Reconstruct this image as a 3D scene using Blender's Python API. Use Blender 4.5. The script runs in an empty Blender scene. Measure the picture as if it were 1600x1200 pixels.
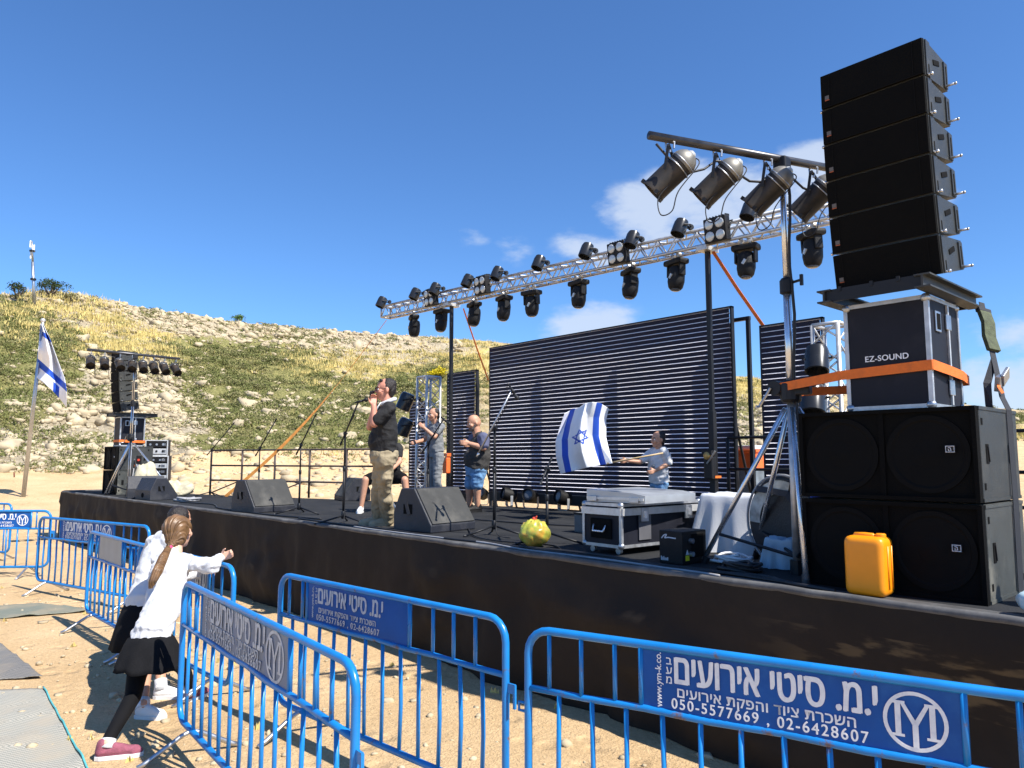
import bpy, bmesh, math, random
import numpy as np
from mathutils import Vector, Matrix, Euler, noise as mnoise

# ------------------------------------------------------------------ scene, camera, light
scene = bpy.context.scene
COL = scene.collection
R = math.radians
F, EYE, S = 1150.0, 1.95, 1.14            # focal length (px of a 1600 frame), eye height, stage height
PITCH, AZ = 0.10225, 0.73117
HD = Vector((-math.cos(AZ), math.sin(AZ), 0)); RT = Vector((math.sin(AZ), math.cos(AZ), 0)); UPV = Vector((0, 0, 1))
FW = HD*math.cos(PITCH) + UPV*math.sin(PITCH)
U2 = UPV*math.cos(PITCH) - HD*math.sin(PITCH)
CAMP = Vector((0, 0, EYE))

cam_data = bpy.data.cameras.new('camera')
cam = bpy.data.objects.new('camera', cam_data); COL.objects.link(cam)
cam_data.sensor_width = 36.0; cam_data.lens = 36.0*F/1600.0
cam_data.clip_start = 0.05; cam_data.clip_end = 4000
cam.location = CAMP
cam.rotation_euler = Matrix((RT, U2, -FW)).transposed().to_euler()
scene.camera = cam

SUNV = Vector((0.80, 0.17, 1.0)).normalized()
sun_data = bpy.data.lights.new('sun', 'SUN'); sun = bpy.data.objects.new('sun', sun_data); COL.objects.link(sun)
sun_data.energy = 4.8; sun_data.angle = R(0.5); sun_data.color = (1.0, 0.95, 0.87)
sun.rotation_euler = SUNV.to_track_quat('Z', 'Y').to_euler(); sun.location = (10, 5, 30)

scene.render.engine = 'CYCLES'
scene.view_settings.view_transform = 'Standard'; scene.view_settings.look = 'None'
scene.view_settings.exposure = 0.8; scene.view_settings.gamma = 1.0
scene.cycles.max_bounces = 6; scene.cycles.use_denoising = True

def ray(x, y):
    return FW + RT*((x-800)/F) - U2*((y-600)/F)
def PD(x, y, d):                           # the point at a distance d ahead of the lens
    return CAMP + ray(x, y)*d
def PZ(x, y, z=S):                         # the point on a level plane
    d = ray(x, y); return CAMP + d*((z-EYE)/d.z)
def PY(x, y, Y):                           # the point on a plane parallel to the stage front
    d = ray(x, y); return CAMP + d*(Y/d.y)

world = bpy.data.worlds.new('World'); scene.world = world; world.use_nodes = True
def build_sky():
    nt = world.node_tree; N = nt.nodes; L = nt.links; N.clear()
    out = N.new('ShaderNodeOutputWorld')
    sky = N.new('ShaderNodeTexSky'); sky.sky_type = 'NISHITA'; sky.sun_disc = False
    sky.sun_elevation = math.asin(SUNV.z); sky.sun_rotation = math.atan2(SUNV.x, SUNV.y)
    sky.altitude = 600; sky.air_density = 1.0; sky.dust_density = 0.3; sky.ozone_density = 2.2
    tint = N.new('ShaderNodeMix'); tint.data_type = 'RGBA'; tint.blend_type = 'MULTIPLY'
    tint.inputs[0].default_value = 1.0; tint.inputs[7].default_value = (0.52, 0.80, 1.12, 1)
    L.new(sky.outputs[0], tint.inputs[6])
    bg = N.new('ShaderNodeBackground'); bg.inputs[1].default_value = 0.10
    L.new(tint.outputs[2], bg.inputs[0])
    tc = N.new('ShaderNodeTexCoord')
    nz = N.new('ShaderNodeTexNoise'); nz.inputs['Scale'].default_value = 8.5; nz.inputs['Detail'].default_value = 8
    nz.inputs['Roughness'].default_value = 0.58
    mp = N.new('ShaderNodeMapping'); mp.inputs['Scale'].default_value = (1, 1, 2.2)
    L.new(tc.outputs['Generated'], mp.inputs[0]); L.new(mp.outputs[0], nz.inputs['Vector'])
    total = None
    for (x, y, r, w) in [(1010, 345, 80, .95), (1090, 320, 90, .9), (935, 388, 60, .85), (1175, 300, 80, .8), (1265, 250, 60, .95), (1330, 280, 90, .9),
                         (918, 510, 62, 1.0), (738, 376, 34, .5), (795, 390, 36, .45), (1575, 612, 85, .85), (1500, 622, 60, .6), (1520, 585, 22, .3),
                         (1690, 600, 160, .9), (1420, 330, 60, .5), (1250, 690, 120, .5)]:
        d = ray(x, y).normalized()
        sb = N.new('ShaderNodeVectorMath'); sb.operation = 'SUBTRACT'; L.new(tc.outputs['Generated'], sb.inputs[0]); sb.inputs[1].default_value = d
        ml = N.new('ShaderNodeVectorMath'); ml.operation = 'MULTIPLY'; L.new(sb.outputs[0], ml.inputs[0]); ml.inputs[1].default_value = (1, 1, 1.7)
        ln = N.new('ShaderNodeVectorMath'); ln.operation = 'LENGTH'; L.new(ml.outputs[0], ln.inputs[0])
        mr = N.new('ShaderNodeMapRange'); mr.interpolation_type = 'SMOOTHSTEP'
        mr.inputs['From Min'].default_value = r/F*1.7; mr.inputs['From Max'].default_value = r/F*0.1
        mr.inputs['To Max'].default_value = w
        L.new(ln.outputs['Value'], mr.inputs['Value'])
        if total is None: total = mr.outputs[0]
        else:
            mx = N.new('ShaderNodeMath'); mx.operation = 'MAXIMUM'; L.new(total, mx.inputs[0]); L.new(mr.outputs[0], mx.inputs[1]); total = mx.outputs[0]
    # cloud = smoothstep(mask + noise - threshold)
    ad = N.new('ShaderNodeMath'); ad.operation = 'MULTIPLY_ADD'; L.new(nz.outputs[0], ad.inputs[0]); ad.inputs[1].default_value = 2.1; ad.inputs[2].default_value = -1.05
    sm = N.new('ShaderNodeMath'); sm.operation = 'ADD'; L.new(ad.outputs[0], sm.inputs[0]); L.new(total, sm.inputs[1])
    mk = N.new('ShaderNodeMapRange'); mk.interpolation_type = 'SMOOTHSTEP'
    mk.inputs['From Min'].default_value = 0.20; mk.inputs['From Max'].default_value = 0.80; mk.inputs['To Max'].default_value = 0.78
    L.new(sm.outputs[0], mk.inputs['Value'])
    gate = N.new('ShaderNodeMath'); gate.operation = 'MULTIPLY'; L.new(mk.outputs[0], gate.inputs[0])
    gm = N.new('ShaderNodeMapRange'); gm.inputs['From Max'].default_value = 0.25; L.new(total, gm.inputs['Value']); L.new(gm.outputs[0], gate.inputs[1])
    cb = N.new('ShaderNodeBackground'); cb.inputs[0].default_value = (0.66, 0.75, 0.90, 1); cb.inputs[1].default_value = 0.62
    mix = N.new('ShaderNodeMixShader'); L.new(gate.outputs[0], mix.inputs[0]); L.new(bg.outputs[0], mix.inputs[1]); L.new(cb.outputs[0], mix.inputs[2])
    L.new(mix.outputs[0], out.inputs[0])
build_sky()

# ------------------------------------------------------------------ materials
MATS = {}
def mat(name, col, rough=0.6, metal=0.0, var=0.15, scale=8.0, bump=0.0, bscale=None, spec=None, dust=None, dscale=3.0, damt=0.5, trans=None, sheen=0.0, dlo=0.5, dhi=0.75):
    """A painted / cloth / metal surface: colour broken up by two noises, optional dust patches and bump."""
    if name in MATS: return MATS[name]
    m = bpy.data.materials.new(name); m.use_nodes = True
    nt = m.node_tree; N = nt.nodes; L = nt.links
    b = N['Principled BSDF']; b.inputs['Metallic'].default_value = metal
    if spec is not None: b.inputs['Specular IOR Level'].default_value = spec
    if sheen: b.inputs['Sheen Weight'].default_value = sheen
    if trans: b.inputs['Transmission Weight'].default_value = trans
    tc = N.new('ShaderNodeTexCoord')
    nz = N.new('ShaderNodeTexNoise'); nz.inputs['Scale'].default_value = scale; nz.inputs['Detail'].default_value = 6
    L.new(tc.outputs['Object'], nz.inputs['Vector'])
    rmp = N.new('ShaderNodeValToRGB')
    c0 = [max(0, c*(1-var)) for c in col]; c1 = [min(1, c*(1+var)) for c in col]
    rmp.color_ramp.elements[0].position = 0.3; rmp.color_ramp.elements[1].position = 0.7
    rmp.color_ramp.elements[0].color = (*c0, 1); rmp.color_ramp.elements[1].color = (*c1, 1)
    L.new(nz.outputs[0], rmp.inputs[0]); csock = rmp.outputs[0]
    if dust:
        nd = N.new('ShaderNodeTexNoise'); nd.inputs['Scale'].default_value = dscale; nd.inputs['Detail'].default_value = 9; nd.inputs['Roughness'].default_value = 0.65
        L.new(tc.outputs['Object'], nd.inputs['Vector'])
        mr = N.new('ShaderNodeMapRange'); mr.inputs['From Min'].default_value = dlo; mr.inputs['From Max'].default_value = dhi; mr.inputs['To Max'].default_value = damt
        L.new(nd.outputs[0], mr.inputs['Value'])
        mx = N.new('ShaderNodeMix'); mx.data_type = 'RGBA'; L.new(mr.outputs[0], mx.inputs[0]); L.new(csock, mx.inputs[6]); mx.inputs[7].default_value = (*dust, 1)
        csock = mx.outputs[2]
    L.new(csock, b.inputs['Base Color'])
    rr = N.new('ShaderNodeMapRange'); rr.inputs['To Min'].default_value = max(0.03, rough-0.12); rr.inputs['To Max'].default_value = min(1, rough+0.12)
    L.new(nz.outputs[0], rr.inputs['Value']); L.new(rr.outputs[0], b.inputs['Roughness'])
    if bump:
        nb = N.new('ShaderNodeTexNoise'); nb.inputs['Scale'].default_value = bscale or scale*6; nb.inputs['Detail'].default_value = 4
        L.new(tc.outputs['Object'], nb.inputs['Vector'])
        bp = N.new('ShaderNodeBump'); bp.inputs['Strength'].default_value = bump; bp.inputs['Distance'].default_value = 0.02
        L.new(nb.outputs[0], bp.inputs['Height']); L.new(bp.outputs[0], b.inputs['Normal'])
    MATS[name] = m
    return m

BLK = mat('black_paint', (0.008, 0.008, 0.009), 0.55, spec=0.25, bump=0.25, bscale=160, dust=(0.08, 0.07, 0.055), damt=0.3)
SPKSIDE = mat('textured_speaker_paint', (0.028, 0.031, 0.030), 0.5, bump=0.3, bscale=220, dust=(0.11, 0.10, 0.08), damt=0.3, dscale=4)
SCUFF = mat('scuffed_speaker_paint', (0.050, 0.054, 0.050), 0.5, bump=0.3, bscale=220, dust=(0.32, 0.30, 0.24), damt=0.7, dscale=3)
GRILLE = mat('black_grille', (0.0055, 0.0055, 0.0053), 0.85, spec=0.08, bump=0.4, bscale=300)
CONE = mat('speaker_cone', (0.0065, 0.0065, 0.0065), 0.8, spec=0.08)
HOLE = mat('dark_recess', (0.006, 0.006, 0.006), 0.9, spec=0.1)
ALU = mat('aluminium', (0.58, 0.58, 0.57), 0.40, 0.45, var=0.12, scale=20)
ALUD = mat('dull_aluminium', (0.55, 0.56, 0.57), 0.5, 0.85, var=0.2, scale=14, dust=(0.3, 0.27, 0.22), damt=0.4)
CHROME = mat('chromed_steel', (0.70, 0.72, 0.75), 0.24, 0.85, var=0.08, scale=12)
STEEL = mat('galvanised_steel', (0.45, 0.47, 0.50), 0.38, 0.9, var=0.15, scale=18)
DKSTEEL = mat('black_steel', (0.009, 0.010, 0.013), 0.5, 0.0, var=0.2, spec=0.35)
RUSTBR = mat('brown_steel', (0.07, 0.05, 0.045), 0.6, 0.2, var=0.3)
BLUE = mat('blue_barrier_paint', (0.010, 0.19, 0.52), 0.30, 0.0, var=0.14, scale=5, dust=(0.15, 0.075, 0.035), damt=0.85, dscale=7, dlo=0.60, dhi=0.66)
SIGNB = mat('blue_sign_paint', (0.008, 0.085, 0.33), 0.45, spec=0.2, var=0.15, scale=4, dust=(0.03, 0.15, 0.42), damt=0.6, dscale=5)
SIGNG = mat('faded_sign_sheet', (0.16, 0.20, 0.27), 0.5, var=0.2, scale=5, dust=(0.05, 0.12, 0.34), damt=0.6, dscale=4)
SIGNW = mat('grey_sign_sheet', (0.36, 0.36, 0.34), 0.55, var=0.1, scale=6)
WHITE = mat('white_lettering', (0.80, 0.82, 0.84), 0.5, var=0.06, scale=30, dust=(0.30, 0.40, 0.58), damt=0.4, dscale=22)
FADEDW = mat('faded_lettering', (0.50, 0.54, 0.58), 0.5, var=0.2, scale=30, dust=(0.15, 0.22, 0.4), damt=0.7, dscale=18)
REDINK = mat('red_ink', (0.45, 0.08, 0.06), 0.6)
FADEOR = mat('sun_faded_orange_webbing', (0.74, 0.30, 0.06), 0.75, var=0.2, scale=9, bump=0.3, bscale=200)
ORANGE = mat('orange_strap_webbing', (0.78, 0.17, 0.02), 0.7, var=0.12, scale=20, bump=0.3, bscale=300)
JERRY = mat('orange_plastic', (0.90, 0.30, 0.006), 0.38, var=0.06, scale=5)
ORCRATE = mat('orange_crate_plastic', (0.80, 0.15, 0.03), 0.5, var=0.1)
DARKWEB = mat('black_strap_webbing', (0.025, 0.028, 0.036), 0.8, bump=0.3, bscale=300)
GREENPAD = mat('green_strap_pad', (0.085, 0.10, 0.055), 0.85, var=0.35, scale=25, bump=0.5)
CASEBLK = mat('flight_case_laminate', (0.010, 0.011, 0.018), 0.6, spec=0.25, var=0.2, scale=7, dust=(0.06, 0.06, 0.065), damt=0.3)
GREYPANEL = mat('grey_metal_lid', (0.42, 0.44, 0.46), 0.35, 0.4, var=0.1, scale=6)
LENS = mat('lamp_lens', (0.55, 0.57, 0.56), 0.15, 0.2, var=0.15, scale=60)
DLENS = mat('dark_lens', (0.10, 0.11, 0.13), 0.08, var=0.2)
CABLEB = mat('black_cable_rubber', (0.014, 0.014, 0.016), 0.55)
CABLEG = mat('grey_cable_rubber', (0.30, 0.30, 0.31), 0.6)
CABLEW = mat('white_cable_rubber', (0.66, 0.67, 0.68), 0.5)
CLOTHW = mat('white_cloth', (0.57, 0.58, 0.60), 0.9, var=0.04, scale=4, bump=0.15, bscale=90, sheen=0.2)
CLOTHBG = mat('beige_fleece', (0.52, 0.47, 0.33), 0.95, var=0.2, scale=10, bump=0.6, bscale=50)
CLOTHBK = mat('black_cloth', (0.008, 0.008, 0.009), 0.95, var=0.2, scale=12, bump=0.2, bscale=80, spec=.15)
TIGHTS = mat('black_tights', (0.006, 0.006, 0.007), 0.85, spec=.15)
TSHIRTB = mat('black_tshirt', (0.013, 0.013, 0.014), 0.85, var=0.2, scale=9, bump=0.3, bscale=40)
TSHIRTG = mat('charcoal_tshirt', (0.040, 0.038, 0.036), 0.9, var=0.15, scale=9, bump=0.3, bscale=40)
NAVYCL = mat('slate_blue_cloth', (0.09, 0.10, 0.17), 0.9, var=0.1)
KHAKI = mat('khaki_cotton', (0.30, 0.245, 0.155), 0.9, var=0.18, scale=9, bump=0.35, bscale=30)
DENIM = mat('blue_denim', (0.13, 0.27, 0.47), 0.9, var=0.25, scale=14, bump=0.3, bscale=90)
GREYCL = mat('grey_cloth', (0.20, 0.21, 0.22), 0.9, var=0.15)
SKIN = mat('skin', (0.52, 0.27, 0.17), 0.55, var=0.10, scale=20)
SKINP = mat('pale_skin', (0.62, 0.36, 0.25), 0.55, var=0.10, scale=20)
SKINR = mat('ruddy_skin', (0.56, 0.25, 0.17), 0.55, var=0.12, scale=20)
LIPS = mat('lips', (0.35, 0.10, 0.08), 0.5)
EYEW = mat('eye_white', (0.7, 0.7, 0.68), 0.3); EYED = mat('eye_iris', (0.03, 0.02, 0.015), 0.2)
HAIRD = mat('dark_hair', (0.018, 0.013, 0.011), 0.5, var=0.4, scale=60, bump=0.5, bscale=140)
HAIRBR = mat('brown_hair', (0.045, 0.025, 0.016), 0.5, var=0.4, scale=50, bump=0.5, bscale=140)
SHOEP = mat('mauve_shoe_knit', (0.27, 0.075, 0.11), 0.8, var=0.25, scale=30, bump=0.4)
SHOEW = mat('white_shoe_rubber', (0.72, 0.71, 0.70), 0.55, var=0.08)
SHOET = mat('tan_boot_suede', (0.36, 0.28, 0.18), 0.85, var=0.2)
PINK = mat('pink_hair_tie', (0.80, 0.04, 0.16), 0.5)
REDPL = mat('red_plastic', (0.62, 0.06, 0.03), 0.4)
BLUEPL = mat('blue_plastic_sheet', (0.03, 0.09, 0.62), 0.4, var=0.2)
WOODST = mat('pale_wood_stick', (0.58, 0.42, 0.22), 0.6, var=0.15, scale=20)
TANWD = mat('tan_board', (0.52, 0.38, 0.20), 0.7, var=0.1)
YELLOW = mat('yellow_warning_print', (0.72, 0.66, 0.02), 0.5)
FLAGW = mat('flag_white', (0.78, 0.80, 0.84), 0.8, var=0.03, scale=5, bump=0.1, bscale=60)
FLAGB = mat('flag_blue', (0.010, 0.070, 0.46), 0.75, var=0.08, scale=8, bump=0.1, bscale=60)

# ------------------------------------------------------------------ mesh helpers
def frame_axes(d):
    d = Vector(d).normalized()
    a = Vector((0, 0, 1)) if abs(d.z) < 0.92 else Vector((1, 0, 0))
    x = d.cross(a).normalized(); y = d.cross(x).normalized()
    return x, y, d

class MB:
    """Collects boxes, bars, tubes and sheets, then links them as ONE mesh object."""
    def __init__(self): self.v = []; self.f = []; self.mi = []; self.m = 0
    def add(self, vs, fs):
        o = len(self.v); self.v.extend([tuple(p) for p in vs])
        for f in fs: self.f.append(tuple(i+o for i in f)); self.mi.append(self.m)
        return self
    def box(self, c, s, rot=None, bev=0.0, taper=None):
        x, y, z = s[0]/2, s[1]/2, s[2]/2
        if bev <= 0:
            vs = [Vector((a*x, b*y, e*z)) for e in (-1, 1) for b in (-1, 1) for a in (-1, 1)]
            fs = [(0, 2, 3, 1), (4, 5, 7, 6), (0, 1, 5, 4), (2, 6, 7, 3), (0, 4, 6, 2), (1, 3, 7, 5)]
        else:
            bm = bmesh.new(); bmesh.ops.create_cube(bm, size=1.0)
            for v in bm.verts: v.co = Vector((v.co.x*2*x, v.co.y*2*y, v.co.z*2*z))
            bmesh.ops.bevel(bm, geom=bm.edges[:], offset=bev, segments=2, affect='EDGES', profile=0.6)
            bm.verts.index_update()
            vs = [v.co.copy() for v in bm.verts]; fs = [tuple(v.index for v in f.verts) for f in bm.faces]; bm.free()
        if rot is not None:
            M = rot if isinstance(rot, Matrix) else Euler(rot).to_matrix()
            vs = [M @ v for v in vs]
        c = Vector(c)
        return self.add([v+c for v in vs], fs)
    def rings(self, rings, cap0=True, cap1=True, closed=False):
        n = len(rings[0]); vs = [p for r in rings for p in r]; fs = []
        k = len(rings)
        for i in range(k if closed else k-1):
            a = i*n; b = ((i+1) % k)*n
            for j in range(n):
                q = (j+1) % n; fs.append((a+j, a+q, b+q, b+j))
        if not closed:
            if cap0: fs.append(tuple(range(n))[::-1])
            if cap1: fs.append(tuple((k-1)*n+j for j in range(n)))
        return self.add(vs, fs)
    def cyl(self, p0, p1, r0, r1=None, n=12):
        r1 = r0 if r1 is None else r1
        p0, p1 = Vector(p0), Vector(p1); x, y, d = frame_axes(p1-p0)
        ring = lambda c, r: [c + (x*math.cos(2*math.pi*j/n)+y*math.sin(2*math.pi*j/n))*r for j in range(n)]
        return self.rings([ring(p0, r0), ring(p1, r1)])
    def lathe(self, p0, axis, prof, n=20, cap=True):
        p0 = Vector(p0); x, y, d = frame_axes(axis)
        return self.rings([[p0+d*h+(x*math.cos(2*math.pi*j/n)+y*math.sin(2*math.pi*j/n))*max(r, 1e-4) for j in range(n)] for h, r in prof], cap, cap)
    def tube(self, pts, r, n=8, closed=False):
        pts = [Vector(p) for p in pts]; k = len(pts); rs = []
        prev = None
        for i, p in enumerate(pts):
            if closed: t = pts[(i+1) % k]-pts[i-1]
            else: t = pts[min(i+1, k-1)]-pts[max(i-1, 0)]
            t = t.normalized()
            if prev is None: x, y, _ = frame_axes(t)
            else:
                x = prev - t*prev.dot(t)
                x = x.normalized() if x.length > 1e-6 else frame_axes(t)[0]
                y = t.cross(x)
            prev = x
            rr = r[i] if isinstance(r, (list, tuple)) else r
            rs.append([p+(x*math.cos(2*math.pi*j/n)+y*math.sin(2*math.pi*j/n))*rr for j in range(n)])
        return self.rings(rs, closed=closed)
    def ribbon(self, pts, wdir, w, th=0.004):
        """flat webbing along pts; wdir is the direction of its width (one vector or one per point)"""
        pts = [Vector(p) for p in pts]; rs = []
        for i, p in enumerate(pts):
            t = (pts[min(i+1, len(pts)-1)]-pts[max(i-1, 0)]).normalized()
            wd = Vector(wdir[i] if isinstance(wdir, list) else wdir); wd = (wd - t*wd.dot(t)).normalized(); nn = t.cross(wd)
            rs.append([p+wd*w/2+nn*th/2, p-wd*w/2+nn*th/2, p-wd*w/2-nn*th/2, p+wd*w/2-nn*th/2])
        return self.rings(rs)
    def prism(self, poly, o, ax, ay, az, h):
        """polygon (u,v) in the plane o+u*ax+v*ay, thickened h along az"""
        o, ax, ay, az = Vector(o), Vector(ax), Vector(ay), Vector(az); n = len(poly)
        a = [o+ax*u+ay*v for u, v in poly]; b = [p+az*h for p in a]
        return self.add(a+b, [tuple(range(n))[::-1], tuple(range(n, 2*n))]+[(j, (j+1) % n, n+(j+1) % n, n+j) for j in range(n)])
    def ball(self, c, r, n=10, m=7, rot=None):
        rx, ry, rz = (r, r, r) if not isinstance(r, (tuple, list)) else r
        c = Vector(c); rs = []
        for i in range(1, m):
            th = math.pi*i/m
            ring = [Vector((rx*math.sin(th)*math.cos(2*math.pi*j/n), ry*math.sin(th)*math.sin(2*math.pi*j/n), rz*math.cos(th))) for j in range(n)]
            if rot is not None: ring = [rot @ p for p in ring]
            rs.append([c+p for p in ring])
        return self.rings(rs)
    def capsule(self, p0, p1, r0, r1, n=12):
        p0, p1 = Vector(p0), Vector(p1); d = p1-p0
        if d.length < 1e-5: return self.ball(p0, max(r0, r1), n)
        x, y, t = frame_axes(d); L = d.length; rs = []
        prof = [(-r0*math.cos(a), r0*math.sin(a)) for a in (0.25, 0.7, 1.15, math.pi/2)] + [(L+r1*math.sin(a), r1*math.cos(a)) for a in (0, 0.45, 0.9, 1.35)]
        for h, r in prof: rs.append([p0+t*h+(x*math.cos(2*math.pi*j/n)+y*math.sin(2*math.pi*j/n))*r for j in range(n)])
        return self.rings(rs)
    def build(self, name, m, parent=None, smooth=False, loc=None, auto=None):
        me = bpy.data.meshes.new(name)
        me.from_pydata(self.v, [], self.f)
        ms = m if isinstance(m, (list, tuple)) else [m]
        for q in ms: me.materials.append(q)
        if len(ms) > 1: me.polygons.foreach_set('material_index', self.mi)
        bm = bmesh.new(); bm.from_mesh(me); bmesh.ops.recalc_face_normals(bm, faces=bm.faces[:]); bm.to_mesh(me); bm.free()
        if smooth:
            me.polygons.foreach_set('use_smooth', [True]*len(me.polygons))
            if auto: me.set_sharp_from_angle(angle=R(auto))
        me.update()
        o = bpy.data.objects.new(name, me); COL.objects.link(o)
        if parent is not None: o.parent = parent
        if loc is not None: o.location = loc
        return o

def tag(o, label=None, cat=None, group=None, kind=None):
    if label: o['label'] = label
    if cat: o['category'] = cat
    if group: o['group'] = group
    if kind: o['kind'] = kind
    return o
def thing(name, label, cat, loc=(0, 0, 0), rotz=0.0, group=None, rot=None):
    o = bpy.data.objects.new(name, None); COL.objects.link(o)
    o.empty_display_size = 0.1; o.location = loc; o.rotation_euler = rot if rot is not None else (0, 0, rotz)
    return tag(o, label, cat, group)
def dup(o, loc=None, rotz=None, label=None, group=None, rot=None, parent=None):
    c = o.copy(); COL.objects.link(c)
    if parent is not None: c.parent = parent
    if loc is not None: c.location = loc
    if rotz is not None: c.rotation_euler = (0, 0, rotz)
    if rot is not None: c.rotation_euler = rot
    if label: c['label'] = label
    if group: c['group'] = group
    for ch in [q for q in bpy.data.objects if q.parent == o]: dup(ch, parent=c)
    return c

def text_mesh(name, body, size, m, parent, loc, rot, bold=0.0, align='CENTER', sx=1.0, spacing=1.0, extrude=0.0008):
    cu = bpy.data.curves.new(name, 'FONT'); cu.body = body; cu.size = size; cu.align_x = align; cu.align_y = 'CENTER'
    cu.extrude = extrude; cu.resolution_u = 6; cu.space_character = spacing
    t = bpy.data.objects.new(name+'_curve', cu); COL.objects.link(t)
    dg = bpy.context.evaluated_depsgraph_get(); dg.update()
    me = bpy.data.meshes.new_from_object(t.evaluated_get(dg)); me.name = name
    bpy.data.objects.remove(t); bpy.data.curves.remove(cu)
    me.materials.clear(); me.materials.append(m)
    if sx != 1.0:
        for v in me.vertices: v.co.x *= sx
    # a letter drawn as two crossing strokes fills wrongly: rebuild it from its two bars
    if 'ד' in body:
        V = [v.co.copy() for v in me.vertices]; P_ = [tuple(p.vertices) for p in me.polygons]; par = list(range(len(V)))
        def fnd(i):
            while par[i] != i: par[i] = par[par[i]]; i = par[i]
            return i
        for p in P_:
            for i in p[1:]: par[fnd(i)] = fnd(p[0])
        comp = {}
        for i in range(len(V)): comp.setdefault(fnd(i), []).append(i)
        bad = set(); extra = []
        for c_, ids in comp.items():
            pts = {(round(V[i].x, 5), round(V[i].y, 5)) for i in ids}; xs_ = sorted({p[0] for p in pts}); ys_ = sorted({p[1] for p in pts})
            if len(pts) == 8 and len(xs_) == 4 and len(ys_) == 4: bad.add(c_); extra += [(xs_[1], xs_[2], ys_[0], ys_[1]), (xs_[0], xs_[3], ys_[1], ys_[3])]
        fs = [p for p in P_ if fnd(p[0]) not in bad]; vs = [tuple(v) for v in V]
        for x0, x1, y0, y1 in extra:
            o_ = len(vs); vs += [(x0, y0, extrude), (x1, y0, extrude), (x1, y1, extrude), (x0, y1, extrude)]; fs.append((o_, o_+1, o_+2, o_+3))
        me.clear_geometry(); me.from_pydata(vs, [], fs); me.update()
    if bold > .0005:                       # heavier strokes: the same outlines laid again, nudged sideways
        V = [v.co.copy() for v in me.vertices]; P_ = [tuple(p.vertices) for p in me.polygons]; vs, fs = [], []
        for q, (dx, dy) in enumerate(((0, 0), (1, 0), (-1, 0), (.5, .6), (-.5, -.6))):
            off = len(vs); vs += [(v.x+dx*bold, v.y+dy*bold, v.z+q*.00012) for v in V]; fs += [tuple(i+off for i in p) for p in P_]
        me.clear_geometry(); me.from_pydata(vs, [], fs); me.update()
    o = bpy.data.objects.new(name, me); COL.objects.link(o); o.parent = parent; o.location = loc; o.rotation_euler = rot
    return o
def spl(pts, n=6):
    P_ = [Vector(p) for p in pts]; out = []
    for i in range(len(P_)-1):
        p0, p1, p2, p3 = P_[max(0, i-1)], P_[i], P_[i+1], P_[min(len(P_)-1, i+2)]
        for k in range(n):
            u = k/n; out.append(.5*((2*p1)+(p2-p0)*u+(2*p0-5*p1+4*p2-p3)*u*u+(-p0+3*p1-3*p2+p3)*u**3))
    return out+[P_[-1]]
def heb(s):                                # Hebrew is laid out right to left
    return s[::-1]
def remeshed(o, voxel, smooth=6, disp=0.0, dscale=6.0):
    """fuse the overlapping solids of o into one continuous skin"""
    md = o.modifiers.new('r', 'REMESH'); md.mode = 'VOXEL'; md.voxel_size = voxel; md.use_smooth_shade = True
    if smooth:
        sm = o.modifiers.new('s', 'SMOOTH'); sm.iterations = smooth; sm.factor = 0.5
    dg = bpy.context.evaluated_depsgraph_get(); dg.update()
    me = bpy.data.meshes.new_from_object(o.evaluated_get(dg)); old = o.data
    o.modifiers.clear(); o.data = me; bpy.data.meshes.remove(old); me.name = o.name
    if disp:
        me.update()
        co = [(v.co.copy(), v.normal.copy()) for v in me.vertices]
        for v, (p, nn) in zip(me.vertices, co):
            a = mnoise.fractal(Vector((p.x*dscale*1.5, p.y*dscale*1.5, p.z*dscale)), 1.0, 2.0, 3)
            b = abs(mnoise.noise(Vector((p.x*dscale*.8+7, p.y*dscale*.8, p.z*dscale*2.2))))
            v.co = p + nn*disp*(a*.7-b*1.1)
    me.polygons.foreach_set('use_smooth', [True]*len(me.polygons)); me.update()
    return o
random.seed(7)
# ------------------------------------------------------------------ ground and hillside
def interp(x, tab):
    return float(np.interp(x, [a for a, b in tab], [b for a, b in tab]))
SKYT = [(-900, 420), (-500, 436), (-150, 452), (0, 458), (40, 452), (100, 459), (150, 468), (200, 478), (250, 487), (300, 495), (350, 503), (430, 509), (480, 513),
        (560, 520), (640, 524), (700, 528), (800, 537), (900, 549), (1000, 563), (1100, 578), (1150, 587), (1200, 593), (1300, 607), (1400, 619), (1500, 630), (1560, 637), (1600, 640), (1800, 652), (2500, 668)]
CRESTT = [(-900, 90), (0, 105), (300, 118), (600, 132), (900, 150), (1200, 190), (1400, 260), (1600, 400), (2500, 500)]
FOOTT = [(-900, 44), (0, 45), (250, 44), (600, 44), (900, 50), (1200, 62), (1400, 90), (1600, 140), (2500, 160)]
FOOTY = [(-900, 738), (0, 734), (150, 735), (220, 722), (300, 705), (600, 702), (800, 703), (1150, 698), (1400, 690), (1600, 686), (2500, 690)]
def az_of(x):
    d = ray(x, 718); return math.atan2(d.x, d.y)
XS_ALL = [x for x in range(-900, 2501, 4)]
AZS = np.array([az_of(x) for x in XS_ALL])       # increasing to the right
def x_of_az(a):
    return float(np.interp(a, AZS, XS_ALL))
def slope_of(x, y):
    d = ray(x, y); return d.z/math.hypot(d.x, d.y)
def fbm(x, y, z=0.0, oct=4, H=1.0):
    return mnoise.fractal(Vector((x, y, z)), H, 2.0, oct)
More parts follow.
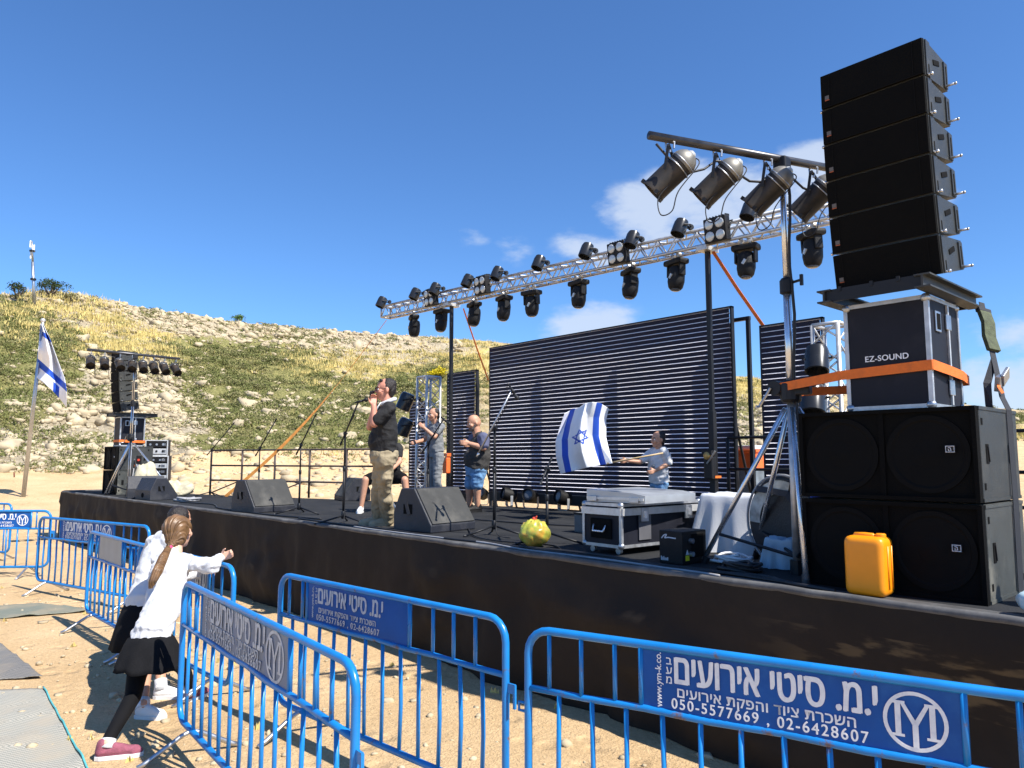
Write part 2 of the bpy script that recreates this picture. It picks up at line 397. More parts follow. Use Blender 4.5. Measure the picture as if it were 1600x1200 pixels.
def terrain(x, r):
    """height of the land at azimuth column x and distance r"""
    rf = interp(x, FOOTT); rc = interp(x, CRESTT)
    ef = slope_of(x, interp(x, FOOTY)); ec = slope_of(x, interp(x, SKYT))
    zf = EYE + rf*ef
    d = ray(x, 718); h = math.hypot(d.x, d.y); px, py = d.x/h*r, d.y/h*r
    if r <= rf:
        t = min(1, max(0, (r-29)/(rf-29)))
        z = zf*t**interp(x, [(150, 1.25), (260, 3.0), (760, 3.0), (900, 1.5)])
        z += (0.02*fbm(px*.8, py*.8) + 0.10*t*fbm(px*.25, py*.25, 3)) * min(1, max(0, (r-1)/12))
        return z, px, py
    if r <= rc:
        t = (r-rf)/(rc-rf)
        e = ef + (ec-ef)*t**0.82
        z = EYE + r*e
        w = min(1, t*6)*min(1, (1-t)*5+.12)
        z += w*(1.5*fbm(px*.045, py*.045, 1) + .75*fbm(px*.16, py*.16, 5) + .30*fbm(px*.6, py*.6, 9))
        ledge = math.sin(z*1.5 + 1.6*fbm(px*.03, py*.03, 2)); z += w*.42*(ledge+.35*math.sin(2*(z*1.5+1.6*fbm(px*.03, py*.03, 2))+1.2))
        return z, px, py
    z = EYE + rc*ec - (r-rc)*0.10 - 0.0006*(r-rc)**2
    return max(z, -4), px, py

LAND = []      # (cx, cy, rx, ry, tilt, kind, strength) in the view of the hillside
for a in [(40, 590, 80, 62, 0, 'g', 1.0), (15, 500, 50, 30, 0, 'g', .55), (95, 545, 40, 30, 0, 'g', .7), (100, 480, 150, 26, -8, 'd', .8), (170, 525, 85, 42, 22, 'd', 1.25), (95, 505, 60, 30, 0, 'd', .9), (255, 555, 50, 24, 20, 'd', .7),
          (370, 575, 95, 38, 8, 'g', 1.15), (300, 545, 50, 16, 4, 'g', .8), (450, 545, 70, 25, 6, 'g', .6), (335, 610, 60, 25, 0, 'g', .7), (410, 650, 130, 30, 4, 'g', .8), (560, 650, 90, 40, 0, 'g', .8), (640, 610, 50, 35, 0, 'g', .9),
          (520, 600, 60, 25, 0, 'g', .5), (500, 690, 160, 14, 0, 'g', .8), (360, 690, 90, 12, 0, 'g', .7), (140, 695, 35, 18, 0, 'g', .95), (110, 730, 30, 12, 0, 'g', .8), (155, 620, 25, 10, 0, 'g', .5), (20, 640, 40, 25, 0, 'g', .5),
          (500, 560, 90, 25, 5, 'd', .6), (620, 560, 90, 30, 0, 'd', .7), (560, 590, 90, 20, 0, 'd', .5), (720, 560, 60, 40, 0, 'd', .6), (700, 600, 50, 30, 0, 'g', .7), (1170, 620, 40, 30, 0, 'd', .9), (1160, 640, 20, 12, 0, 'g', .6), (1580, 655, 60, 8, 0, 'g', .8), (1590, 680, 60, 12, 0, 'd', .6),
          (330, 502, 240, 28, 8, 'r', 1.5), (480, 520, 180, 14, 4, 'r', 1.0), (300, 480, 150, 14, 8, 'r', .8), (520, 527, 150, 12, 4, 'r', .6), (180, 640, 130, 65, 0, 'r', 1.5), (80, 700, 120, 45, 0, 'r', 1.4), (275, 640, 55, 70, 0, 'r', .9), (420, 640, 70, 30, 0, 'r', .5), (560, 640, 120, 40, 0, 'r', .55), (620, 690, 80, 14, 0, 'r', .6), (1170, 665, 50, 35, 0, 'r', .9), (210, 590, 60, 40, 30, 'r', .7),
          (380, 532, 110, 7, 4, 's', 1.3), (300, 528, 90, 6, 6, 's', 1.2), (160, 570, 40, 30, 0, 's', .5), (480, 620, 70, 25, 0, 's', .4)]:
    LAND.append(a)
def cover(x, y):
    w = {'g': 0.15, 'd': 0.12, 'r': 0.18, 's': 0.0}
    for cx, cy, rx, ry, tl, k, s in LAND:
        c, q = math.cos(R(tl)), math.sin(R(tl)); u = (x-cx)*c+(y-cy)*q; v = -(x-cx)*q+(y-cy)*c
        d = (u/rx)**2+(v/ry)**2
        if d < 3: w[k] += s*math.exp(-d*1.1)
    return w
def to_view(p):
    q = Vector(p)-CAMP; z = q.dot(FW)
    return 800+F*q.dot(RT)/z, 600-F*q.dot(U2)/z

def landmat(name):
    m = bpy.data.materials.new(name); m.use_nodes = True; nt = m.node_tree; N = nt.nodes; L = nt.links
    b = N['Principled BSDF']; b.inputs['Roughness'].default_value = 0.95; b.inputs['Specular IOR Level'].default_value = 0.15
    at = N.new('ShaderNodeVertexColor'); at.layer_name = 'cover'
    sp = N.new('ShaderNodeSeparateColor'); L.new(at.outputs[0], sp.inputs[0])
    tc = N.new('ShaderNodeTexCoord')
    def noise(s, det=6, rough=.6, stretch=None):
        n = N.new('ShaderNodeTexNoise'); n.inputs['Scale'].default_value = s; n.inputs['Detail'].default_value = det; n.inputs['Roughness'].default_value = rough
        if stretch:
            mp = N.new('ShaderNodeMapping'); mp.inputs['Scale'].default_value = stretch; L.new(tc.outputs['Object'], mp.inputs[0]); L.new(mp.outputs[0], n.inputs['Vector'])
        else: L.new(tc.outputs['Object'], n.inputs['Vector'])
        return n.outputs[0]
    def ramp(src, c0, c1, a=.35, z=.65):
        r = N.new('ShaderNodeValToRGB'); r.color_ramp.elements[0].position = a; r.color_ramp.elements[1].position = z
        r.color_ramp.elements[0].color = (*c0, 1); r.color_ramp.elements[1].color = (*c1, 1); L.new(src, r.inputs[0]); return r.outputs[0]
    def mixc(f, a, bb):
        x = N.new('ShaderNodeMix'); x.data_type = 'RGBA'; L.new(f, x.inputs[0]); L.new(a, x.inputs[6]); L.new(bb, x.inputs[7]); return x.outputs[2]
    def mask(weight, ns, a, z, k=1.1):
        m1 = N.new('ShaderNodeMath'); m1.operation = 'MULTIPLY_ADD'; L.new(ns, m1.inputs[0]); m1.inputs[1].default_value = k; L.new(weight, m1.inputs[2])
        r = N.new('ShaderNodeMapRange'); r.interpolation_type = 'SMOOTHSTEP'; r.inputs['From Min'].default_value = a; r.inputs['From Max'].default_value = z; L.new(m1.outputs[0], r.inputs['Value']); return r.outputs[0]
    n_big, n_mid, n_fin = noise(.12), noise(.9, 8), noise(4.5, 8)
    soil = ramp(n_mid, (.42, .315, .165), (.55, .44, .26))
    dry = ramp(n_fin, (.42, .325, .10), (.66, .53, .21))
    grn = ramp(n_fin, (.14, .145, .045), (.36, .32, .13))
    vor = N.new('ShaderNodeTexVoronoi'); vor.inputs['Scale'].default_value = 1.5; L.new(tc.outputs['Object'], vor.inputs['Vector'])
    rock = ramp(noise(2.2, 9, .7, (1, 1, 2.5)), (.38, .305, .195), (.62, .54, .40))
    rk2 = N.new('ShaderNodeMix'); rk2.data_type = 'RGBA'; rk2.blend_type = 'MULTIPLY'; rk2.inputs[0].default_value = .35; L.new(rock, rk2.inputs[6]); L.new(ramp(vor.outputs['Color'], (.6, .58, .52), (1, 1, 1), .2, .8), rk2.inputs[7])
    c = mixc(mask(sp.outputs[1], n_mid, .72, 1.05), soil, dry)
    c = mixc(mask(sp.outputs[2], noise(.55, 8, .7, (1, 1, 3)), .74, .92), c, rk2.outputs[2])
    c = mixc(mask(sp.outputs[0], noise(.75, 9, .72), .90, 1.10), c, grn)
    L.new(c, b.inputs['Base Color'])
    bp = N.new('ShaderNodeBump'); bp.inputs['Strength'].default_value = .9; bp.inputs['Distance'].default_value = .5
    L.new(noise(2.4, 10, .72), bp.inputs['Height']); L.new(bp.outputs[0], b.inputs['Normal'])
    return m

def sandmat():
    m = bpy.data.materials.new('sand'); m.use_nodes = True; nt = m.node_tree; N = nt.nodes; L = nt.links
    b = N['Principled BSDF']; b.inputs['Roughness'].default_value = .95; b.inputs['Specular IOR Level'].default_value = .15
    tc = N.new('ShaderNodeTexCoord')
    def noise(s, det=8, rough=.6):
        n = N.new('ShaderNodeTexNoise'); n.inputs['Scale'].default_value = s; n.inputs['Detail'].default_value = det; n.inputs['Roughness'].default_value = rough
        L.new(tc.outputs['Object'], n.inputs['Vector']); return n.outputs[0]
    r1 = N.new('ShaderNodeValToRGB'); e = r1.color_ramp.elements; e[0].position = .3; e[1].position = .72; e[0].color = (.55, .385, .21, 1); e[1].color = (.72, .535, .325, 1); L.new(noise(.7), r1.inputs[0])
    r2 = N.new('ShaderNodeValToRGB'); e = r2.color_ramp.elements; e[0].position = .35; e[1].position = .7; e[0].color = (.80, .76, .70, 1); e[1].color = (1.12, 1.1, 1.06, 1); L.new(noise(26, 8, .75), r2.inputs[0])
    mx = N.new('ShaderNodeMix'); mx.data_type = 'RGBA'; mx.blend_type = 'MULTIPLY'; mx.inputs[0].default_value = 1; L.new(r1.outputs[0], mx.inputs[6]); L.new(r2.outputs[0], mx.inputs[7])
    # pale grit and small dark crumbs
    vo = N.new('ShaderNodeTexVoronoi'); vo.inputs['Scale'].default_value = 26; L.new(tc.outputs['Object'], vo.inputs['Vector'])
    g = N.new('ShaderNodeMapRange'); g.inputs['From Min'].default_value = .10; g.inputs['From Max'].default_value = .04; L.new(vo.outputs['Distance'], g.inputs['Value'])
    gg = N.new('ShaderNodeMath'); gg.operation = 'MULTIPLY'; L.new(g.outputs[0], gg.inputs[0])
    g2 = N.new('ShaderNodeMapRange'); g2.inputs['From Min'].default_value = .5; g2.inputs['From Max'].default_value = .62; L.new(noise(2.2), g2.inputs['Value']); L.new(g2.outputs[0], gg.inputs[1])
    m2 = N.new('ShaderNodeMix'); m2.data_type = 'RGBA'; L.new(gg.outputs[0], m2.inputs[0]); L.new(mx.outputs[2], m2.inputs[6]); L.new(vo.outputs['Color'], m2.inputs[7])
    tintn = N.new('ShaderNodeMix'); tintn.data_type = 'RGBA'; tintn.inputs[0].default_value = .7; L.new(m2.outputs[2], tintn.inputs[6]); L.new(mx.outputs[2], tintn.inputs[7])
    L.new(tintn.outputs[2], b.inputs['Base Color'])
    bp = N.new('ShaderNodeBump'); bp.inputs['Strength'].default_value = .8; bp.inputs['Distance'].default_value = .03
    ad = N.new('ShaderNodeMath'); ad.operation = 'MULTIPLY_ADD'; L.new(noise(9, 9, .7), ad.inputs[0]); ad.inputs[1].default_value = 1.6; L.new(noise(60, 5, .6), ad.inputs[2])
    vp = N.new('ShaderNodeTexVoronoi'); vp.feature = 'SMOOTH_F1'; vp.inputs['Scale'].default_value = 3.4; vp.inputs['Smoothness'].default_value = .4; L.new(tc.outputs['Object'], vp.inputs['Vector'])
    fp = N.new('ShaderNodeMapRange'); fp.interpolation_type = 'SMOOTHSTEP'; fp.inputs['From Min'].default_value = .12; fp.inputs['From Max'].default_value = .34; fp.inputs['To Max'].default_value = 1.3; L.new(vp.outputs['Distance'], fp.inputs['Value'])
    ad2 = N.new('ShaderNodeMath'); ad2.operation = 'ADD'; L.new(ad.outputs[0], ad2.inputs[0]); L.new(fp.outputs[0], ad2.inputs[1])
    L.new(ad2.outputs[0], bp.inputs['Height']); L.new(bp.outputs[0], b.inputs['Normal'])
    return m
SAND = sandmat()
HILLM = landmat('hillside')

def grid_mesh(name, verts, nr, nc, m, wrap=False, colors=None):
    fs = []
    for i in range(nr-1):
        for j in range(nc if wrap else nc-1):
            q = (j+1) % nc
            fs.append((i*nc+j, (i+1)*nc+j, (i+1)*nc+q, i*nc+q))
    me = bpy.data.meshes.new(name); me.from_pydata(verts, [], fs); me.materials.append(m)
    me.polygons.foreach_set('use_smooth', [True]*len(fs))
    if colors is not None:
        at = me.color_attributes.new('cover', 'FLOAT_COLOR', 'POINT'); at.data.foreach_set('color', np.array(colors, dtype=np.float32).ravel())
    me.update(); o = bpy.data.objects.new(name, me); COL.objects.link(o); return o

def build_land():
    # the plain: a full disc around the stage, out to the foot of the hill
    aa = list(np.linspace(AZS[0], AZS[-1], 420)) + list(np.linspace(AZS[-1], AZS[0]+2*math.pi, 90)[1:-1])
    rr = [0.01, .5, 1, 1.5, 2, 2.5, 3, 3.5, 4, 4.5, 5, 5.6, 6.2, 7, 8, 9, 10, 11.5, 13, 15, 17, 19, 21, 23, 25, 27, 29, 31, 33.5, 36, 38.5, 41]
    verts = []; nc = len(aa)
    def col_x(a): return x_of_az(a) if a <= AZS[-1] else (2500 if a < math.pi*1.0 + (AZS[0]+AZS[-1])/2 else -900)
    fr = [r/41.0 for r in rr]
    for k in fr:
        for a in aa:
            x = col_x(a); r = k*interp(x, FOOTT)
            inside = a <= AZS[-1]
            z = terrain(x, r)[0] if inside else 0.0
            if not inside:
                z = 0.35*interp(x, FOOTY)*0 + max(0, (r-23))*0.03
            verts.append((math.sin(a)*r, math.cos(a)*r, z))
    g = grid_mesh('ground', verts, len(rr), nc, SAND, True); g['kind'] = 'structure'
    # the hillside: from its foot over the crest
    xs = list(range(-900, -80, 20)) + list(range(-80, 1660, 4)) + list(range(1660, 2501, 20))
    ts = [i/150 for i in range(151)] + [1.05, 1.15, 1.4, 2.0]
    verts = []; cols = []
    for t in ts:
        for x in xs:
            rf = interp(x, FOOTT); rc = interp(x, CRESTT); r = rf+(rc-rf)*t
            z, px, py = terrain(x, r)
            verts.append((px, py, z))
            vx, vy = to_view((px, py, z)); w = cover(vx, vy)
            cols.append((min(1, w['g']), min(1, w['d']), min(1, max(0, w['r']-.6*w['s'])), 1))
    h = grid_mesh('hill', verts, len(ts), len(xs), HILLM, False, cols); h['kind'] = 'structure'
    # far plain behind and beside everything, below the ground sheet
    n = 64; ring = [(math.sin(2*math.pi*j/n), math.cos(2*math.pi*j/n)) for j in range(n)]
    mb = MB(); mb.add([(0, 0, -4.5)]+[(x*1500, y*1500, -4.5) for x, y in ring], [(0, 1+j, 1+(j+1) % n) for j in range(n)])
    o = mb.build('far_plain', SAND); o['kind'] = 'structure'
build_land()

ROCKM = mat('limestone', (.47, .385, .25), .9, var=.28, scale=1.1, bump=.8, bscale=7, dust=(.20, .17, .12), dscale=2.2, damt=.65)
def leafmat(name, col, var=.4, scale=1.2):
    m = mat(name, col, .75, var=var, scale=scale, spec=.2)
    b = m.node_tree.nodes['Principled BSDF']; b.inputs['Subsurface Weight'].default_value = 0.0
    return m
SCRUBM = leafmat('scrub_leaves', (.155, .165, .052), .4)
SCRUB2 = leafmat('grey_green_scrub', (.24, .22, .095), .4)
BUSHM = leafmat('bush_leaves', (.10, .17, .03), .4)
TREEM = leafmat('tree_leaves', (.035, .055, .018), .4)
DRYM = leafmat('dry_grass_blades', (.58, .46, .17), .3)
YELM = leafmat('yellow_blossom', (.62, .50, .02), .3)
TWIG = mat('twig_bark', (.10, .075, .05), .9, var=.3)

ICO = bmesh.new(); bmesh.ops.create_icosphere(ICO, subdivisions=2, radius=1.0); ICO.verts.index_update()
ICOV = np.array([v.co[:] for v in ICO.verts]); ICOF = np.array([[v.index for v in f.verts] for f in ICO.faces]); ICO.free()
ICO1 = bmesh.new(); bmesh.ops.create_icosphere(ICO1, subdivisions=1, radius=1.0); ICO1.verts.index_update()
ICO1V = np.array([v.co[:] for v in ICO1.verts]); ICO1F = np.array([[v.index for v in f.verts] for f in ICO1.faces]); ICO1.free()
rng = np.random.default_rng(11)
def rock_verts(p, s, flat=.62, big=False):
    V = ICOV if big else ICO1V
    k = rng.normal(size=(3, 3)); ph = rng.uniform(0, 6, 3)
    d = 1 + .28*np.sin(V@k[0]*1.7+ph[0]) + .2*np.sin(V@k[1]*3.1+ph[1]) + rng.uniform(-.16, .16, len(V))
    V = np.sign(V)*np.abs(V)**.75
    W = V*d[:, None]*np.array([1, rng.uniform(.6, 1.0), flat*rng.uniform(.7, 1.2)])*s
    a = rng.uniform(0, 6.28); c, q = math.cos(a), math.sin(a)
    W = np.stack([W[:, 0]*c-W[:, 1]*q, W[:, 0]*q+W[:, 1]*c, W[:, 2]], 1)
    return W+np.array(p)+np.array([0, 0, s*flat*.25])
def mass(name, vs, fs, m, smooth=False):
    me = bpy.data.meshes.new(name); V = np.concatenate(vs); off = np.cumsum([0]+[len(v) for v in vs[:-1]])
    Fc = np.concatenate([f+o for f, o in zip(fs, off)])
    me.vertices.add(len(V)); me.vertices.foreach_set('co', V.astype(np.float32).ravel())
    me.loops.add(Fc.size); me.loops.foreach_set('vertex_index', Fc.astype(np.int32).ravel())
    me.polygons.add(len(Fc)); me.polygons.foreach_set('loop_start', np.arange(0, Fc.size, Fc.shape[1], dtype=np.int32))
    me.polygons.foreach_set('loop_total', np.full(len(Fc), Fc.shape[1], dtype=np.int32))
    me.materials.append(m); me.update(calc_edges=True); me.validate()
    o = bpy.data.objects.new(name, me); COL.objects.link(o); return o
def leaf_tris(n, c, rad, size, up=.5):
    """n leaf-sized triangles through an uneven ellipsoid"""
    d = rng.normal(size=(n, 3)); d /= np.linalg.norm(d, axis=1)[:, None]; d[:, 2] = np.abs(d[:, 2])*1.0 - .08
    k = rng.normal(size=(3, 3))*1.6
    lump = 1+.25*np.sin(d@k[0]+1)+.2*np.sin(d@k[1]*1.7)
    p = d*(rng.uniform(.35, 1, n)**.6*lump)[:, None]*np.array(rad)+np.array(c)
    a = rng.normal(size=(n, 3)); b = rng.normal(size=(n, 3)); a[:, 2] += up
    a /= np.linalg.norm(a, axis=1)[:, None]; b -= a*(a*b).sum(1)[:, None]; b /= np.linalg.norm(b, axis=1)[:, None]
    s = size*rng.uniform(.6, 1.3, n)[:, None]
    V = np.stack([p-b*s*.5, p+b*s*.5, p+a*s*1.15], 1).reshape(-1, 3)
    return V, np.arange(n*3).reshape(-1, 3)
def blade_tris(n, c, rad, h):
    p = np.array(c)+np.stack([rng.normal(0, rad, n), rng.normal(0, rad, n), np.zeros(n)], 1)
    a = rng.uniform(0, 6.28, n); b = np.stack([np.cos(a), np.sin(a), np.zeros(n)], 1)*.05
    tip = np.stack([rng.normal(0, .22, n), rng.normal(0, .22, n), np.ones(n)], 1)*(h*rng.uniform(.5, 1.2, n))[:, None]
    V = np.stack([p-b, p+b, p+tip], 1).reshape(-1, 3); return V, np.arange(n*3).reshape(-1, 3)

def scatter():
    rv, rf_, gv, gf, g2v, g2f, dv, df = [], [], [], [], [], [], [], []
    tries = 0
    while tries < 46000:
        tries += 1
        x = rng.uniform(-70, 1260) if rng.random() < .88 else rng.uniform(1260, 1660)
        if 800 < x < 1120 and rng.random() < .9: continue
        t = rng.uniform(-.02, 1.0)
        rf0 = interp(x, FOOTT); rc = interp(x, CRESTT); r = rf0+(rc-rf0)*t
        z, px, py = terrain(x, r); vx, vy = to_view((px, py, z)); w = cover(vx, vy)
        patch = .5+.5*fbm(px*.22, py*.22, 4)
        u = rng.random(); sc = r/70.0
        if u < .55*min(1.15, max(0, w['r']-.10))*(1-.5*min(1, w['s'])):
            s = min(.85, .07+.095*rng.exponential())*sc**.55; big = s > .4
            rv.append(rock_verts((px, py, z), s, big=big)); rf_.append(ICOF if big else ICO1F)
        elif u > 1-.58*min(1.1, w['g']*max(0, 1.9*patch-.35))*(1-min(1, w['s'])):
            s = rng.uniform(.35, .95)*sc**.5; n = int(34+44*s)
            V, Fq = leaf_tris(n, (px, py, z), (s, s, s*.5), .115*sc**.6, 1.1)
            if rng.random() < .62: gv.append(V); gf.append(Fq)
            else: g2v.append(V); g2f.append(Fq)
        elif .6 < u < .6+.36*min(1, max(0, w['d']-.5*w['r'])):
            V, Fq = blade_tris(26, (px, py, z-.03), .55*sc**.5, .42*sc**.5); dv.append(V); df.append(Fq)
    for k in range(15000):                 # the scree and the broken ledges: many more small stones
        cx, cy, rx, ry, tl, kd, s_ = [a for a in LAND if a[5] == 'r'][int(rng.integers(0, 12))]
        x = cx+rng.normal()*rx*.75; t = rng.uniform(0, 1)
        if not -60 < x < 1250 or 800 < x < 1120: continue
        rf0 = interp(x, FOOTT); r = rf0+(interp(x, CRESTT)-rf0)*t
        z, px, py = terrain(x, r); vx, vy = to_view((px, py, z)); w = cover(vx, vy)
        if rng.random() > min(1, max(0, w['r']-.25*w['g']-.2))*(.35+.65*(fbm(px*.3, py*.3, 7) > -.05)): continue
        s = min(.75, .06+.085*rng.exponential())*(r/70)**.6; rv.append(rock_verts((px, py, z), s, rng.uniform(.5, .95))); rf_.append(ICO1F)
    for nm, v, f, m in (('scattered_rocks', rv, rf_, ROCKM), ('hill_scrub', gv, gf, SCRUBM), ('hill_heath', g2v, g2f, SCRUB2), ('dry_grass', dv, df, DRYM)):
        o = mass(nm, v, f, m); o['kind'] = 'stuff'
    bv, bf = [], []
    for k in range(1500):                  # rubble on the bank at the foot of the slope
        x = rng.uniform(200, 800); u = 1-abs(rng.normal())*.10; r = interp(x, FOOTT)*u; z, px, py = terrain(x, r)
        bv.append(rock_verts((px, py, z-.02), min(.5, .04+.07*rng.exponential()), .6)); bf.append(ICO1F)
    o = mass('bank_rubble', bv, bf, ROCKM); o['kind'] = 'stuff'
    # loose stones and grit on the sand near the barriers
    sv, sf = [], []
    for k in range(900):
        x = rng.uniform(-13, -1); y = rng.uniform(.2, 4.2); s = .006+.011*rng.exponential()
        sv.append(rock_verts((x, y, 0.0), min(s, .06))); sf.append(ICO1F)
    o = mass('loose_stones', sv, sf, ROCKM); o['kind'] = 'stuff'
    wv, wf = [], []
    for k in range(110):
        x = rng.uniform(-14, -1); y = rng.uniform(.6, 4.3)
        if fbm(x*.5, y*.5, 21) < .02: continue
        V, Fq = blade_tris(int(rng.integers(4, 10)), (x, y, 0), .03, .045); V[:, :2] = (V[:, :2]-np.array([x, y]))*np.array([.35, .35])+np.array([x, y]); wv.append(V); wf.append(Fq)
    o = mass('dry_weeds', wv, wf, DRYM); o['kind'] = 'stuff'
scatter()

def bush(px, pd, r, h, m, label, cat, name='bush', n=420, group=None, leaf=.16):
    """one shrub or small tree on the slope: foliage and stems"""
    x = px; z, gx, gy = terrain(x, pd)
    t = thing(name, label, cat, (gx, gy, z-.05), 0, group)
    vs, fs = [], []
    for k in range(7):
        a = rng.uniform(0, 6.28); q = rng.uniform(0, .62)*r
        V, Fq = leaf_tris(n//7, (math.cos(a)*q, math.sin(a)*q, h*rng.uniform(.30, .62)), (r*.52, r*.52, h*.42), leaf); vs.append(V); fs.append(Fq)
    o = mass('foliage', vs, fs, m); o.parent = t
    mb = MB()
    for k in range(5):
        a = k*1.26; mb.tube([(0, 0, 0), (math.cos(a)*r*.25, math.sin(a)*r*.25, h*.35), (math.cos(a)*r*.5, math.sin(a)*r*.5, h*.7)], [.06*h, .035*h, .015*h], 6)
    mb.build('stem', TWIG, t)
    return t
bush(10, 104, 1.5, 2.2, TREEM, 'small dark tree on the crest at the left edge of the view', 'tree', 'tree', 500)
bush(62, 105.5, 2.3, 2.5, TREEM, 'wide dark tree on the crest right of the tall mast', 'tree', 'tree', 900)
bush(93, 106, 1.3, 1.2, SCRUB2, 'low olive bush on the crest beside the wide dark tree', 'bush', 'bush', 350)
for (x, y, d, r, h, lab) in [(157, 492, 95, 1.0, 1.5, 'bright green bush leftmost of the row below the rocky crest'), (200, 508, 92, 1.25, 1.5, 'wide bright green bush lowest of the row below the crest'),
                             (236, 498, 97, 1.1, 1.7, 'round bright green bush between pale ledges on the upper slope'), (365, 502, 112, 1.1, 1.4, 'single bright green bush on the rocks left of the truss end'),
                             (75, 468, 100, 1.1, 1.2, 'olive bush on the dry grass just below the mast')]:
    # find the distance at which the slope appears at that height
    best = min((abs(to_view((lambda q: (q[1], q[2], q[0]))(terrain(x, rr)))[1]-y), rr) for rr in np.arange(60, 130, .5))
    bush(x, best[1], r, h, BUSHM if 'bright' in lab else SCRUB2, lab, 'bush', 'bush', 420)
best = min((abs(to_view((lambda q: (q[1], q[2], q[0]))(terrain(683, rr)))[1]-590), rr) for rr in np.arange(60, 130, .5))
bush(683, best[1], 1.9, 1.5, YELM, 'yellow flowering broom bush on the slope behind the left truss post', 'bush', 'flowering_bush', 800, leaf=.2)
# ------------------------------------------------------------------ stage
FRONT = [(-21.7, 4.12), (-15.0, 4.28), (-8.0, 4.45), (1.6, 4.47)]
BACK = [(1.6, 8.85), (-8.6, 8.80), (-12.2, 7.95), (-18.3, 6.05), (-21.7, 6.0)]
DECKM = mat('dusty_black_stage_carpet', (.019, .020, .022), .9, var=.3, scale=2.2, bump=.35, bscale=130, dust=(.055, .053, .05), dscale=1.3, damt=.6, spec=.25)
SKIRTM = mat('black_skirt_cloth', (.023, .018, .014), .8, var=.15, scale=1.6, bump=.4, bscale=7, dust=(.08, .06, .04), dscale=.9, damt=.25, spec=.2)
TRIMM = mat('grey_edge_strip', (.085, .083, .082), .85, var=.25, scale=7, dust=(.3, .29, .27), damt=.5)
def streak_skirt():
    """pale streaks in the cloth colour towards its right end"""
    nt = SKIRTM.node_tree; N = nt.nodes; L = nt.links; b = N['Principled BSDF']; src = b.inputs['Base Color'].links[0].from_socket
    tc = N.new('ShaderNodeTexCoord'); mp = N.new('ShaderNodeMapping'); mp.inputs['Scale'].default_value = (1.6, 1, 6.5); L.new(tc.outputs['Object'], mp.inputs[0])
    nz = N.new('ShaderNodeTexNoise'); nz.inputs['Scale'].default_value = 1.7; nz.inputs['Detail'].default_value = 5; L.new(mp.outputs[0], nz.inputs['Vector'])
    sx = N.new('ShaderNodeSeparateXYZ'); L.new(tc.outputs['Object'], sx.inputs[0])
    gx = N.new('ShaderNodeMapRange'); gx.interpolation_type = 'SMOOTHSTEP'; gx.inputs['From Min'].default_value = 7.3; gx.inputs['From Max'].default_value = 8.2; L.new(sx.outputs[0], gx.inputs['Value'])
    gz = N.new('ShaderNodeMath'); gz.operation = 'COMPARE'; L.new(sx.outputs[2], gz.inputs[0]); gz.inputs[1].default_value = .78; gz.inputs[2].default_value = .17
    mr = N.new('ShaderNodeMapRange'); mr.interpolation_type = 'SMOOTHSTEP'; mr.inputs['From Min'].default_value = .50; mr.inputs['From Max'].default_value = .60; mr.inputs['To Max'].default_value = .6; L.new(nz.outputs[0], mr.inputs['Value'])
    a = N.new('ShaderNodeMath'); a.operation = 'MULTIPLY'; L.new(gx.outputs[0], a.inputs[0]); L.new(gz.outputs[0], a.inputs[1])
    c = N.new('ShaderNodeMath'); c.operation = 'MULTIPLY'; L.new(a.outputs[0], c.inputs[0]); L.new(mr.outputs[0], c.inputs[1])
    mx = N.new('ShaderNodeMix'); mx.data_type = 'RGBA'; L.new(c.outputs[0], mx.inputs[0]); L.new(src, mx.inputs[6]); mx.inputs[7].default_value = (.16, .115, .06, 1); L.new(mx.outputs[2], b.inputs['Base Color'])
streak_skirt()
def fy(x):
    return float(np.interp(x, [a for a, b in FRONT], [b for a, b in FRONT]))
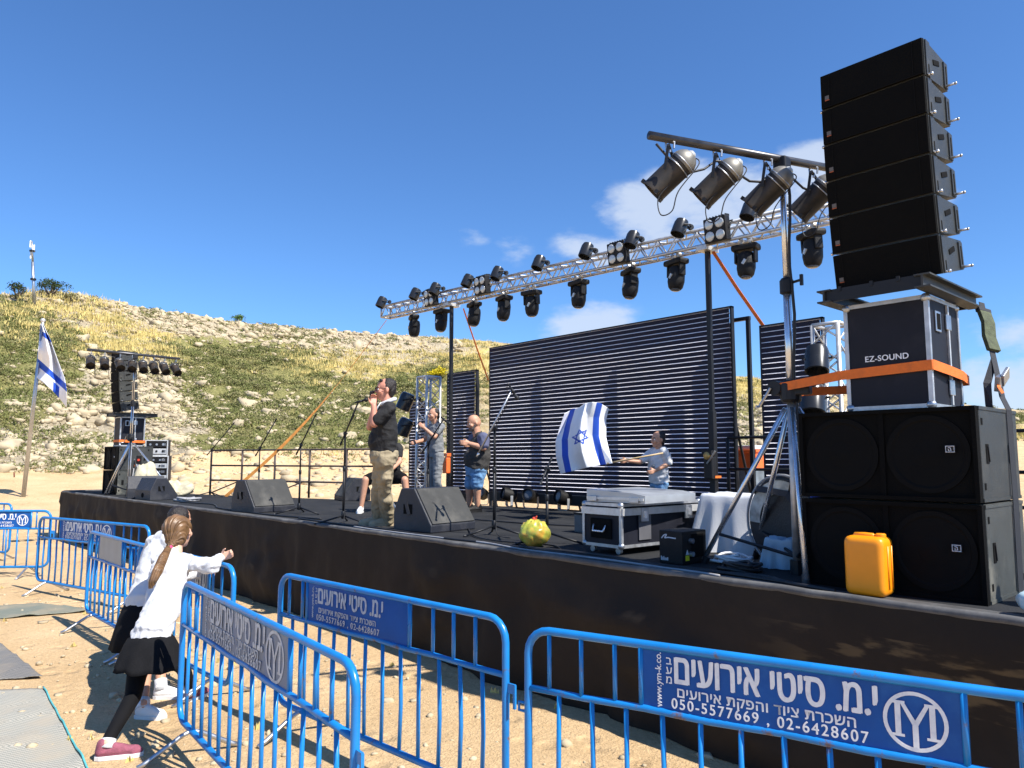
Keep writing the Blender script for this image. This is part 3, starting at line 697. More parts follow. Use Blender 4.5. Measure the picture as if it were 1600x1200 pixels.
def build_stage():
    st = thing('stage', 'long low stage with black carpeted deck and dark cloth skirt', 'stage', (-10, 6.2, 0))
    L0 = Vector(st.location)
    def part(mb, name, m, smooth=False):
        mb.v = [tuple(Vector(p)-L0) for p in mb.v]; return mb.build(name, m, st, smooth)
    poly = FRONT+BACK
    mb = MB(); mb.prism(poly, (0, 0, S-.10), (1, 0, 0), (0, 1, 0), (0, 0, 1), .10); part(mb, 'deck', DECKM)
    # skirt: a sheet of cloth with soft folds
    path = [Vector((-21.68, 5.95)), Vector((-21.7, 4.12))]
    pts = []
    for k in range(12): pts.append((Vector((-21.74, 5.95-(5.95-4.10)*k/12)), Vector((-1, 0))))
    x = -21.74
    while x < 1.6: pts.append((Vector((x, fy(x)-.035)), Vector((0, -1)))); x += .07
    rows = 15; verts = []
    for i in range(rows):
        v = i/(rows-1); z = (S-.012)*(1-v)+.004
        for j, (p, nrm) in enumerate(pts):
            s = p.x if nrm.y else p.y*1.0+40
            fold = .070*fbm(s*.9, v*.9, 2)+.050*fbm(s*2.2, v*.9, 8, 3)+.022*math.sin(s*6+3.5*fbm(s*.7, v*.6, 4))*max(0, fbm(s*.5, 3, 3)+.3)-.05*math.exp(-((s % 2.6)-1.3)**2/.004)*v
            sag = .14*max(0, fbm(s*.75, v*1.8, 13))*math.sin(math.pi*v)
            d = (fold*(.25+.9*v)+sag+.02*v)
            q = p+nrm*(d+.01)
            verts.append((q.x-L0.x, q.y-L0.y, z-(.03*max(0, fbm(s*.8, 3, 1))*v if 0 else 0)))
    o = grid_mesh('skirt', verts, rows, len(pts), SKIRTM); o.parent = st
    mb = MB(); pl = [(-21.72, 6.0), ] + FRONT
    tp = [Vector((-21.73, 5.9, S+.004)), Vector((-21.73, 4.16, S+.004))]
    x = -21.6
    while x < 1.6: tp.append(Vector((x, fy(x)-.030+.008*fbm(x*3, 1), S-.002+.010*fbm(x*2.2, 5)))); x += .2
    mb.tube(tp, .026, 8); part(mb, 'edge_trim', TRIMM, True)
    mb = MB(); x = -21.4; rr = []
    while x < 1.6:
        y = fy(x)
        rr.append([Vector((x, y-.01, S+.004)), Vector((x, y+.16+.03*fbm(x*1.1, 2), S+.003)), Vector((x, y+.16, S+.001)), Vector((x, y-.01, S+.001))]); x += .25
    mb.rings(rr); part(mb, 'front_strip', mat('worn_grey_deck_strip', (.062, .062, .063), .75, var=.35, scale=5, dust=(.14, .13, .115), damt=.6, bump=.3))
    for x in np.arange(-20.5, 1.5, 2.0):
        for y in (5.2, 7.4):
            if y < 6 or x > -12.0: mb = MB(); mb.cyl((x, y, 0), (x, y, S-.1), .03, n=8); part(mb, 'support_leg', STEEL)
    return st
build_stage()

def railing(name, pts, z0, h, label, m=RUSTBR, post_every=.95, rails=(1.0, .66, .33), group=None):
    t = thing(name, label, 'railing', (*pts[0], z0), 0, group); o = Vector((*pts[0], z0))
    for a, b in zip(pts[:-1], pts[1:]):
        a, b = Vector((*a, z0))-o, Vector((*b, z0))-o; L = (b-a).length; n = max(1, round(L/post_every))
        for q in rails: MB().cyl(a+UPV*h*q, b+UPV*h*q, .019, n=8).build('rail', m, t, True)
        for k in range(n+1):
            p = a.lerp(b, k/n); MB().cyl(p, p+UPV*h, .024, n=8).build('post', m, t, True)
    return t
A = PZ(328, 773); B = PZ(602, 782)
r1 = railing('stage_railing', [(A.x, A.y), (B.x, B.y)], S, 1.02, 'brown steel railing along the back edge of the stage behind the microphone stands')
for k in (0, 2, 4):
    d = (B-A).normalized()
    MB().cyl(d*(.95*k+.05)+UPV*.05, d*(.95*k+.95)+UPV*.33, .015, n=6).build('brace', RUSTBR, r1, True)
railing('stage_railing', [(-5.45, 8.78), (-4.1, 8.79), (-2.2, 8.8), (1.4, 8.8)], S, 1.10, 'black railing on the back of the stage seen between the two screens', DKSTEEL, 1.25, (1.0, .62, .3))

# ------------------------------------------------------------------ slatted LED screens
LEDM = mat('dark_screen_louvres', (.014, .0125, .026), .5, spec=.2, var=.25, scale=3, bump=.2, bscale=120)
def translucent(name, col):
    m = mat(name, col, .5, var=.08, scale=2); nt = m.node_tree; b = nt.nodes['Principled BSDF']
    tr = nt.nodes.new('ShaderNodeBsdfTranslucent'); tr.inputs[0].default_value = (*col, 1); mx = nt.nodes.new('ShaderNodeMixShader'); mx.inputs[0].default_value = 1.0
    nt.links.new(b.outputs[0], mx.inputs[1]); nt.links.new(tr.outputs[0], mx.inputs[2]); nt.links.new(mx.outputs[0], nt.nodes['Material Output'].inputs[0]); return m
GAPLIGHT = translucent('backlit_gap_strip', (.93, .92, .95))
def screen(label, x0, x1, z0, z1, Y, n, sup_y=.9):
    t = thing('slatted_screen', label, 'screen', ((x0+x1)/2, Y, 0)); w = x1-x0; h = z1-z0
    mb = MB(); k = 0; mod = 20
    for i in range(n):
        z = z0+(i+.5)*h/n
        x = -w/2
        while x < w/2-.01:
            xe = min(x+mod, w/2)
            # each louvre is a dark blade plus an added pale strip for sunlight through the gap, broken at the module joints
            mb.m = 0; mb.box(((x+xe)/2, -.0, z-h/n*.10), (xe-x-.004, .010, h/n*.84))
            mb.m = 1; mb.box(((x+xe)/2, .020+.002*random.random(), z+h/n*.385), (xe-x-.006, .0025, h/n*.29), rot=(.85, 0, 0))
            x = xe
    mb.build('louvre', [LEDM, GAPLIGHT], t)
    mb = MB()
    for s in (-1, 1): mb.box((s*(w/2+.012), .05, (z0+z1)/2+.012), (.024, .07, h+.024))
    mb.box((0, .05, z1+.012), (w+.048, .07, .024)); mb.build('frame', DKSTEEL, t)
    mb = MB(); mb.box((0, .04, z0-.09), (w, .10, .17)); mb.build('base_rail', DKSTEEL, t)
    for s in ([-.5, -.17, .17, .5] if w > 2 else [-.5, .5]):
        mb = MB(); mb.cyl((s*(w-.1), .12, 0), (s*(w-.1), .12, z1-.2), .03, n=8)
        mb.cyl((s*(w-.1), .12+sup_y, 0), (s*(w-.1), .14, z1*.62), .02, n=8); mb.build('support', DKSTEEL, t)
    return t
screen('large wide slatted screen of dark louvres at the back of the stage', -10.68, -5.50, 1.36, 4.06, 9.0, 39)
screen('small tall slatted screen left of the big screen, behind the bald man', -12.02, -11.12, 1.30, 3.68, 9.0, 34)
screen('small tall slatted screen right of the big screen, beside the speaker stack', -5.04, -4.22, 1.40, 3.72, 9.0, 33)
screen('narrow slatted screen piece partly hidden behind the left tower truss', PY(639, 700, 9.6).x, PY(668, 700, 9.6).x, 1.3, 3.25, 9.6, 28)
# tall black frame post at the right end of the large screen
t = thing('frame_post', 'thin black square post standing just right of the big screen', 'post', (-5.36, 9.25, 0))
mb = MB(); mb.box((0, 0, 1.95), (.05, .05, 3.9)); mb.box((-.1, 0, 3.92), (.26, .05, .05)); mb.build('pole', DKSTEEL, t)
mb = MB(); mb.box((0, 0, .02), (.4, .4, .04)); mb.build('base_plate', DKSTEEL, t)
t = thing('frame_post', 'thin black post between the small left screen and the big screen', 'post', (-10.92, 9.25, 0))
mb = MB(); mb.box((0, 0, 1.75), (.05, .05, 3.5)); mb.build('pole', DKSTEEL, t)
mb = MB(); mb.box((0, 0, .02), (.4, .4, .04)); mb.build('base_plate', DKSTEEL, t)

# ------------------------------------------------------------------ truss, lifting posts and hanging lights
TY = 8.6
def tz(x): return 5.17 + (4.93-5.17)*(x+13.75)/(9.85)
def lattice(mb, p0, p1, offs, n, r, zig):
    """zig-zag braces between chord pairs"""
    for a, b in zig:
        oa, ob = Vector(offs[a]), Vector(offs[b])
        for k in range(n):
            u0, u1 = k/n, (k+1)/n
            A_, B_ = (oa, ob) if k % 2 == 0 else (ob, oa)
            mb.cyl(p0.lerp(p1, u0)+A_, p0.lerp(p1, u1)+B_, r, n=5)
def truss(name, label, p0, p1, half, n, r, m, side_axis):
    t = thing(name, label, 'truss', p0); p0, p1 = Vector(p0)-Vector(p0), Vector(p1)-Vector(p0)
    d = (p1-p0).normalized(); a = Vector(side_axis); b = d.cross(a).normalized()
    offs = [a*half+b*half, a*half-b*half, -a*half-b*half, -a*half+b*half]
    for q in offs: MB().cyl(p0+q, p1+q, r, n=10).build('chord', m, t, True)
    mb = MB(); lattice(mb, p0, p1, offs, n, r*.5, [(0, 1), (1, 2), (2, 3), (3, 0)]); mb.build('lattice', m, t, True)
    for e in (p0, p1):
        mb = MB()
        for k in range(4): mb.cyl(e+offs[k], e+offs[(k+1) % 4], r*.9, n=8)
        mb.build('end_frame', m, t, True)
    return t
truss('lighting_truss', 'long silver lattice truss carrying stage lights above the screens', (-13.75, TY, tz(-13.75)), (-3.5, TY, tz(-3.5)), .115, 62, .024, ALUD, (0, 1, 0))
truss('tower_truss', 'short upright silver lattice tower left of the bald man', (PY(669, 680, 8.35).x, 8.35, .02), (PY(669, 680, 8.35).x, 8.35, 3.55), .16, 16, .025, ALU, (0, 1, 0))
truss('tower_truss', 'upright silver lattice tower beside the small right screen', (-3.86, 8.5, .02), (-3.86, 8.5, 3.52), .15, 16, .025, ALU, (0, 1, 0))

def lift_post(x, label, collar, z_top):
    t = thing('lifting_post', label, 'lifting post', (x, TY, 0))
    mb = MB(); mb.box((0, 0, 1.30), (.085, .085, 2.6), bev=.008); mb.build('outer_mast', DKSTEEL, t)
    mb = MB(); mb.box((0, 0, 3.5), (.06, .06, 2*(z_top-3.5)), bev=.006); mb.build('inner_mast', DKSTEEL, t)
    mb = MB()
    for a in range(4):
        c, s = math.cos(a*math.pi/2+.78), math.sin(a*math.pi/2+.78); mb.cyl((0, 0, .35), (c*.9, s*.9, .03), .025, n=8); mb.cyl((0, 0, .08), (c*.9, s*.9, .03), .02, n=8)
    mb.build('base', DKSTEEL, t)
    mb = MB(); mb.box((0, -.09, 1.84), (.13, .10, .30), bev=.02); mb.box((0, -.10, 2.04), (.15, .12, .06)); mb.build('winch', ORCRATE if collar == 'o' else DKSTEEL, t)
    mb = MB(); mb.tube([(0, -.15, 1.9), (.10, -.2, 1.98), (.16, -.2, 2.06)], .012, 6); mb.build('winch_handle', STEEL, t)
    mb = MB(); mb.box((0, 0, z_top+.02), (.16, .30, .06)); mb.build('saddle', ALU, t)
    return t
lift_post(-11.36, 'black lifting post under the left part of the lighting truss', 'o', tz(-11.36)-.17)
p = lift_post(-5.56, 'black lifting post in front of the big screen under the right part of the truss', 'b', tz(-5.56)-.17)
mb = MB(); mb.box((0, 0, 1.72), (.14, .14, .03)); mb.build('orange_collar', ORANGE, p)
mb = MB(); mb.lathe((0, -.12, 2.0), (0, -1, 0), [(0, .05), (.04, .05), (.05, .02)], 12); mb.build('brass_drum', mat('brass', (.5, .33, .12), .4, .8), p)
# webbing straps running from the truss down to the screens
def strap(pts, w, wd, label, m=ORANGE, name='ratchet_strap', th=.004):
    mb = MB(); o = Vector(pts[0]); mb.ribbon([Vector(p)-o for p in pts], wd, w, th); b = mb.build(name, m, None, False, o); return tag(b, label, 'strap')
a = PY(724, 482, 8.65); b = PY(763, 594, 9.12); strap([a, a.lerp(b, .5)-UPV*.02, b], .06, (1, -.3, 0), 'orange strap from the left truss post down to the top of the big screen')
a = PY(1114, 393, 8.65); b = PY(1193, 510, 9.05); strap([a, a.lerp(b, .5)-UPV*.02, b], .06, (1, -.3, 0), 'orange strap from the right truss post down to the small right screen')
a = PY(604, 500, TY); b = PZ(352, 776, S); g = b+(b-a)*.03
pts = [a.lerp(b, k/14)-UPV*.30*math.sin(math.pi*k/14) for k in range(15)]
tv = (b-a).normalized(); side = tv.cross(FW).normalized(); wds = [(side*math.cos(1.53*min(1, max(0, 1.55-k/6)))+tv.cross(side)*math.sin(1.53*min(1, max(0, 1.55-k/6)))) for k in range(15)]
strap(pts, .065, wds, 'long orange strap slanting from the left truss end down to the stage railing', FADEOR)

def moving_head():
    t = thing('moving_head_light', 'x', 'stage light')
    mb = MB(); mb.cyl((-.06, 0, .0), (-.06, 0, -.07), .016, n=8); mb.cyl((.06, 0, 0), (.06, 0, -.07), .016, n=8)
    mb.lathe((-.06, 0, .0), (0, 1, 0), [(-.02, .035), (.02, .035)], 10); mb.lathe((.06, 0, 0), (0, 1, 0), [(-.02, .035), (.02, .035)], 10); mb.cyl((-.07, 0, -.055), (.07, 0, -.055), .012, n=8); mb.build('clamp', STEEL, t)
    mb = MB(); mb.box((0, 0, -.105), (.35, .20, .085), bev=.035); mb.build('base', BLK, t)
    for s in (-1, 1):
        mb = MB(); mb.box((s*.128, 0, -.225), (.030, .11, .17), bev=.012); mb.build('arm', BLK, t)
    mb = MB(); mb.lathe((0, .02, -.165), (0, -.10, -1), [(0, .07), (.02, .105), (.08, .118), (.22, .122), (.30, .105), (.335, .080)], 14); h = mb.build('head', BLK, t, True, auto=40)
    mb = MB(); mb.lathe((0, -.014, -.499), (0, -.10, -1), [(0, .068), (.012, .068), (.02, .05)], 14); mb.build('lens', DLENS, h, True)
    mb = MB(); mb.box((.015, -.118, -.32), (.035, .02, .07), rot=(0, .6, 0)); mb.build('badge', LENS, h)
    return t
def pin_par():
    t = thing('par_light', 'x', 'stage light')
    mb = MB(); mb.lathe((0, -.10, .06), (0, -.40, -.92), [(-.06, .06), (-.05, .085), (.0, .098), (.17, .098), (.175, .085), (.12, .08)], 16); b = mb.build('can', mat('satin_black_can', (.030, .031, .033), .25, .35, var=.1), t, True, auto=35)
    mb = MB(); mb.tube([(-.112, -.13, .02), (-.112, -.03, .03), (-.05, .03, .03), (.05, .03, .03), (.112, -.03, .03), (.112, -.13, .02)], .010, 6); mb.build('yoke', DKSTEEL, t)
    mb = MB(); mb.lathe((0, .05, .03), (1, 0, 0), [(-.02, .04), (.02, .04)], 10); mb.build('clamp', DKSTEEL, t)
    return t
def four_cell():
    t = thing('blinder_light', 'x', 'stage light')
    mb = MB(); mb.box((0, -.06, 0), (.33, .12, .33), bev=.015); b = mb.build('housing', BLK, t)
    for i in (-1, 1):
        for j in (-1, 1):
            mb = MB(); mb.lathe((i*.078, -.119, j*.078), (0, -1, 0), [(0, .066), (.008, .066), (.012, .05), (.016, .02)], 16); mb.build('lamp', LENS, t, True)
    mb = MB()
    for k in range(7): mb.box((-.14+k*.047, -.02, .175), (.008, .10, .03))
    mb.build('heat_fin', BLK, t)
    mb = MB(); mb.tube([(-.18, -.05, 0), (-.18, .04, .10), (0, .06, .10), (.18, .04, .10), (.18, -.05, 0)], .010, 6); mb.build('bracket', DKSTEEL, t)
    return t
MHP, PPP, FCP = moving_head(), pin_par(), four_cell()
def where(n, i):
    o = ['first', 'second', 'third', 'fourth', 'fifth', 'sixth', 'seventh', 'eighth', 'ninth', 'tenth', 'eleventh']
    if i == 0: return 'leftmost'
    if i == n-1: return 'rightmost'
    return o[i]+' from the left'
def place(proto, first, loc, rz, label, group, rx=0.0):
    o = proto if first else dup(proto)
    o.location = loc; o.rotation_euler = (rx, 0, rz); o['label'] = label; o['group'] = group
    return o
heads = [(646, 512), (690, 503), (741, 493), (788, 483), (830, 466), (904, 450), (986, 440), (1057, 425), (1166, 400), (1267, 382)]
for i, (px, py) in enumerate(heads):
    x = PY(px, py, TY).x
    o = place(MHP, i == 0, (x, TY-.0, tz(x)-.135), random.uniform(-.5, .3), 'black moving head light hanging under the long truss, %s' % where(10, i), 'moving heads under the truss', random.uniform(-.06, .06))
pars = [(606, 486), (659, 477), (690, 460), (742, 452), (788, 438), (853, 424), (928, 407), (1000, 388), (1076, 366), (1185, 343)]
for i, (px, py) in enumerate(pars):
    x = PY(px, py, TY-.2).x
    place(PPP, i == 0, (x, TY-.22, tz(x)+.13), random.uniform(-.45, -.2), 'short black can light on the front of the truss top, %s' % where(10, i), 'can lights on the truss')
fours = [(676, 471), (756, 447), (969, 401), (1123, 361)]
for i, (px, py) in enumerate(fours):
    x = PY(px, py, TY-.2).x
    place(FCP, i == 0, (x, TY-.18, tz(x)+.02), 0, 'square four-lamp light fixed to the truss, %s' % where(4, i), 'four-lamp lights on the truss', .12)
# lights clamped to the two upright towers
for (px, py, Y, s, lab) in [(648, 628, 8.2, 1.5, 'black can light high on the left tower truss'), (646, 668, 8.2, 1.5, 'black can light low on the left tower truss, above a stand'),
                            (1279, 566, 8.2, 1.35, 'round black can light high on the right tower truss'), (1272, 628, 8.2, 1.5, 'round black can light low on the right tower truss')]:
    q = PY(px, py, Y); o = dup(PPP, q, -.9 if px < 700 else .35, lab, 'can lights on the towers'); o.scale = (s, s, s)

# ------------------------------------------------------------------ crowd barriers
LTXT = [heb('י.מ. סיטי אירועים'), heb('השכרת ציוד והפקת אירועים'), '050-5577669 , 02-6428607']
def logo(t, cx, cz, r, m):
    """ring with a serifed M whose middle runs down as a Y"""
    mb = MB(); n = 40; y0 = -.006
    for j in range(n):
        a0, a1 = 2*math.pi*j/n, 2*math.pi*(j+1)/n
        mb.prism([(r*math.cos(a0), r*math.sin(a0)), (r*math.cos(a1), r*math.sin(a1)), (r*.87*math.cos(a1), r*.87*math.sin(a1)), (r*.87*math.cos(a0), r*.87*math.sin(a0))], (cx, y0, cz), (1, 0, 0), (0, 0, 1), (0, -1, 0), .001)
    for s in (-1, 1):
        mb.prism([(s*.62*r, .56*r), (s*.44*r, .56*r), (s*.44*r, -.52*r), (s*.62*r, -.52*r)], (cx, y0, cz), (1, 0, 0), (0, 0, 1), (0, -1, 0), .001)
        mb.prism([(s*.72*r, -.47*r), (s*.34*r, -.47*r), (s*.34*r, -.56*r), (s*.72*r, -.56*r)], (cx, y0-.0003, cz), (1, 0, 0), (0, 0, 1), (0, -1, 0), .001)
        mb.prism([(s*.76*r, .64*r), (s*.30*r, .64*r), (s*.30*r, .54*r), (s*.76*r, .54*r)], (cx, y0-.0003, cz), (1, 0, 0), (0, 0, 1), (0, -1, 0), .001)
        mb.prism([(s*.44*r, .56*r), (s*.30*r, .56*r), (-s*.09*r, -.12*r), (s*.09*r, -.12*r)], (cx, y0-.0006, cz), (1, 0, 0), (0, 0, 1), (0, -1, 0), .001)
    mb.prism([(.09*r, -.05*r), (-.09*r, -.05*r), (-.09*r, -.86*r), (.09*r, -.86*r)], (cx, y0-.0009, cz), (1, 0, 0), (0, 0, 1), (0, -1, 0), .001)
    return mb.build('logo', m, t)
def barrier(p0, p1, label, sign='full', sx0=.40, sx1=1.86, lean=0.0, name='crowd_barrier'):
    p0, p1 = Vector((*p0, 0)), Vector((*p1, 0)); L = (p1-p0).length; rz = math.atan2((p1-p0).y, (p1-p0).x)
    t = thing(name, label, 'barrier', p0, rz, 'blue crowd barriers')
    if lean: t.rotation_euler = (lean, 0, rz)
    zt, zm, zb, rc, r = 1.09, .80, .17, .12, .0205
    pts = []
    for cx, cz, a0 in ((rc, zt-rc, math.pi), (L-rc, zt-rc, math.pi/2), (L-rc, zb+rc, 0), (rc, zb+rc, -math.pi/2)):
        for k in range(6):
            a = a0-k*math.pi/10; pts.append((cx+rc*math.cos(a), 0, cz+rc*math.sin(a)))
    mb = MB(); mb.tube(pts, r, 10, closed=True); mb.build('frame', BLUE, t, True)
    mb = MB(); mb.tube([(r*.5, 0, zm)]+[(L*k/8, .004*math.sin(k*2.1), zm+.004*math.cos(k*3)) for k in range(1, 8)]+[(L-r*.5, 0, zm)], .017, 8); mb.build('middle_rail', BLUE, t, True)
    n = round(L/.178)
    for k in range(1, n):
        x = L*k/n; b = random.uniform(-.006, .006)
        mb = MB(); mb.tube([(x, 0, zb), (x+b, b, .45), (x, 0, zm)], .0125, 8); mb.build('bar', BLUE, t, True)
        xs_ = x-.055
        if .10 < xs_ < sx0-.06 or sx1+.06 < xs_ < L-.1:
            mb = MB(); mb.cyl((xs_, 0, zm), (xs_, 0, zt), .0115, n=8); mb.build('short_bar', BLUE, t, True)
    for x in (sx0, sx1):
        mb = MB(); mb.cyl((x, 0, zm), (x, 0, zt), .0135, n=8); mb.build('short_bar', BLUE, t, True)
    for x in (.32, L-.32):
        mb = MB(); mb.tube([(x, -.32, .012), (x, -.27, .03), (x, -.06, zb-.02), (x, 0, zb), (x, .06, zb-.02), (x, .27, .03), (x, .32, .012)], .016, 8); mb.build('foot', STEEL, t, True)
    mb = MB(); mb.box((L+.035, 0, .74), (.07, .012, .05)); mb.box((L+.065, 0, .70), (.014, .014, .12)); mb.build('hook', BLUE, t)
    mb = MB()
    for z in (.34, .70): mb.tube([(-.02, 0, z-.02), (-.055, 0, z-.02), (-.055, 0, z+.02), (-.02, 0, z+.02)], .008, 6)
    mb.build('loop', BLUE, t)
    w = sx1-sx0; cx = (sx0+sx1)/2; hz = zt-zm
    sm = {'full': SIGNB, 'plain': SIGNB, 'faded': SIGNG, 'grey': SIGNW, 'text': SIGNG}[sign]
    rows = [(sx0+.012+(w-.024)*i/16) for i in range(17)]
    mb = MB(); rg = []
    for x in rows:
        yy = .002*math.sin(x*9)
        rg.append([Vector((x, yy-.0025, zm+.012)), Vector((x, yy-.0025, zt-.016)), Vector((x, yy+.0025, zt-.016)), Vector((x, yy+.0025, zm+.012))])
    mb.rings(rg); sg = mb.build('sign_panel', sm, t)
    if sign != 'grey':
        m = WHITE if sign == 'full' else FADEDW
        rr = (math.pi/2, 0, 0); k = w/1.29 if w > .9 else .8
        cz = (zm+zt)/2
        text_mesh('lettering', LTXT[0], .190*k, m, sg, (sx0+.580*k, -.006, cz+.052), rr, .0042*k, sx=.650)
        text_mesh('lettering', LTXT[1], .062*k, m, sg, (sx0+.545*k, -.006, cz-.046), rr, .0012*k, sx=1.0, spacing=1.05)
        text_mesh('lettering', LTXT[2], .064*k, m, sg, (sx0+.552*k, -.006, cz-.098), rr, .0010*k, sx=.92, spacing=1.25)
        text_mesh('lettering', 'www.ym-k.co.', .042*k, m, sg, (sx0+.088*k, -.006, cz-.0), (math.pi/2, -math.pi/2, 0), .0008*k)
        for i, ch in enumerate('בעמ'): text_mesh('lettering', ch, .050*k, m, sg, (sx0+.138*k, -.006, cz+.088-.042*i), rr, .0008*k)
        if sign != 'plain': logo(sg, sx1-.165*k, cz-.004, .112*k, m)
    return t
barrier((-2.83, 2.65), (-.45, 3.36), 'nearest blue barrier at the right with a clear white and blue sign and round monogram', 'full', .61, 1.90)
barrier((-5.38, 2.49), (-3.06, 2.70), 'blue barrier in the middle before the stage, its dark blue sign without a monogram', 'plain', .37, 1.52)
barrier((-5.50, 1.83), (-2.80, 1.64), 'blue barrier cutting in at an angle toward the camera with a faded grey sign', 'faded', .46, 1.98)
barrier((-8.25, 2.28), (-5.96, 2.36), 'blue barrier the two girls lean on, faded lettering half hidden by them', 'text', .45, 1.80)
barrier((-10.05, 2.22), (-7.72, 2.28), 'blue barrier left of the girls with a blank grey sign sheet', 'grey', .42, 1.30)
barrier((-13.05, 2.20), (-10.28, 2.95), 'blue barrier near the far corner of the stage skirt with a white lettered sign', 'full', .62, 2.05)
barrier((-15.97, .83), (-14.5, 2.60), 'blue barrier at the left edge of the view with a white lettered sign', 'full', .90, 1.98)
barrier((-19.8, 1.2), (-17.2, 2.42), 'farthest blue barrier at the left edge with a grey sign sheet', 'grey', .5, 1.6)
# ------------------------------------------------------------------ sound system
def sub_cabinet(scuffed=False):
    """double subwoofer: wide box, two big cones behind the open grille, handle recesses in its sides"""
    w, d, h = 1.05, .80, .555
    t = thing('subwoofer', 'x', 'speaker')
    side = SCUFF if scuffed else SPKSIDE
    mb = MB(); mb.box((0, d/2+.03, h/2), (w, d-.06, h), bev=.010)
    # rim round the front
    b = mb.build('cabinet', side, t)
    mb = MB()
    for s in (-1, 1): mb.box((s*(w/2-.012), .018, h/2), (.024, .046, h-.004)); mb.box((0, .0185, h/2+s*(h/2-.014)), (w-.05, .045, .024))
    mb.build('front_rim', GRILLE, t)
    mb = MB(); mb.box((0, .024, h/2), (w-.046, .006, h-.05)); mb.build('grille', GRILLE, t)
    mb = MB(); mb.box((.0, .014, h/2), (.03, .014, h-.05)); mb.build('divider', GRILLE, t)
    for s in (-1, 1):
        mb = MB(); c = (s*.255, .020, h/2)
        mb.lathe(c, (0, -1, 0), [(0, .232), (.008, .232), (.008, .205), (-.001, .19), (-.001, .09), (.006, .05), (.008, .01)], 36); mb.build('cone', CONE, t, True, auto=30)
    for y in (.17, .62):
        for z, hh in ((h*.5, .115),):
            mb = MB(); mb.box((w/2, y, z), (.008, .050, hh), bev=.003); hd = mb.build('side_handle', HOLE, t)
            mb = MB(); mb.box((w/2+.004, y+.01, z), (.012, .010, hh*.8), rot=(.2, 0, 0)); mb.build('grip', DKSTEEL, hd)
    for y in (.10, .70):
        for z in (.09, h-.09): MB().box((w/2, y, z), (.006, .028, .04), bev=.002).build('rigging_hole', HOLE, t)
    for z in (.012, h-.012): MB().box((w/2, .42, z), (.01, .74, .02)).build('edge_bead', side, t)
    mb = MB(); mb.box((w/2-.14, -.001, h*.55), (.055, .006, .045)); bg = mb.build('badge', DKSTEEL, t)
    mb = MB(); mb.tube([(w/2-.162, -.005, h*.55-.017), (w/2-.118, -.005, h*.55-.017), (w/2-.118, -.005, h*.55+.017), (w/2-.162, -.005, h*.55+.017)], .0022, 4, True); mb.tube([(w/2-.150, -.005, h*.55+.008), (w/2-.138, -.005, h*.55+.008), (w/2-.134, -.005, h*.55-.01), (w/2-.148, -.005, h*.55-.01), (w/2-.148, -.005, h*.55)], .002, 4); mb.build('badge_mark', WHITE, bg)
    return t

def flight_case(w, d, h, name, text=None, latches=True):
    t = thing(name, 'x', 'flight case')
    mb = MB(); mb.box((0, d/2, h/2), (w-.012, d-.012, h-.012)); mb.build('panels', CASEBLK, t)
    e = .026
    for sx in (-1, 1):
        for y in (e/2, d-e/2): MB().box((sx*(w/2-e/2), y, h/2), (e, e, h-.05)).build('edge_trim', ALUD, t)
        for z in (e/2, h-e/2): MB().box((sx*(w/2-e/2), d/2, z), (e, d-.05, e)).build('edge_trim', ALUD, t)
    for y in (e/2, d-e/2):
        for z in (e/2, h-e/2): MB().box((0, y, z), (w-.05, e, e)).build('edge_trim', ALUD, t)
    for sx in (-1, 1):
        for y in (.018, d-.018):
            for z in (.018, h-.018): MB().ball((sx*(w/2-.018), y, z), .030, 10, 8).build('corner', STEEL, t, True)
    if latches:
        for z in (h*.80, h*.20):
            MB().box((w/2+.003, d*.60, z), (.012, .085, .10), bev=.004).build('latch', STEEL, t)
        MB().box((w/2+.001, d*.60, h*.5), (.012, .022, h-.06)).build('hinge_strip', ALU, t)
        mb = MB(); mb.box((w/2, d*.28, h*.78), (.008, .09, .13), bev=.003); q = mb.build('handle_plate', STEEL, t)
        mb = MB(); mb.box((w/2+.003, d*.28, h*.78), (.008, .055, .10)); mb.build('handle', HOLE, q)
    if text: text_mesh('lettering', text, .052, WHITE, t, (.0, -.0012, h*.47), (math.pi/2, 0, 0), .001, spacing=1.05)
    return t

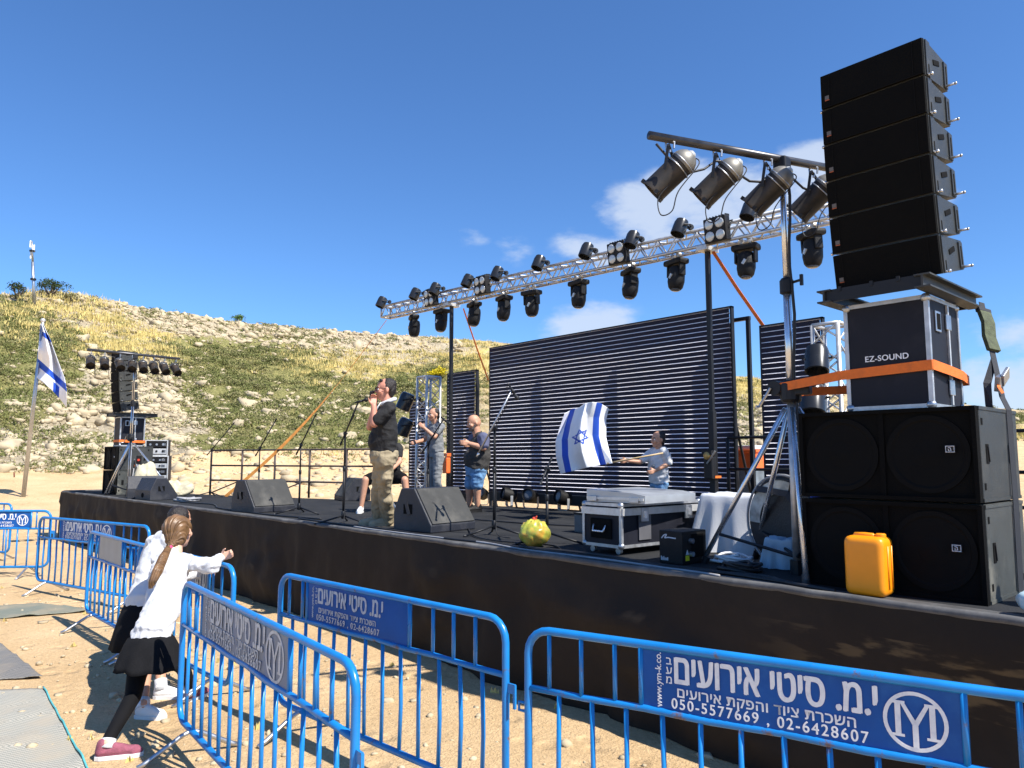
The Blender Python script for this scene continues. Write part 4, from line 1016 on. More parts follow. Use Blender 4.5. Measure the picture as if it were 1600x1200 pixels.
def array_box():
    """wedge shaped line array element; origin at its front bottom edge"""
    w, d, h = .64, .40, .238
    t = thing('line_array_speaker', 'x', 'speaker')
    prof = [(0, 0), (d, .030), (d, h-.022), (0, h)]           # (y, z)
    mb = MB(); mb.prism(prof, (-w/2, 0, 0), (0, 1, 0), (0, 0, 1), (1, 0, 0), w); mb.build('cabinet', SPKSIDE, t)
    mb = MB(); mb.box((0, -.012, h/2), (w-.004, .02, h-.008), bev=.003); g = mb.build('grille', GRILLE, t)
    mb = MB()
    for s in (-1, 1): mb.box((s*.26, -.0235, h/2), (.006, .004, h-.02))
    mb.box((0, -.0235, .006), (w-.03, .005, .006)); mb.build('grille_seam', CONE, g)
    for s in (-1, 1):
        mb = MB(); mb.box((s*(w/2+.002), .045, h/2), (.014, .065, h-.012)); mb.build('rigging_plate', SPKSIDE, t)
        mb = MB(); mb.box((s*(w/2+.002), d-.045, h/2), (.014, .06, h-.07)); mb.build('rigging_plate', SPKSIDE, t)
        MB().box((s*w/2, d*.50, h*.62), (.010, .11, .035), rot=(.25, 0, 0), bev=.004).build('side_handle', HOLE, t)
        MB().box((s*(w/2+.006), d-.045, h*.5), (.010, .014, h*.5)).build('slot', HOLE, t)
        MB().box((s*(w/2+.006), .045, .05), (.010, .014, .06)).build('slot', HOLE, t)
        mb = MB(); mb.cyl((s*(w/2-.01), d-.05, .045), (s*(w/2+.06), d-.05, .045), .008, n=8); mb.ball((s*(w/2+.062), d-.05, .045), .010, 8, 6); mb.build('pin', STEEL, t, True)
        mb = MB(); mb.cyl((s*(w/2-.01), .04, .012), (s*(w/2+.025), .04, .012), .008, n=8); mb.ball((s*(w/2+.025), .04, .012), .012, 8, 6); mb.build('pin', CHROME, t, True)
    mb = MB(); mb.box((-w/2+.045, -.0235, .070), (.030, .004, .026)); b = mb.build('badge', mat('badge_grey', (.11, .10, .095), .6), t)
    mb = MB(); mb.box((-w/2+.045, -.0240, .052), (.030, .004, .005)); mb.build('badge_bar', mat('orange_badge_bar', (.40, .10, .03), .6), b)
    return t
def array_frame():
    t = thing('array_base_frame', 'x', 'speaker frame')
    for s in (-1, 1):
        mb = MB(); mb.box((s*.30, .30, .012), (.09, .98, .010)); mb.box((s*.30, .30, .048), (.012, .98, .064)); mb.box((s*.30, .30, .085), (.09, .98, .010)); mb.build('side_beam', SPKSIDE, t)
    mb = MB(); mb.box((0, -.165, .048), (.588, .014, .082)); mb.build('front_beam', DKSTEEL, t)
    mb = MB(); mb.box((0, .76, .048), (.588, .014, .082)); mb.build('rear_beam', DKSTEEL, t)
    for x in (-.2, 0, .16): MB().box((x, -.174, .085), (.02, .01, .03)).build('bracket', DKSTEEL, t)
    return t
SUB, SUBS_, ABX, AFR = sub_cabinet(), sub_cabinet(True), array_box(), array_frame()

def speaker_stack(x, y, first, where_, n=6, ca=1, ycase=.12):
    """two subs, a flight case, a flat frame and six array boxes: all separate things"""
    if first: a, b = SUBS_, SUB
    else: a, b = dup(SUBS_), dup(SUB)
    a.location = (x, y, S); b.location = (x-.005, y+.005, S+.565)
    tag(a, 'double bass speaker lowest in the %s stack, resting on the stage deck' % where_, group='bass speakers')
    tag(b, 'double bass speaker directly under the flight case of the %s stack' % where_, group='bass speakers')
    fc = flight_case(.52, .55, .70, 'flight_case', 'EZ-SOUND' if first else None); fc.location = (x+.01, y+ycase, S+1.125)
    tag(fc, 'tall black flight case with silver edges between bass speakers and line array, %s stack' % where_, group='tall flight cases')
    f = AFR if first else dup(AFR)
    f.location = (x+.0, y+.14, S+1.83); tag(f, 'flat black steel frame under the line array of the %s stack' % where_, group='array frames')
    z = S+1.93; x += .05; yy = y+.10; pitch = 0
    tilts = [9, 6.5, 4.5, 3, 1.5, 0]
    for i in range(n):
        o = ABX if (first and i == 0) else dup(ABX)
        a_ = R(tilts[i]); o.location = (x, yy, z); o.rotation_euler = (a_, 0, 0)
        yy += -math.sin(a_)*.245; z += math.cos(a_)*.2465
        tag(o, 'black line array speaker, %s of the six in the %s stack' % (['lowest', 'second from the bottom', 'third from the bottom', 'third from the top', 'second from the top', 'topmost'][i], where_), group='line array speakers')
    return fc
RX, RY = -1.875, 4.755
fcR = speaker_stack(RX, RY, True, 'right')
LX, LY = -19.45, 4.62
fcL = speaker_stack(LX, LY, False, 'far left')

# ------------------------------------------------------------------ light stands with par cans
def par_can():
    """long par can hanging from its yoke; origin at the clamp on the bar, beam along -x and down"""
    t = thing('par_can', 'x', 'stage light')
    ax = Vector((-.76, 0, -.65)).normalized(); c = Vector((.0, 0, -.245))
    p0 = c-ax*.13
    mb = MB(); mb.lathe(p0, ax, [(0, .104), (.30, .104), (.31, .108), (.325, .108), (.325, .094), (.25, .088)], 24); b = mb.build('can', mat('worn_black_can', (.024, .021, .018), .55, .15, var=.3, scale=9, dust=(.10, .06, .03), damt=.55, dscale=8), t, True, auto=35)
    x_, y_, _ = frame_axes(ax)
    for k in range(3):
        a = k*2.09+.5; q = p0+ax*.315+(x_*math.cos(a)+y_*math.sin(a))*.118
        MB().box(q, (.03, .03, .03), rot=(0, .7, 0)).build('gel_clip', DKSTEEL, b)
    mb = MB(); mb.lathe(p0, -ax, [(-.02, .108), (0, .108), (.025, .104), (.06, .086), (.085, .060), (.09, .053), (.05, .048)], 24); cp = mb.build('rear_cap', mat('worn_grey_cap', (.22, .21, .185), .5, .4, var=.25, scale=9), t, True, auto=35)
    mb = MB(); mb.lathe(p0-ax*.07, -ax, [(0, .04), (.03, .036), (.045, .02)], 14); mb.build('lamp_socket', LENS, cp, True)
    for k in (.0, .055):
        mb = MB(); rr = []
        mb.tube([p0+ax*k+(x_*math.cos(2*math.pi*j/24)+y_*math.sin(2*math.pi*j/24))*.1085 for j in range(24)], .005, 6, True); mb.build('band', STEEL, t, True)
    mb = MB(); w = .128
    mb.ribbon([c+Vector((-.03, -w, .0)), Vector((0, -w, -.06)), Vector((0, -w+.02, -.035)), Vector((0, w-.02, -.035)), Vector((0, w, -.06)), c+Vector((-.03, w, .0))], (1, 0, .2), .024, .004); mb.build('yoke', DKSTEEL, t)
    mb = MB(); mb.tube([(-.03, 0, -.03), (-.035, 0, .02), (0, 0, .045), (.035, 0, .02), (.03, 0, -.03)], .009, 6); mb.cyl((0, 0, -.02), (0, 0, -.06), .011, n=8); mb.build('clamp', STEEL, t)
    e = p0-ax*.09
    mb = MB(); mb.tube(spl([e+Vector((0, .0, -.02)), e+Vector((.06, -.04, -.10)), c+Vector((.07, -.10, -.18)), c+Vector((.02, -.12, -.34)), c+Vector((-.07, -.11, -.36)), c+Vector((-.09, -.09, -.22)), c+Vector((.0, -.06, -.10))]), .005, 6); mb.build('cable', CABLEB, t, True)
    return t
PCP = par_can()

def light_stand(name, label, x, y, z_top, bdir, blen, feet, sc=1.0):
    """wind-up stand: braced tripod, telescopic mast, cross bar on top"""
    t = thing(name, label, 'light stand', (x, y, S)); o = Vector(t.location)
    MB().cyl((0, 0, .05), (0, 0, 1.25), .030, n=14).build('outer_mast', ALUD, t, True)
    MB().cyl((0, 0, 1.2), (0, 0, 2.12), .028, n=14).build('middle_mast', CHROME, t, True)
    MB().cyl((0, 0, 2.1), (0, 0, z_top-S), .023, n=14).build('upper_mast', CHROME, t, True)
    mb = MB(); mb.lathe((0, 0, 1.22), (0, 0, 1), [(0, .06), (.02, .075), (.13, .075), (.16, .05)], 14); mb.box((.09, -.02, 1.3), (.14, .06, .06), bev=.01); mb.box((-.08, .0, 1.33), (.10, .08, .09), bev=.02); mb.cyl((-.10, -.06, 1.33), (-.10, .06, 1.33), .055, n=14); mb.build('winch', DKSTEEL, t)
    mb = MB(); mb.tube([(-.12, -.07, 1.33), (-.20, -.09, 1.20), (-.20, -.14, 1.19)], .010, 6); mb.build('winch_handle', STEEL, t)
    mb = MB(); mb.lathe((0, 0, 2.02), (0, 0, 1), [(0, .035), (.01, .05), (.10, .05), (.12, .035)], 14); mb.cyl((.04, 0, 2.10), (.12, -.03, 2.10), .010, n=6); mb.box((.13, -.03, 2.10), (.02, .02, .08)); mb.build('clamp_collar', DKSTEEL, t)
    for i, f in enumerate(feet):
        f = Vector(f)-o
        top = Vector((f.x*.06, f.y*.06, 1.18))
        lg = MB().cyl(top, f+Vector((0, 0, .03)), .019, n=12).build('leg', CHROME, t, True)
        MB().cyl(f+Vector((0, 0, .0)), f+(top-f).normalized()*.07, .026, n=10).build('rubber_foot', CABLEB, lg)
        m_ = top.lerp(f, .80); MB().cyl((0, 0, .12), m_, .012, n=8).build('brace', DKSTEEL, t)
    MB().cyl((0, 0, .0), (0, 0, .10), .05, n=12).build('hub', DKSTEEL, t)
    d = Vector(bdir).normalized(); h = z_top-S
    MB().cyl(-d*blen*.5+UPV*h, d*blen*.5+UPV*h, .030, n=14).build('cross_bar', mat('worn_black_bar', (.07, .07, .075), .35, .6, var=.3), t, True)
    mb = MB(); mb.box((0, 0, h-.05), (.10, .10, .12), bev=.015); mb.build('bar_clamp', DKSTEEL, t)
    # wiring looped along the bar
    mb = MB(); pts = []
    for k in range(24):
        u = k/23; pts.append(d*(u-.5)*blen*.98 + UPV*(h-.07-.16*abs(math.sin(u*13))) + Vector((.035, 0, 0)))
    mb.tube(pts, .009, 6); mb.build('cable', CABLEB, t, True)
    mb = MB(); pts = [Vector((.045+.012*math.sin(k*1.3), -.01, h-.12-k*(h-.2)/16)) for k in range(17)]; mb.tube(pts, .011, 6); mb.build('power_cable', CABLEB, t, True)
    return t, o, d, h
stR, oR, dR, hR = light_stand('winch_stand', 'silver tripod winch stand carrying a bar of par cans beside the right speaker stack', -2.61, 5.06, 4.19, (.38, 1.0, 0), 2.3,
                              [PZ(1260, 915), PZ(1100, 880), (-2.1, 5.65, S), (-3.25, 5.6, S)])
def hang(o, d, h, us, rots, lab, grp, n_total):
    for i, (u, rz) in enumerate(zip(us, rots)):
        c = PCP if (grp.endswith('right stand') and i == 0) else dup(PCP)
        p = o+d*u+UPV*(h-.045); c.location = p; c.rotation_euler = (0, 0, rz); c.scale = (.87, .87, .87)
        tag(c, lab % where(n_total, i), group=grp)
hang(oR, dR, hR, [-.98, -.58, -.13, .30], [.50, .42, .30, .25], 'big black par can on the bar of the right stand, %s', 'par cans on the right stand', 4)
stL, oL, dL, hL = light_stand('winch_stand', 'silver tripod winch stand carrying a bar of par cans before the far left speaker stack', -18.15, 4.72, 4.34, (-.10, 1.0, 0), 2.0,
                              [PZ(164, 774), PZ(216, 762), (-17.4, 5.5, S), (-18.9, 4.5, S)])
hang(oL, dL, hL, [-.92, -.64, -.32, -.06, .18, .42, .66, .92], [2.95, 3.0, 3.1, 2.9, 3.0, 3.1, 3.2, 3.3], 'small looking par can on the bar of the far left stand, %s', 'par cans on the left stand', 8)

# ------------------------------------------------------------------ straps round the stacks
def loop_strap(pts, w, label, m=ORANGE, wd=(0, 0, 1), name='ratchet_strap'):
    return strap(pts, w, wd, label, m, name)
zc = S+1.33; cx0, cx1 = RX+.01-.266, RX+.01+.266; cy0, cy1 = RY+.12-.006, RY+.12+.63
loop_strap([(-2.70, 5.02, zc+.0), (cx0-.02, cy0-.004, zc+.035), (cx1, cy0-.004, zc+.055), (cx1+.006, cy0+.002, zc+.055), (cx1+.022, cy0+.25, zc+.035), (cx1+.022, cy0+.48, zc+.02), (cx1+.008, cy1, zc+.0), (cx1-.02, cy1+.01, zc), (cx0, cy1+.01, zc-.01), (-2.65, 5.10, zc-.03), (-2.70, 5.06, zc-.02)], .062,
           'orange strap tied from the right stand around the EZ-SOUND flight case')
zc2 = S+1.25; lx0, lx1 = LX+.01-.27, LX+.01+.27; ly0, ly1 = LY+.112, LY+.75
loop_strap([(lx0, ly0, zc2), (lx1, ly0-.004, zc2), (lx1+.006, ly0, zc2), (lx1+.016, ly1, zc2-.02), (lx0, ly1+.005, zc2), (lx0-.006, ly0, zc2)], .06, 'orange strap around the flight case of the far left stack')
# black ratchet strap with its green pad, from the array frame down over the side of the subs
pA = Vector((RX+.345, RY+.90, S+1.87)); pB = Vector((RX+.50, RY+.62, S+1.20)); pC = Vector((RX+.535, RY+.60, S+1.118)); pD = Vector((RX+.545, RY+.56, S+.02))
loop_strap([pA, pA.lerp(pB, .5), pB, pC, pC-UPV*.05, pC.lerp(pD, .5)+Vector((.004, 0, 0)), pD], .042, 'black ratchet strap running down the side of the right bass speakers', DARKWEB, [(.5, 1, 0)]*7)
t = thing('strap_pad', 'worn green padded sleeve on the black strap beside the flight case', 'strap pad', pA.lerp(pB, .30))
dd = (pB-pA).normalized(); mb = MB(); mb.ribbon([-dd*.16, -dd*.05+Vector((.012, 0, 0)), dd*.06, dd*.17+Vector((.01, 0, 0))], (.5, 1, 0), .085, .028); mb.build('pad', GREENPAD, t)
mb = MB(); mb.ribbon([-dd*.165+Vector((.0, .0, .0)), -dd*.14], (.5, 1, 0), .092, .034); mb.build('seam', DARKWEB, t)
t = thing('ratchet_buckle', 'steel ratchet buckle with an orange tag on the black strap above the bass speakers', 'ratchet', pA.lerp(pB, .86))
mb = MB(); mb.box((0, 0, 0), (.035, .07, .10), rot=(.3, .2, 0), bev=.006); mb.build('body', STEEL, t)
mb = MB(); mb.box((.03, .02, .04), (.02, .09, .09), rot=(.8, .3, 0), bev=.004); mb.build('lever', STEEL, t)
mb = MB(); mb.ribbon([(0, -.02, 0), (.01, -.05, -.03), (.03, -.05, -.07)], (1, 1, 0), .02, .003); mb.build('tag_end', ORANGE, t)
q0 = pA.lerp(pB, .62); loop_strap([q0, q0+Vector((-.02, -.10, -.16)), q0+Vector((-.01, -.13, -.30)), q0+Vector((.01, -.12, -.40))], .045, 'loose black strap tail twisting down beside the flight case', DARKWEB, [(.5, 1, 0), (.9, .4, 0), (1, -.3, 0), (.6, -.8, 0)])
loop_strap([(RX-.33, RY+.90, S+1.86), (RX-.45, RY+.98, S+1.45), (RX-.60, RY+1.05, S+1.0), (RX-.72, RY+1.1, S+.6)], .05, 'dark strap slanting from the array frame down behind the flight case', DARKWEB, (.3, -1, 0))

# ------------------------------------------------------------------ stage monitors, amplifier racks, cases
def wedge(first_label):
    """floor monitor wedge; grille on the slanted face, handle recess in each side; origin at floor centre, grille facing +y"""
    w, d, h = .66, .56, .44
    t = thing('stage_monitor', first_label, 'stage monitor', group='floor monitors')
    prof = [(-d/2, .0), (d/2, .0), (d/2, .08), (.03, h), (-d*.30, h), (-d/2, h*.45)]
    mb = MB(); mb.prism(prof, (-w/2, 0, 0), (0, 1, 0), (0, 0, 1), (1, 0, 0), w); b = mb.build('cabinet', SPKSIDE2, t)
    md = b.modifiers.new('b', 'BEVEL'); md.width = .012; md.segments = 2
    n = Vector((0, h-.08, d/2-.03)).normalized(); a = Vector((0, d/2, .08)); c = Vector((0, .03, h)); mid = (a+c)/2
    mb = MB(); mb.prism([(-w/2+.02, -.21), (w/2-.02, -.21), (w/2-.02, .21), (-w/2+.02, .21)], mid+n*.001, (1, 0, 0), (c-a).normalized(), n, .012); mb.build('grille', GRILLEG, t)
    for s in (-1, 1):
        mb = MB(); mb.box((s*w/2, -.06, h*.52), (.008, .13, .10), bev=.003); q = mb.build('handle_recess', HOLE, t)
        mb = MB(); mb.box((s*(w/2+.003), -.06, h*.52), (.010, .045, .12), rot=(.35, 0, 0)); mb.build('handle', SPKSIDE2, q)
    mb = MB(); mb.lathe((0, -d/2, h*.22), (0, -1, 0), [(0, .05), (.006, .05)], 14); mb.build('socket_plate', HOLE, t)
    return t
SPKSIDE2 = mat('monitor_paint', (.018, .020, .028), .5, bump=.3, bscale=200, dust=(.10, .095, .09), damt=.4, dscale=4)
GRILLEG = mat('dusty_monitor_grille', (.048, .048, .045), .7, bump=.6, bscale=260, dust=(.17, .16, .14), damt=.6, dscale=3)
def mon(x, y, rz, label, sc=1.0, proto=[None]):
    if proto[0] is None: o = proto[0] = wedge(label)
    else: o = dup(proto[0], label=label)
    o.location = (x, y, S); o.rotation_euler = (0, 0, rz); o.scale = (sc, sc, sc); return o
mon(-7.05, 5.12, -1.42, 'black wedge monitor on the front of the deck right of the man in khaki', 1.10)
mon(-11.35, 4.92, -1.40, 'black wedge monitor on the deck left of the tall middle microphone stand', 1.12)
mon(-16.1, 4.72, .15, 'grey black wedge monitor at the far left beside beige fleece cloth', 1.0)
q = PZ(557, 781); mon(q.x, q.y-.1, math.pi*.92, 'black wedge monitor at the back of the deck behind the singer', 1.0)
q = PZ(212, 778); mon(q.x+.1, q.y+.15, 1.35, 'dusty grey wedge monitor standing against the far left bass speakers', 1.05)

def rack(x, y, z, w, d, h, units, rz, label):
    t = thing('amplifier_rack', label, 'amplifier rack', (x, y, z), rz, 'amplifier racks')
    for s in (-1, 1): MB().box((s*(w/2-.012), d/2, h/2), (.024, d, h)).build('side_panel', CASEBLK, t)
    for zz in (.012, h-.012): MB().box((0, d/2, zz), (w-.048, d, .024)).build('shelf_panel', CASEBLK, t)
    MB().box((0, d-.01, h/2), (w-.05, .02, h-.05)).build('back_panel', CASEBLK, t)
    for s in (-1, 1): MB().box((s*(w/2-.012), -.008, h/2), (.026, .016, h)).build('edge_trim', ALU, t)
    for zz in (.012, h-.012): MB().box((0, -.008, zz), (w-.052, .016, .026)).build('edge_trim', ALU, t)
    uh = (h-.06)/units
    for k in range(units):
        z0 = .03+uh*(k+.5); sil = k % 2 == 0
        mb = MB(); mb.box((0, .03, z0), (w-.06, .06, uh*.80)); u = mb.build('amplifier', ALU if sil else BLK, t)
        for j in range(3): MB().cyl((-.14+.14*j, .0, z0), (-.14+.14*j, -.014, z0), uh*.16, n=10).build('knob', BLK if sil else STEEL, u)
        MB().box((w*.32, -.003, z0), (.08, .008, uh*.4)).build('display', DLENS, u)
    return t
a, b = PZ(258, 772), PZ(294, 771)
rack(-18.95, 5.45, S, .66, .55, .90, 6, 1.15, 'low silver fronted amplifier rack beside the far left bass speakers')
rack(-18.93, 5.50, S+.90, .50, .45, .38, 2, 1.15, 'small open amplifier rack on top of the silver fronted rack')
t = thing('patch_panel', 'upright black connection box with coloured plugs between bass speakers and amplifier rack', 'connection box', (-18.95, 5.02, S), 1.1)
mb = MB(); mb.box((0, .1, .45), (.30, .2, .90), bev=.01); mb.build('box', BLK, t)
cols = [REDPL, YELLOW, BLUEPL, ORANGE, WHITE, mat('green_plug', (.05, .3, .1), .5)]
for k in range(18):
    mb = MB(); x = -.1+.1*(k % 3); z = .15+.13*(k//3); mb.cyl((x, .0, z), (x, -.02, z), .028, n=10); mb.build('plug', cols[(k*5+k//3) % 6] if k % 2 else STEEL, t)
for k in range(6):
    mb = MB(); x = -.1+.04*k; mb.tube([(x, -.02, .8-.1*(k % 3)), (x+.05, -.12, .6), (x+.02, -.10, .3), (x-.1, -.05, .02)], .012, 6); mb.build('cable', CABLEB if k % 2 else CABLEG, t, True)

# mixing case with its lid on top
cs = flight_case(1.12, .46, .375, 'console_case', None, False); cs.location = (-4.06, 5.46, S+.06); cs.rotation_euler = (0, 0, R(88))
tag(cs, 'long black flight case with silver edges standing on castors near the stage front', 'flight case')
w, d, h = 1.12, .46, .375
for x in (-.5, .5):
    for y in (.08, .38):
        mb = MB(); mb.cyl((x-.015, y, -.030), (x+.015, y, -.030), .028, n=12); mb.build('castor', STEEL, cs)
MB().box((0, -.012, h-.07), (w+.004, .02, .06)).build('lid_rim', ALU, cs); MB().box((-w/2-.004, d/2, h-.07), (.016, d, .06)).build('lid_rim', ALU, cs)
for x in (-.28, .34):
    mb = MB(); mb.box((x, -.016, h-.10), (.10, .02, .12), bev=.004); l = mb.build('latch', STEEL, cs); MB().box((x, -.029, h-.10), (.04, .01, .06)).build('latch_key', CHROME, l)
mb = MB(); mb.box((-w/2-.006, d/2, h*.42), (.014, .24, .17), bev=.006); q = mb.build('handle_plate', HOLE, cs)
mb = MB(); mb.tube([(-w/2-.02, d/2-.07, h*.5), (-w/2-.045, d/2-.06, h*.36), (-w/2-.045, d/2+.06, h*.36), (-w/2-.02, d/2+.07, h*.5)], .010, 8); mb.build('handle', CHROME, q, True)
MB().box((-w/2+.30, -.004, h*.45), (.16, .006, .22)).build('sticker', mat('grey_sticker', (.10, .10, .11), .5), cs)
t = thing('case_lid', 'pale grey metal tray lid lying on the long flight case', 'lid', (-4.06, 4.96, S+.440), .06)
mb = MB(); mb.prism([(-.44, 0), (.18, 0), (.18, .065), (.05, .085), (-.44, .105)], (0, 0, 0.001), (1, 0, 0), (0, 0, 1), (0, 1, 0), .80); mb.build('tray', GREYPANEL, t)
mb = MB(); mb.box((-.13, -.008, .035), (.60, .014, .022)); mb.build('front_lip', ALU, t)
for x in (-.36, .08): MB().box((x, -.015, .03), (.09, .02, .045), bev=.004).build('latch', STEEL, t)
t = thing('flight_case', 'plain grey box lid lying on the deck left of the long flight case', 'flight case', (-5.15, 6.05, S), -.1)
mb = MB(); mb.box((0, .3, .11), (1.25, .6, .22), bev=.015); mb.build('body', mat('grey_board', (.15, .155, .155), .6, var=.15), t)
MB().box((0, -.004, .21), (1.24, .012, .02)).build('edge_trim', DKSTEEL, t)

# small black lighting controller box with its printed marks
bx = thing('control_box', 'small black control box with a yellow warning label in front of the flight case', 'control box', (-3.52, 4.82, S), .0)
w, d, h = .22, .32, .255
mb = MB(); mb.box((0, d/2, h/2), (w, d, h), bev=.008); mb.build('housing', BLK, bx)
MB().ribbon(spl([(-.085, -.002, h*.76), (-.060, -.002, h*.86), (-.035, -.002, h*.88), (-.055, -.002, h*.78), (-.02, -.002, h*.80), (.03, -.002, h*.79), (.05, -.002, h*.79)], 4), (.3, 0, 1), .009, .002).build('script_mark', FADEDW, bx)
for k, (u, q) in enumerate([(-.090, .032), (-.078, .024), (-.066, .030), (-.054, .020), (-.042, .020), (-.030, .024)]): MB().box((u, -.001, h*.10+q/2), (.007, .003, q)).build('small_mark', FADEDW, bx)
mb = MB(); mb.prism([(-.021, 0), (.021, 0), (0, .038)], (w/2-.001, .06, h*.30), (0, 1, 0), (0, 0, 1), (1, 0, 0), .003); mb.build('warning_triangle', FADEDW, bx)
mb = MB(); mb.box((w/2+.001, .06, h*.20), (.003, .048, .040)); mb.build('warning_label', YELLOW, bx)
mb = MB(); mb.box((w/2+.001, .20, h*.55), (.004, .16, h*.7)); mb.build('front_window', HOLE, bx)
for z in (.08, .18): MB().cyl((w/2, .1, z), (w/2+.03, .1, z), .02, n=10).build('plug', STEEL, bx)
# ------------------------------------------------------------------ people
def loft(mb, secs, right, n=18, up=UPV):
    """closed body of elliptical sections: (centre, half width, half depth[, forward shift])"""
    right = Vector(right).normalized(); rs = []
    cs = [Vector(s[0]) for s in secs]
    for i, s in enumerate(secs):
        t = (cs[min(i+1, len(cs)-1)]-cs[max(i-1, 0)]).normalized()
        r = (right-t*right.dot(t)).normalized(); f = t.cross(r)
        rs.append([cs[i]+r*s[1]*math.cos(2*math.pi*j/n)+f*s[2]*math.sin(2*math.pi*j/n) for j in range(n)])
    mb.rings(rs)
def chain(mb, pts, rad, n=12):
    for i in range(len(pts)-1): mb.capsule(pts[i], pts[i+1], rad[i], rad[i+1], n)
def hand(mb, wrist, d, thumb, k=1.0, curl=.5):
    """palm, four unequal bent fingers and a thumb leaving the side of the palm"""
    d = Vector(d).normalized(); th = Vector(thumb); th = (th-d*th.dot(d)).normalized(); nrm = d.cross(th)
    w = Vector(wrist); c0 = w+d*.085*k
    for q in (-.028, -.009, .009, .027): mb.capsule(w+th*q*.6*k+d*.012*k, c0+th*q*k, .013*k, .0125*k, 8)
    for q, L in ((.029, .068), (.010, .078), (-.009, .072), (-.027, .056)):
        a = c0+th*q*k; e1 = (d*math.cos(curl*.7)+nrm*math.sin(curl*.7)); e2 = (d*math.cos(curl*1.7)+nrm*math.sin(curl*1.7)); e3 = (d*math.cos(curl*2.6)+nrm*math.sin(curl*2.6))
        p1 = a+e1*L*.48*k; p2 = p1+e2*L*.32*k; p3 = p2+e3*L*.25*k
        chain(mb, [a, p1, p2, p3], [.0092*k, .0088*k, .0080*k, .0068*k], 8)
    b = w+d*.025*k+th*.026*k; e = (d*.62+th*.62+nrm*.35).normalized(); p1 = b+e*.040*k; p2 = p1+(d*.85+th*.2+nrm*.5).normalized()*.032*k
    chain(mb, [b, p1, p2], [.0125*k, .0105*k, .0085*k], 8)
def head_prims(mb, c, f, up, k=1.0, wide=1.0):
    """skull, jaw, nose, ears and brow round the head centre c; f faces forward"""
    f = Vector(f).normalized(); up = Vector(up); up = (up-f*up.dot(f)).normalized(); r = f.cross(up)
    M = Matrix((r, f, up)).transposed(); c = Vector(c)
    P = lambda x, y, z: c+r*x*k+f*y*k+up*z*k
    mb.ball(P(0, -.010, .030), (.074*k*wide, .094*k, .088*k), 18, 12, M)
    mb.ball(P(0, .020, -.030), (.060*k*wide, .066*k, .078*k), 16, 10, M)
    mb.ball(P(0, .050, -.082), (.034*k*wide, .032*k, .026*k), 12, 8, M)
    mb.capsule(P(0, .086, .012), P(0, .104, -.022), .009*k, .014*k, 8)
    mb.ball(P(.012, .094, -.026), .009*k, 8, 6); mb.ball(P(-.012, .094, -.026), .009*k, 8, 6)
    mb.capsule(P(-.035, .075, .020), P(.035, .075, .020), .012*k, .012*k, 8)
    for s in (-1, 1):
        mb.ball(P(s*.076*wide, -.010, -.008), (.012*k, .020*k, .032*k), 10, 8, M); mb.ball(P(s*.043*wide, .062, -.025), (.026*k, .024*k, .024*k), 10, 8, M)
    mb.capsule(P(-.016, .083, -.052), P(.016, .083, -.052), .009*k, .009*k, 8)
    return P
class Fig:
    def __init__(self, label, loc, group=None):
        self.t = thing('person', label, 'person', loc, 0, group); self.o = Vector(loc); self.k = 1
    def fuse(self, name, fn, m, voxel=.010, smooth=5, disp=0.0, dscale=6.0, parent=None):
        mb = MB(); fn(mb); mb.v = [tuple(Vector(p)-self.o) for p in mb.v]
        o = mb.build(name, m, parent or self.t); remeshed(o, voxel, smooth, disp, dscale); return o
    def part(self, name, fn, m, parent=None, smooth=True):
        mb = MB(); fn(mb); mb.v = [tuple(Vector(p)-self.o) for p in mb.v]
        return mb.build(name, m, parent or self.t, smooth)
    def face(self, P, k, brow=HAIRD):
        for s in (-1, 1):
            e = self.part('eye', lambda b: b.ball(P(s*.030, .074, .000), .0115*k, 10, 8), EYEW)
            self.part('iris', lambda b: b.ball(P(s*.030, .0825, .000), .0050*k, 8, 6), EYED, e)
            self.part('eyebrow', lambda b: b.tube([P(s*.014, .090, .020), P(s*.030, .089, .026), P(s*.050, .076, .021)], .0045*k, 6), brow)
        self.part('mouth', lambda b: b.tube([P(-.022, .082, -.052), P(0, .093, -.052), P(.022, .082, -.052)], .0048*k, 6), LIPS)

def shoe_fn(heel, toe, k=1.0, high=.0):
    heel, toe = Vector(heel), Vector(toe); d = (toe-heel).normalized(); L = (toe-heel).length
    def up_(b):
        b.capsule(heel+d*.035*k+UPV*.052, toe-d*.045*k+UPV*.042, .036*k, .030*k, 12); b.capsule(heel+d*.03*k+UPV*.05, heel+d*.04*k+UPV*(.095+high), .034*k, .036*k, 12); b.capsule(heel+d*L*.4+UPV*.07, heel+d*L*.62+UPV*.055, .030*k, .028*k, 10)
        b.capsule(toe-d*.06*k+UPV*.034, toe-d*.03*k+UPV*.032, .036*k, .028*k, 10)
    def sole(b):
        x, y = Vector((-d.y, d.x, 0)), d
        out = []
        for u, w_ in ((0, .020), (.03, .034), (L*.3, .034), (L*.55, .040), (L*.78, .043), (L*.93, .030), (L, .010)): out.append((w_*k, u))
        poly = [(w_, u) for w_, u in out]+[(-w_, u) for w_, u in out[::-1]]
        b.prism(poly, heel+UPV*.002, x, y, UPV, .024*k)
    return up_, sole
def add_shoe(fg, heel, toe, m, sm=SHOEW, k=1.0, high=0):
    u, s = shoe_fn(heel, toe, k, high); a = fg.fuse('shoe', u, m, .006, 4); fg.part('sole', s, sm, a, False)
    return a

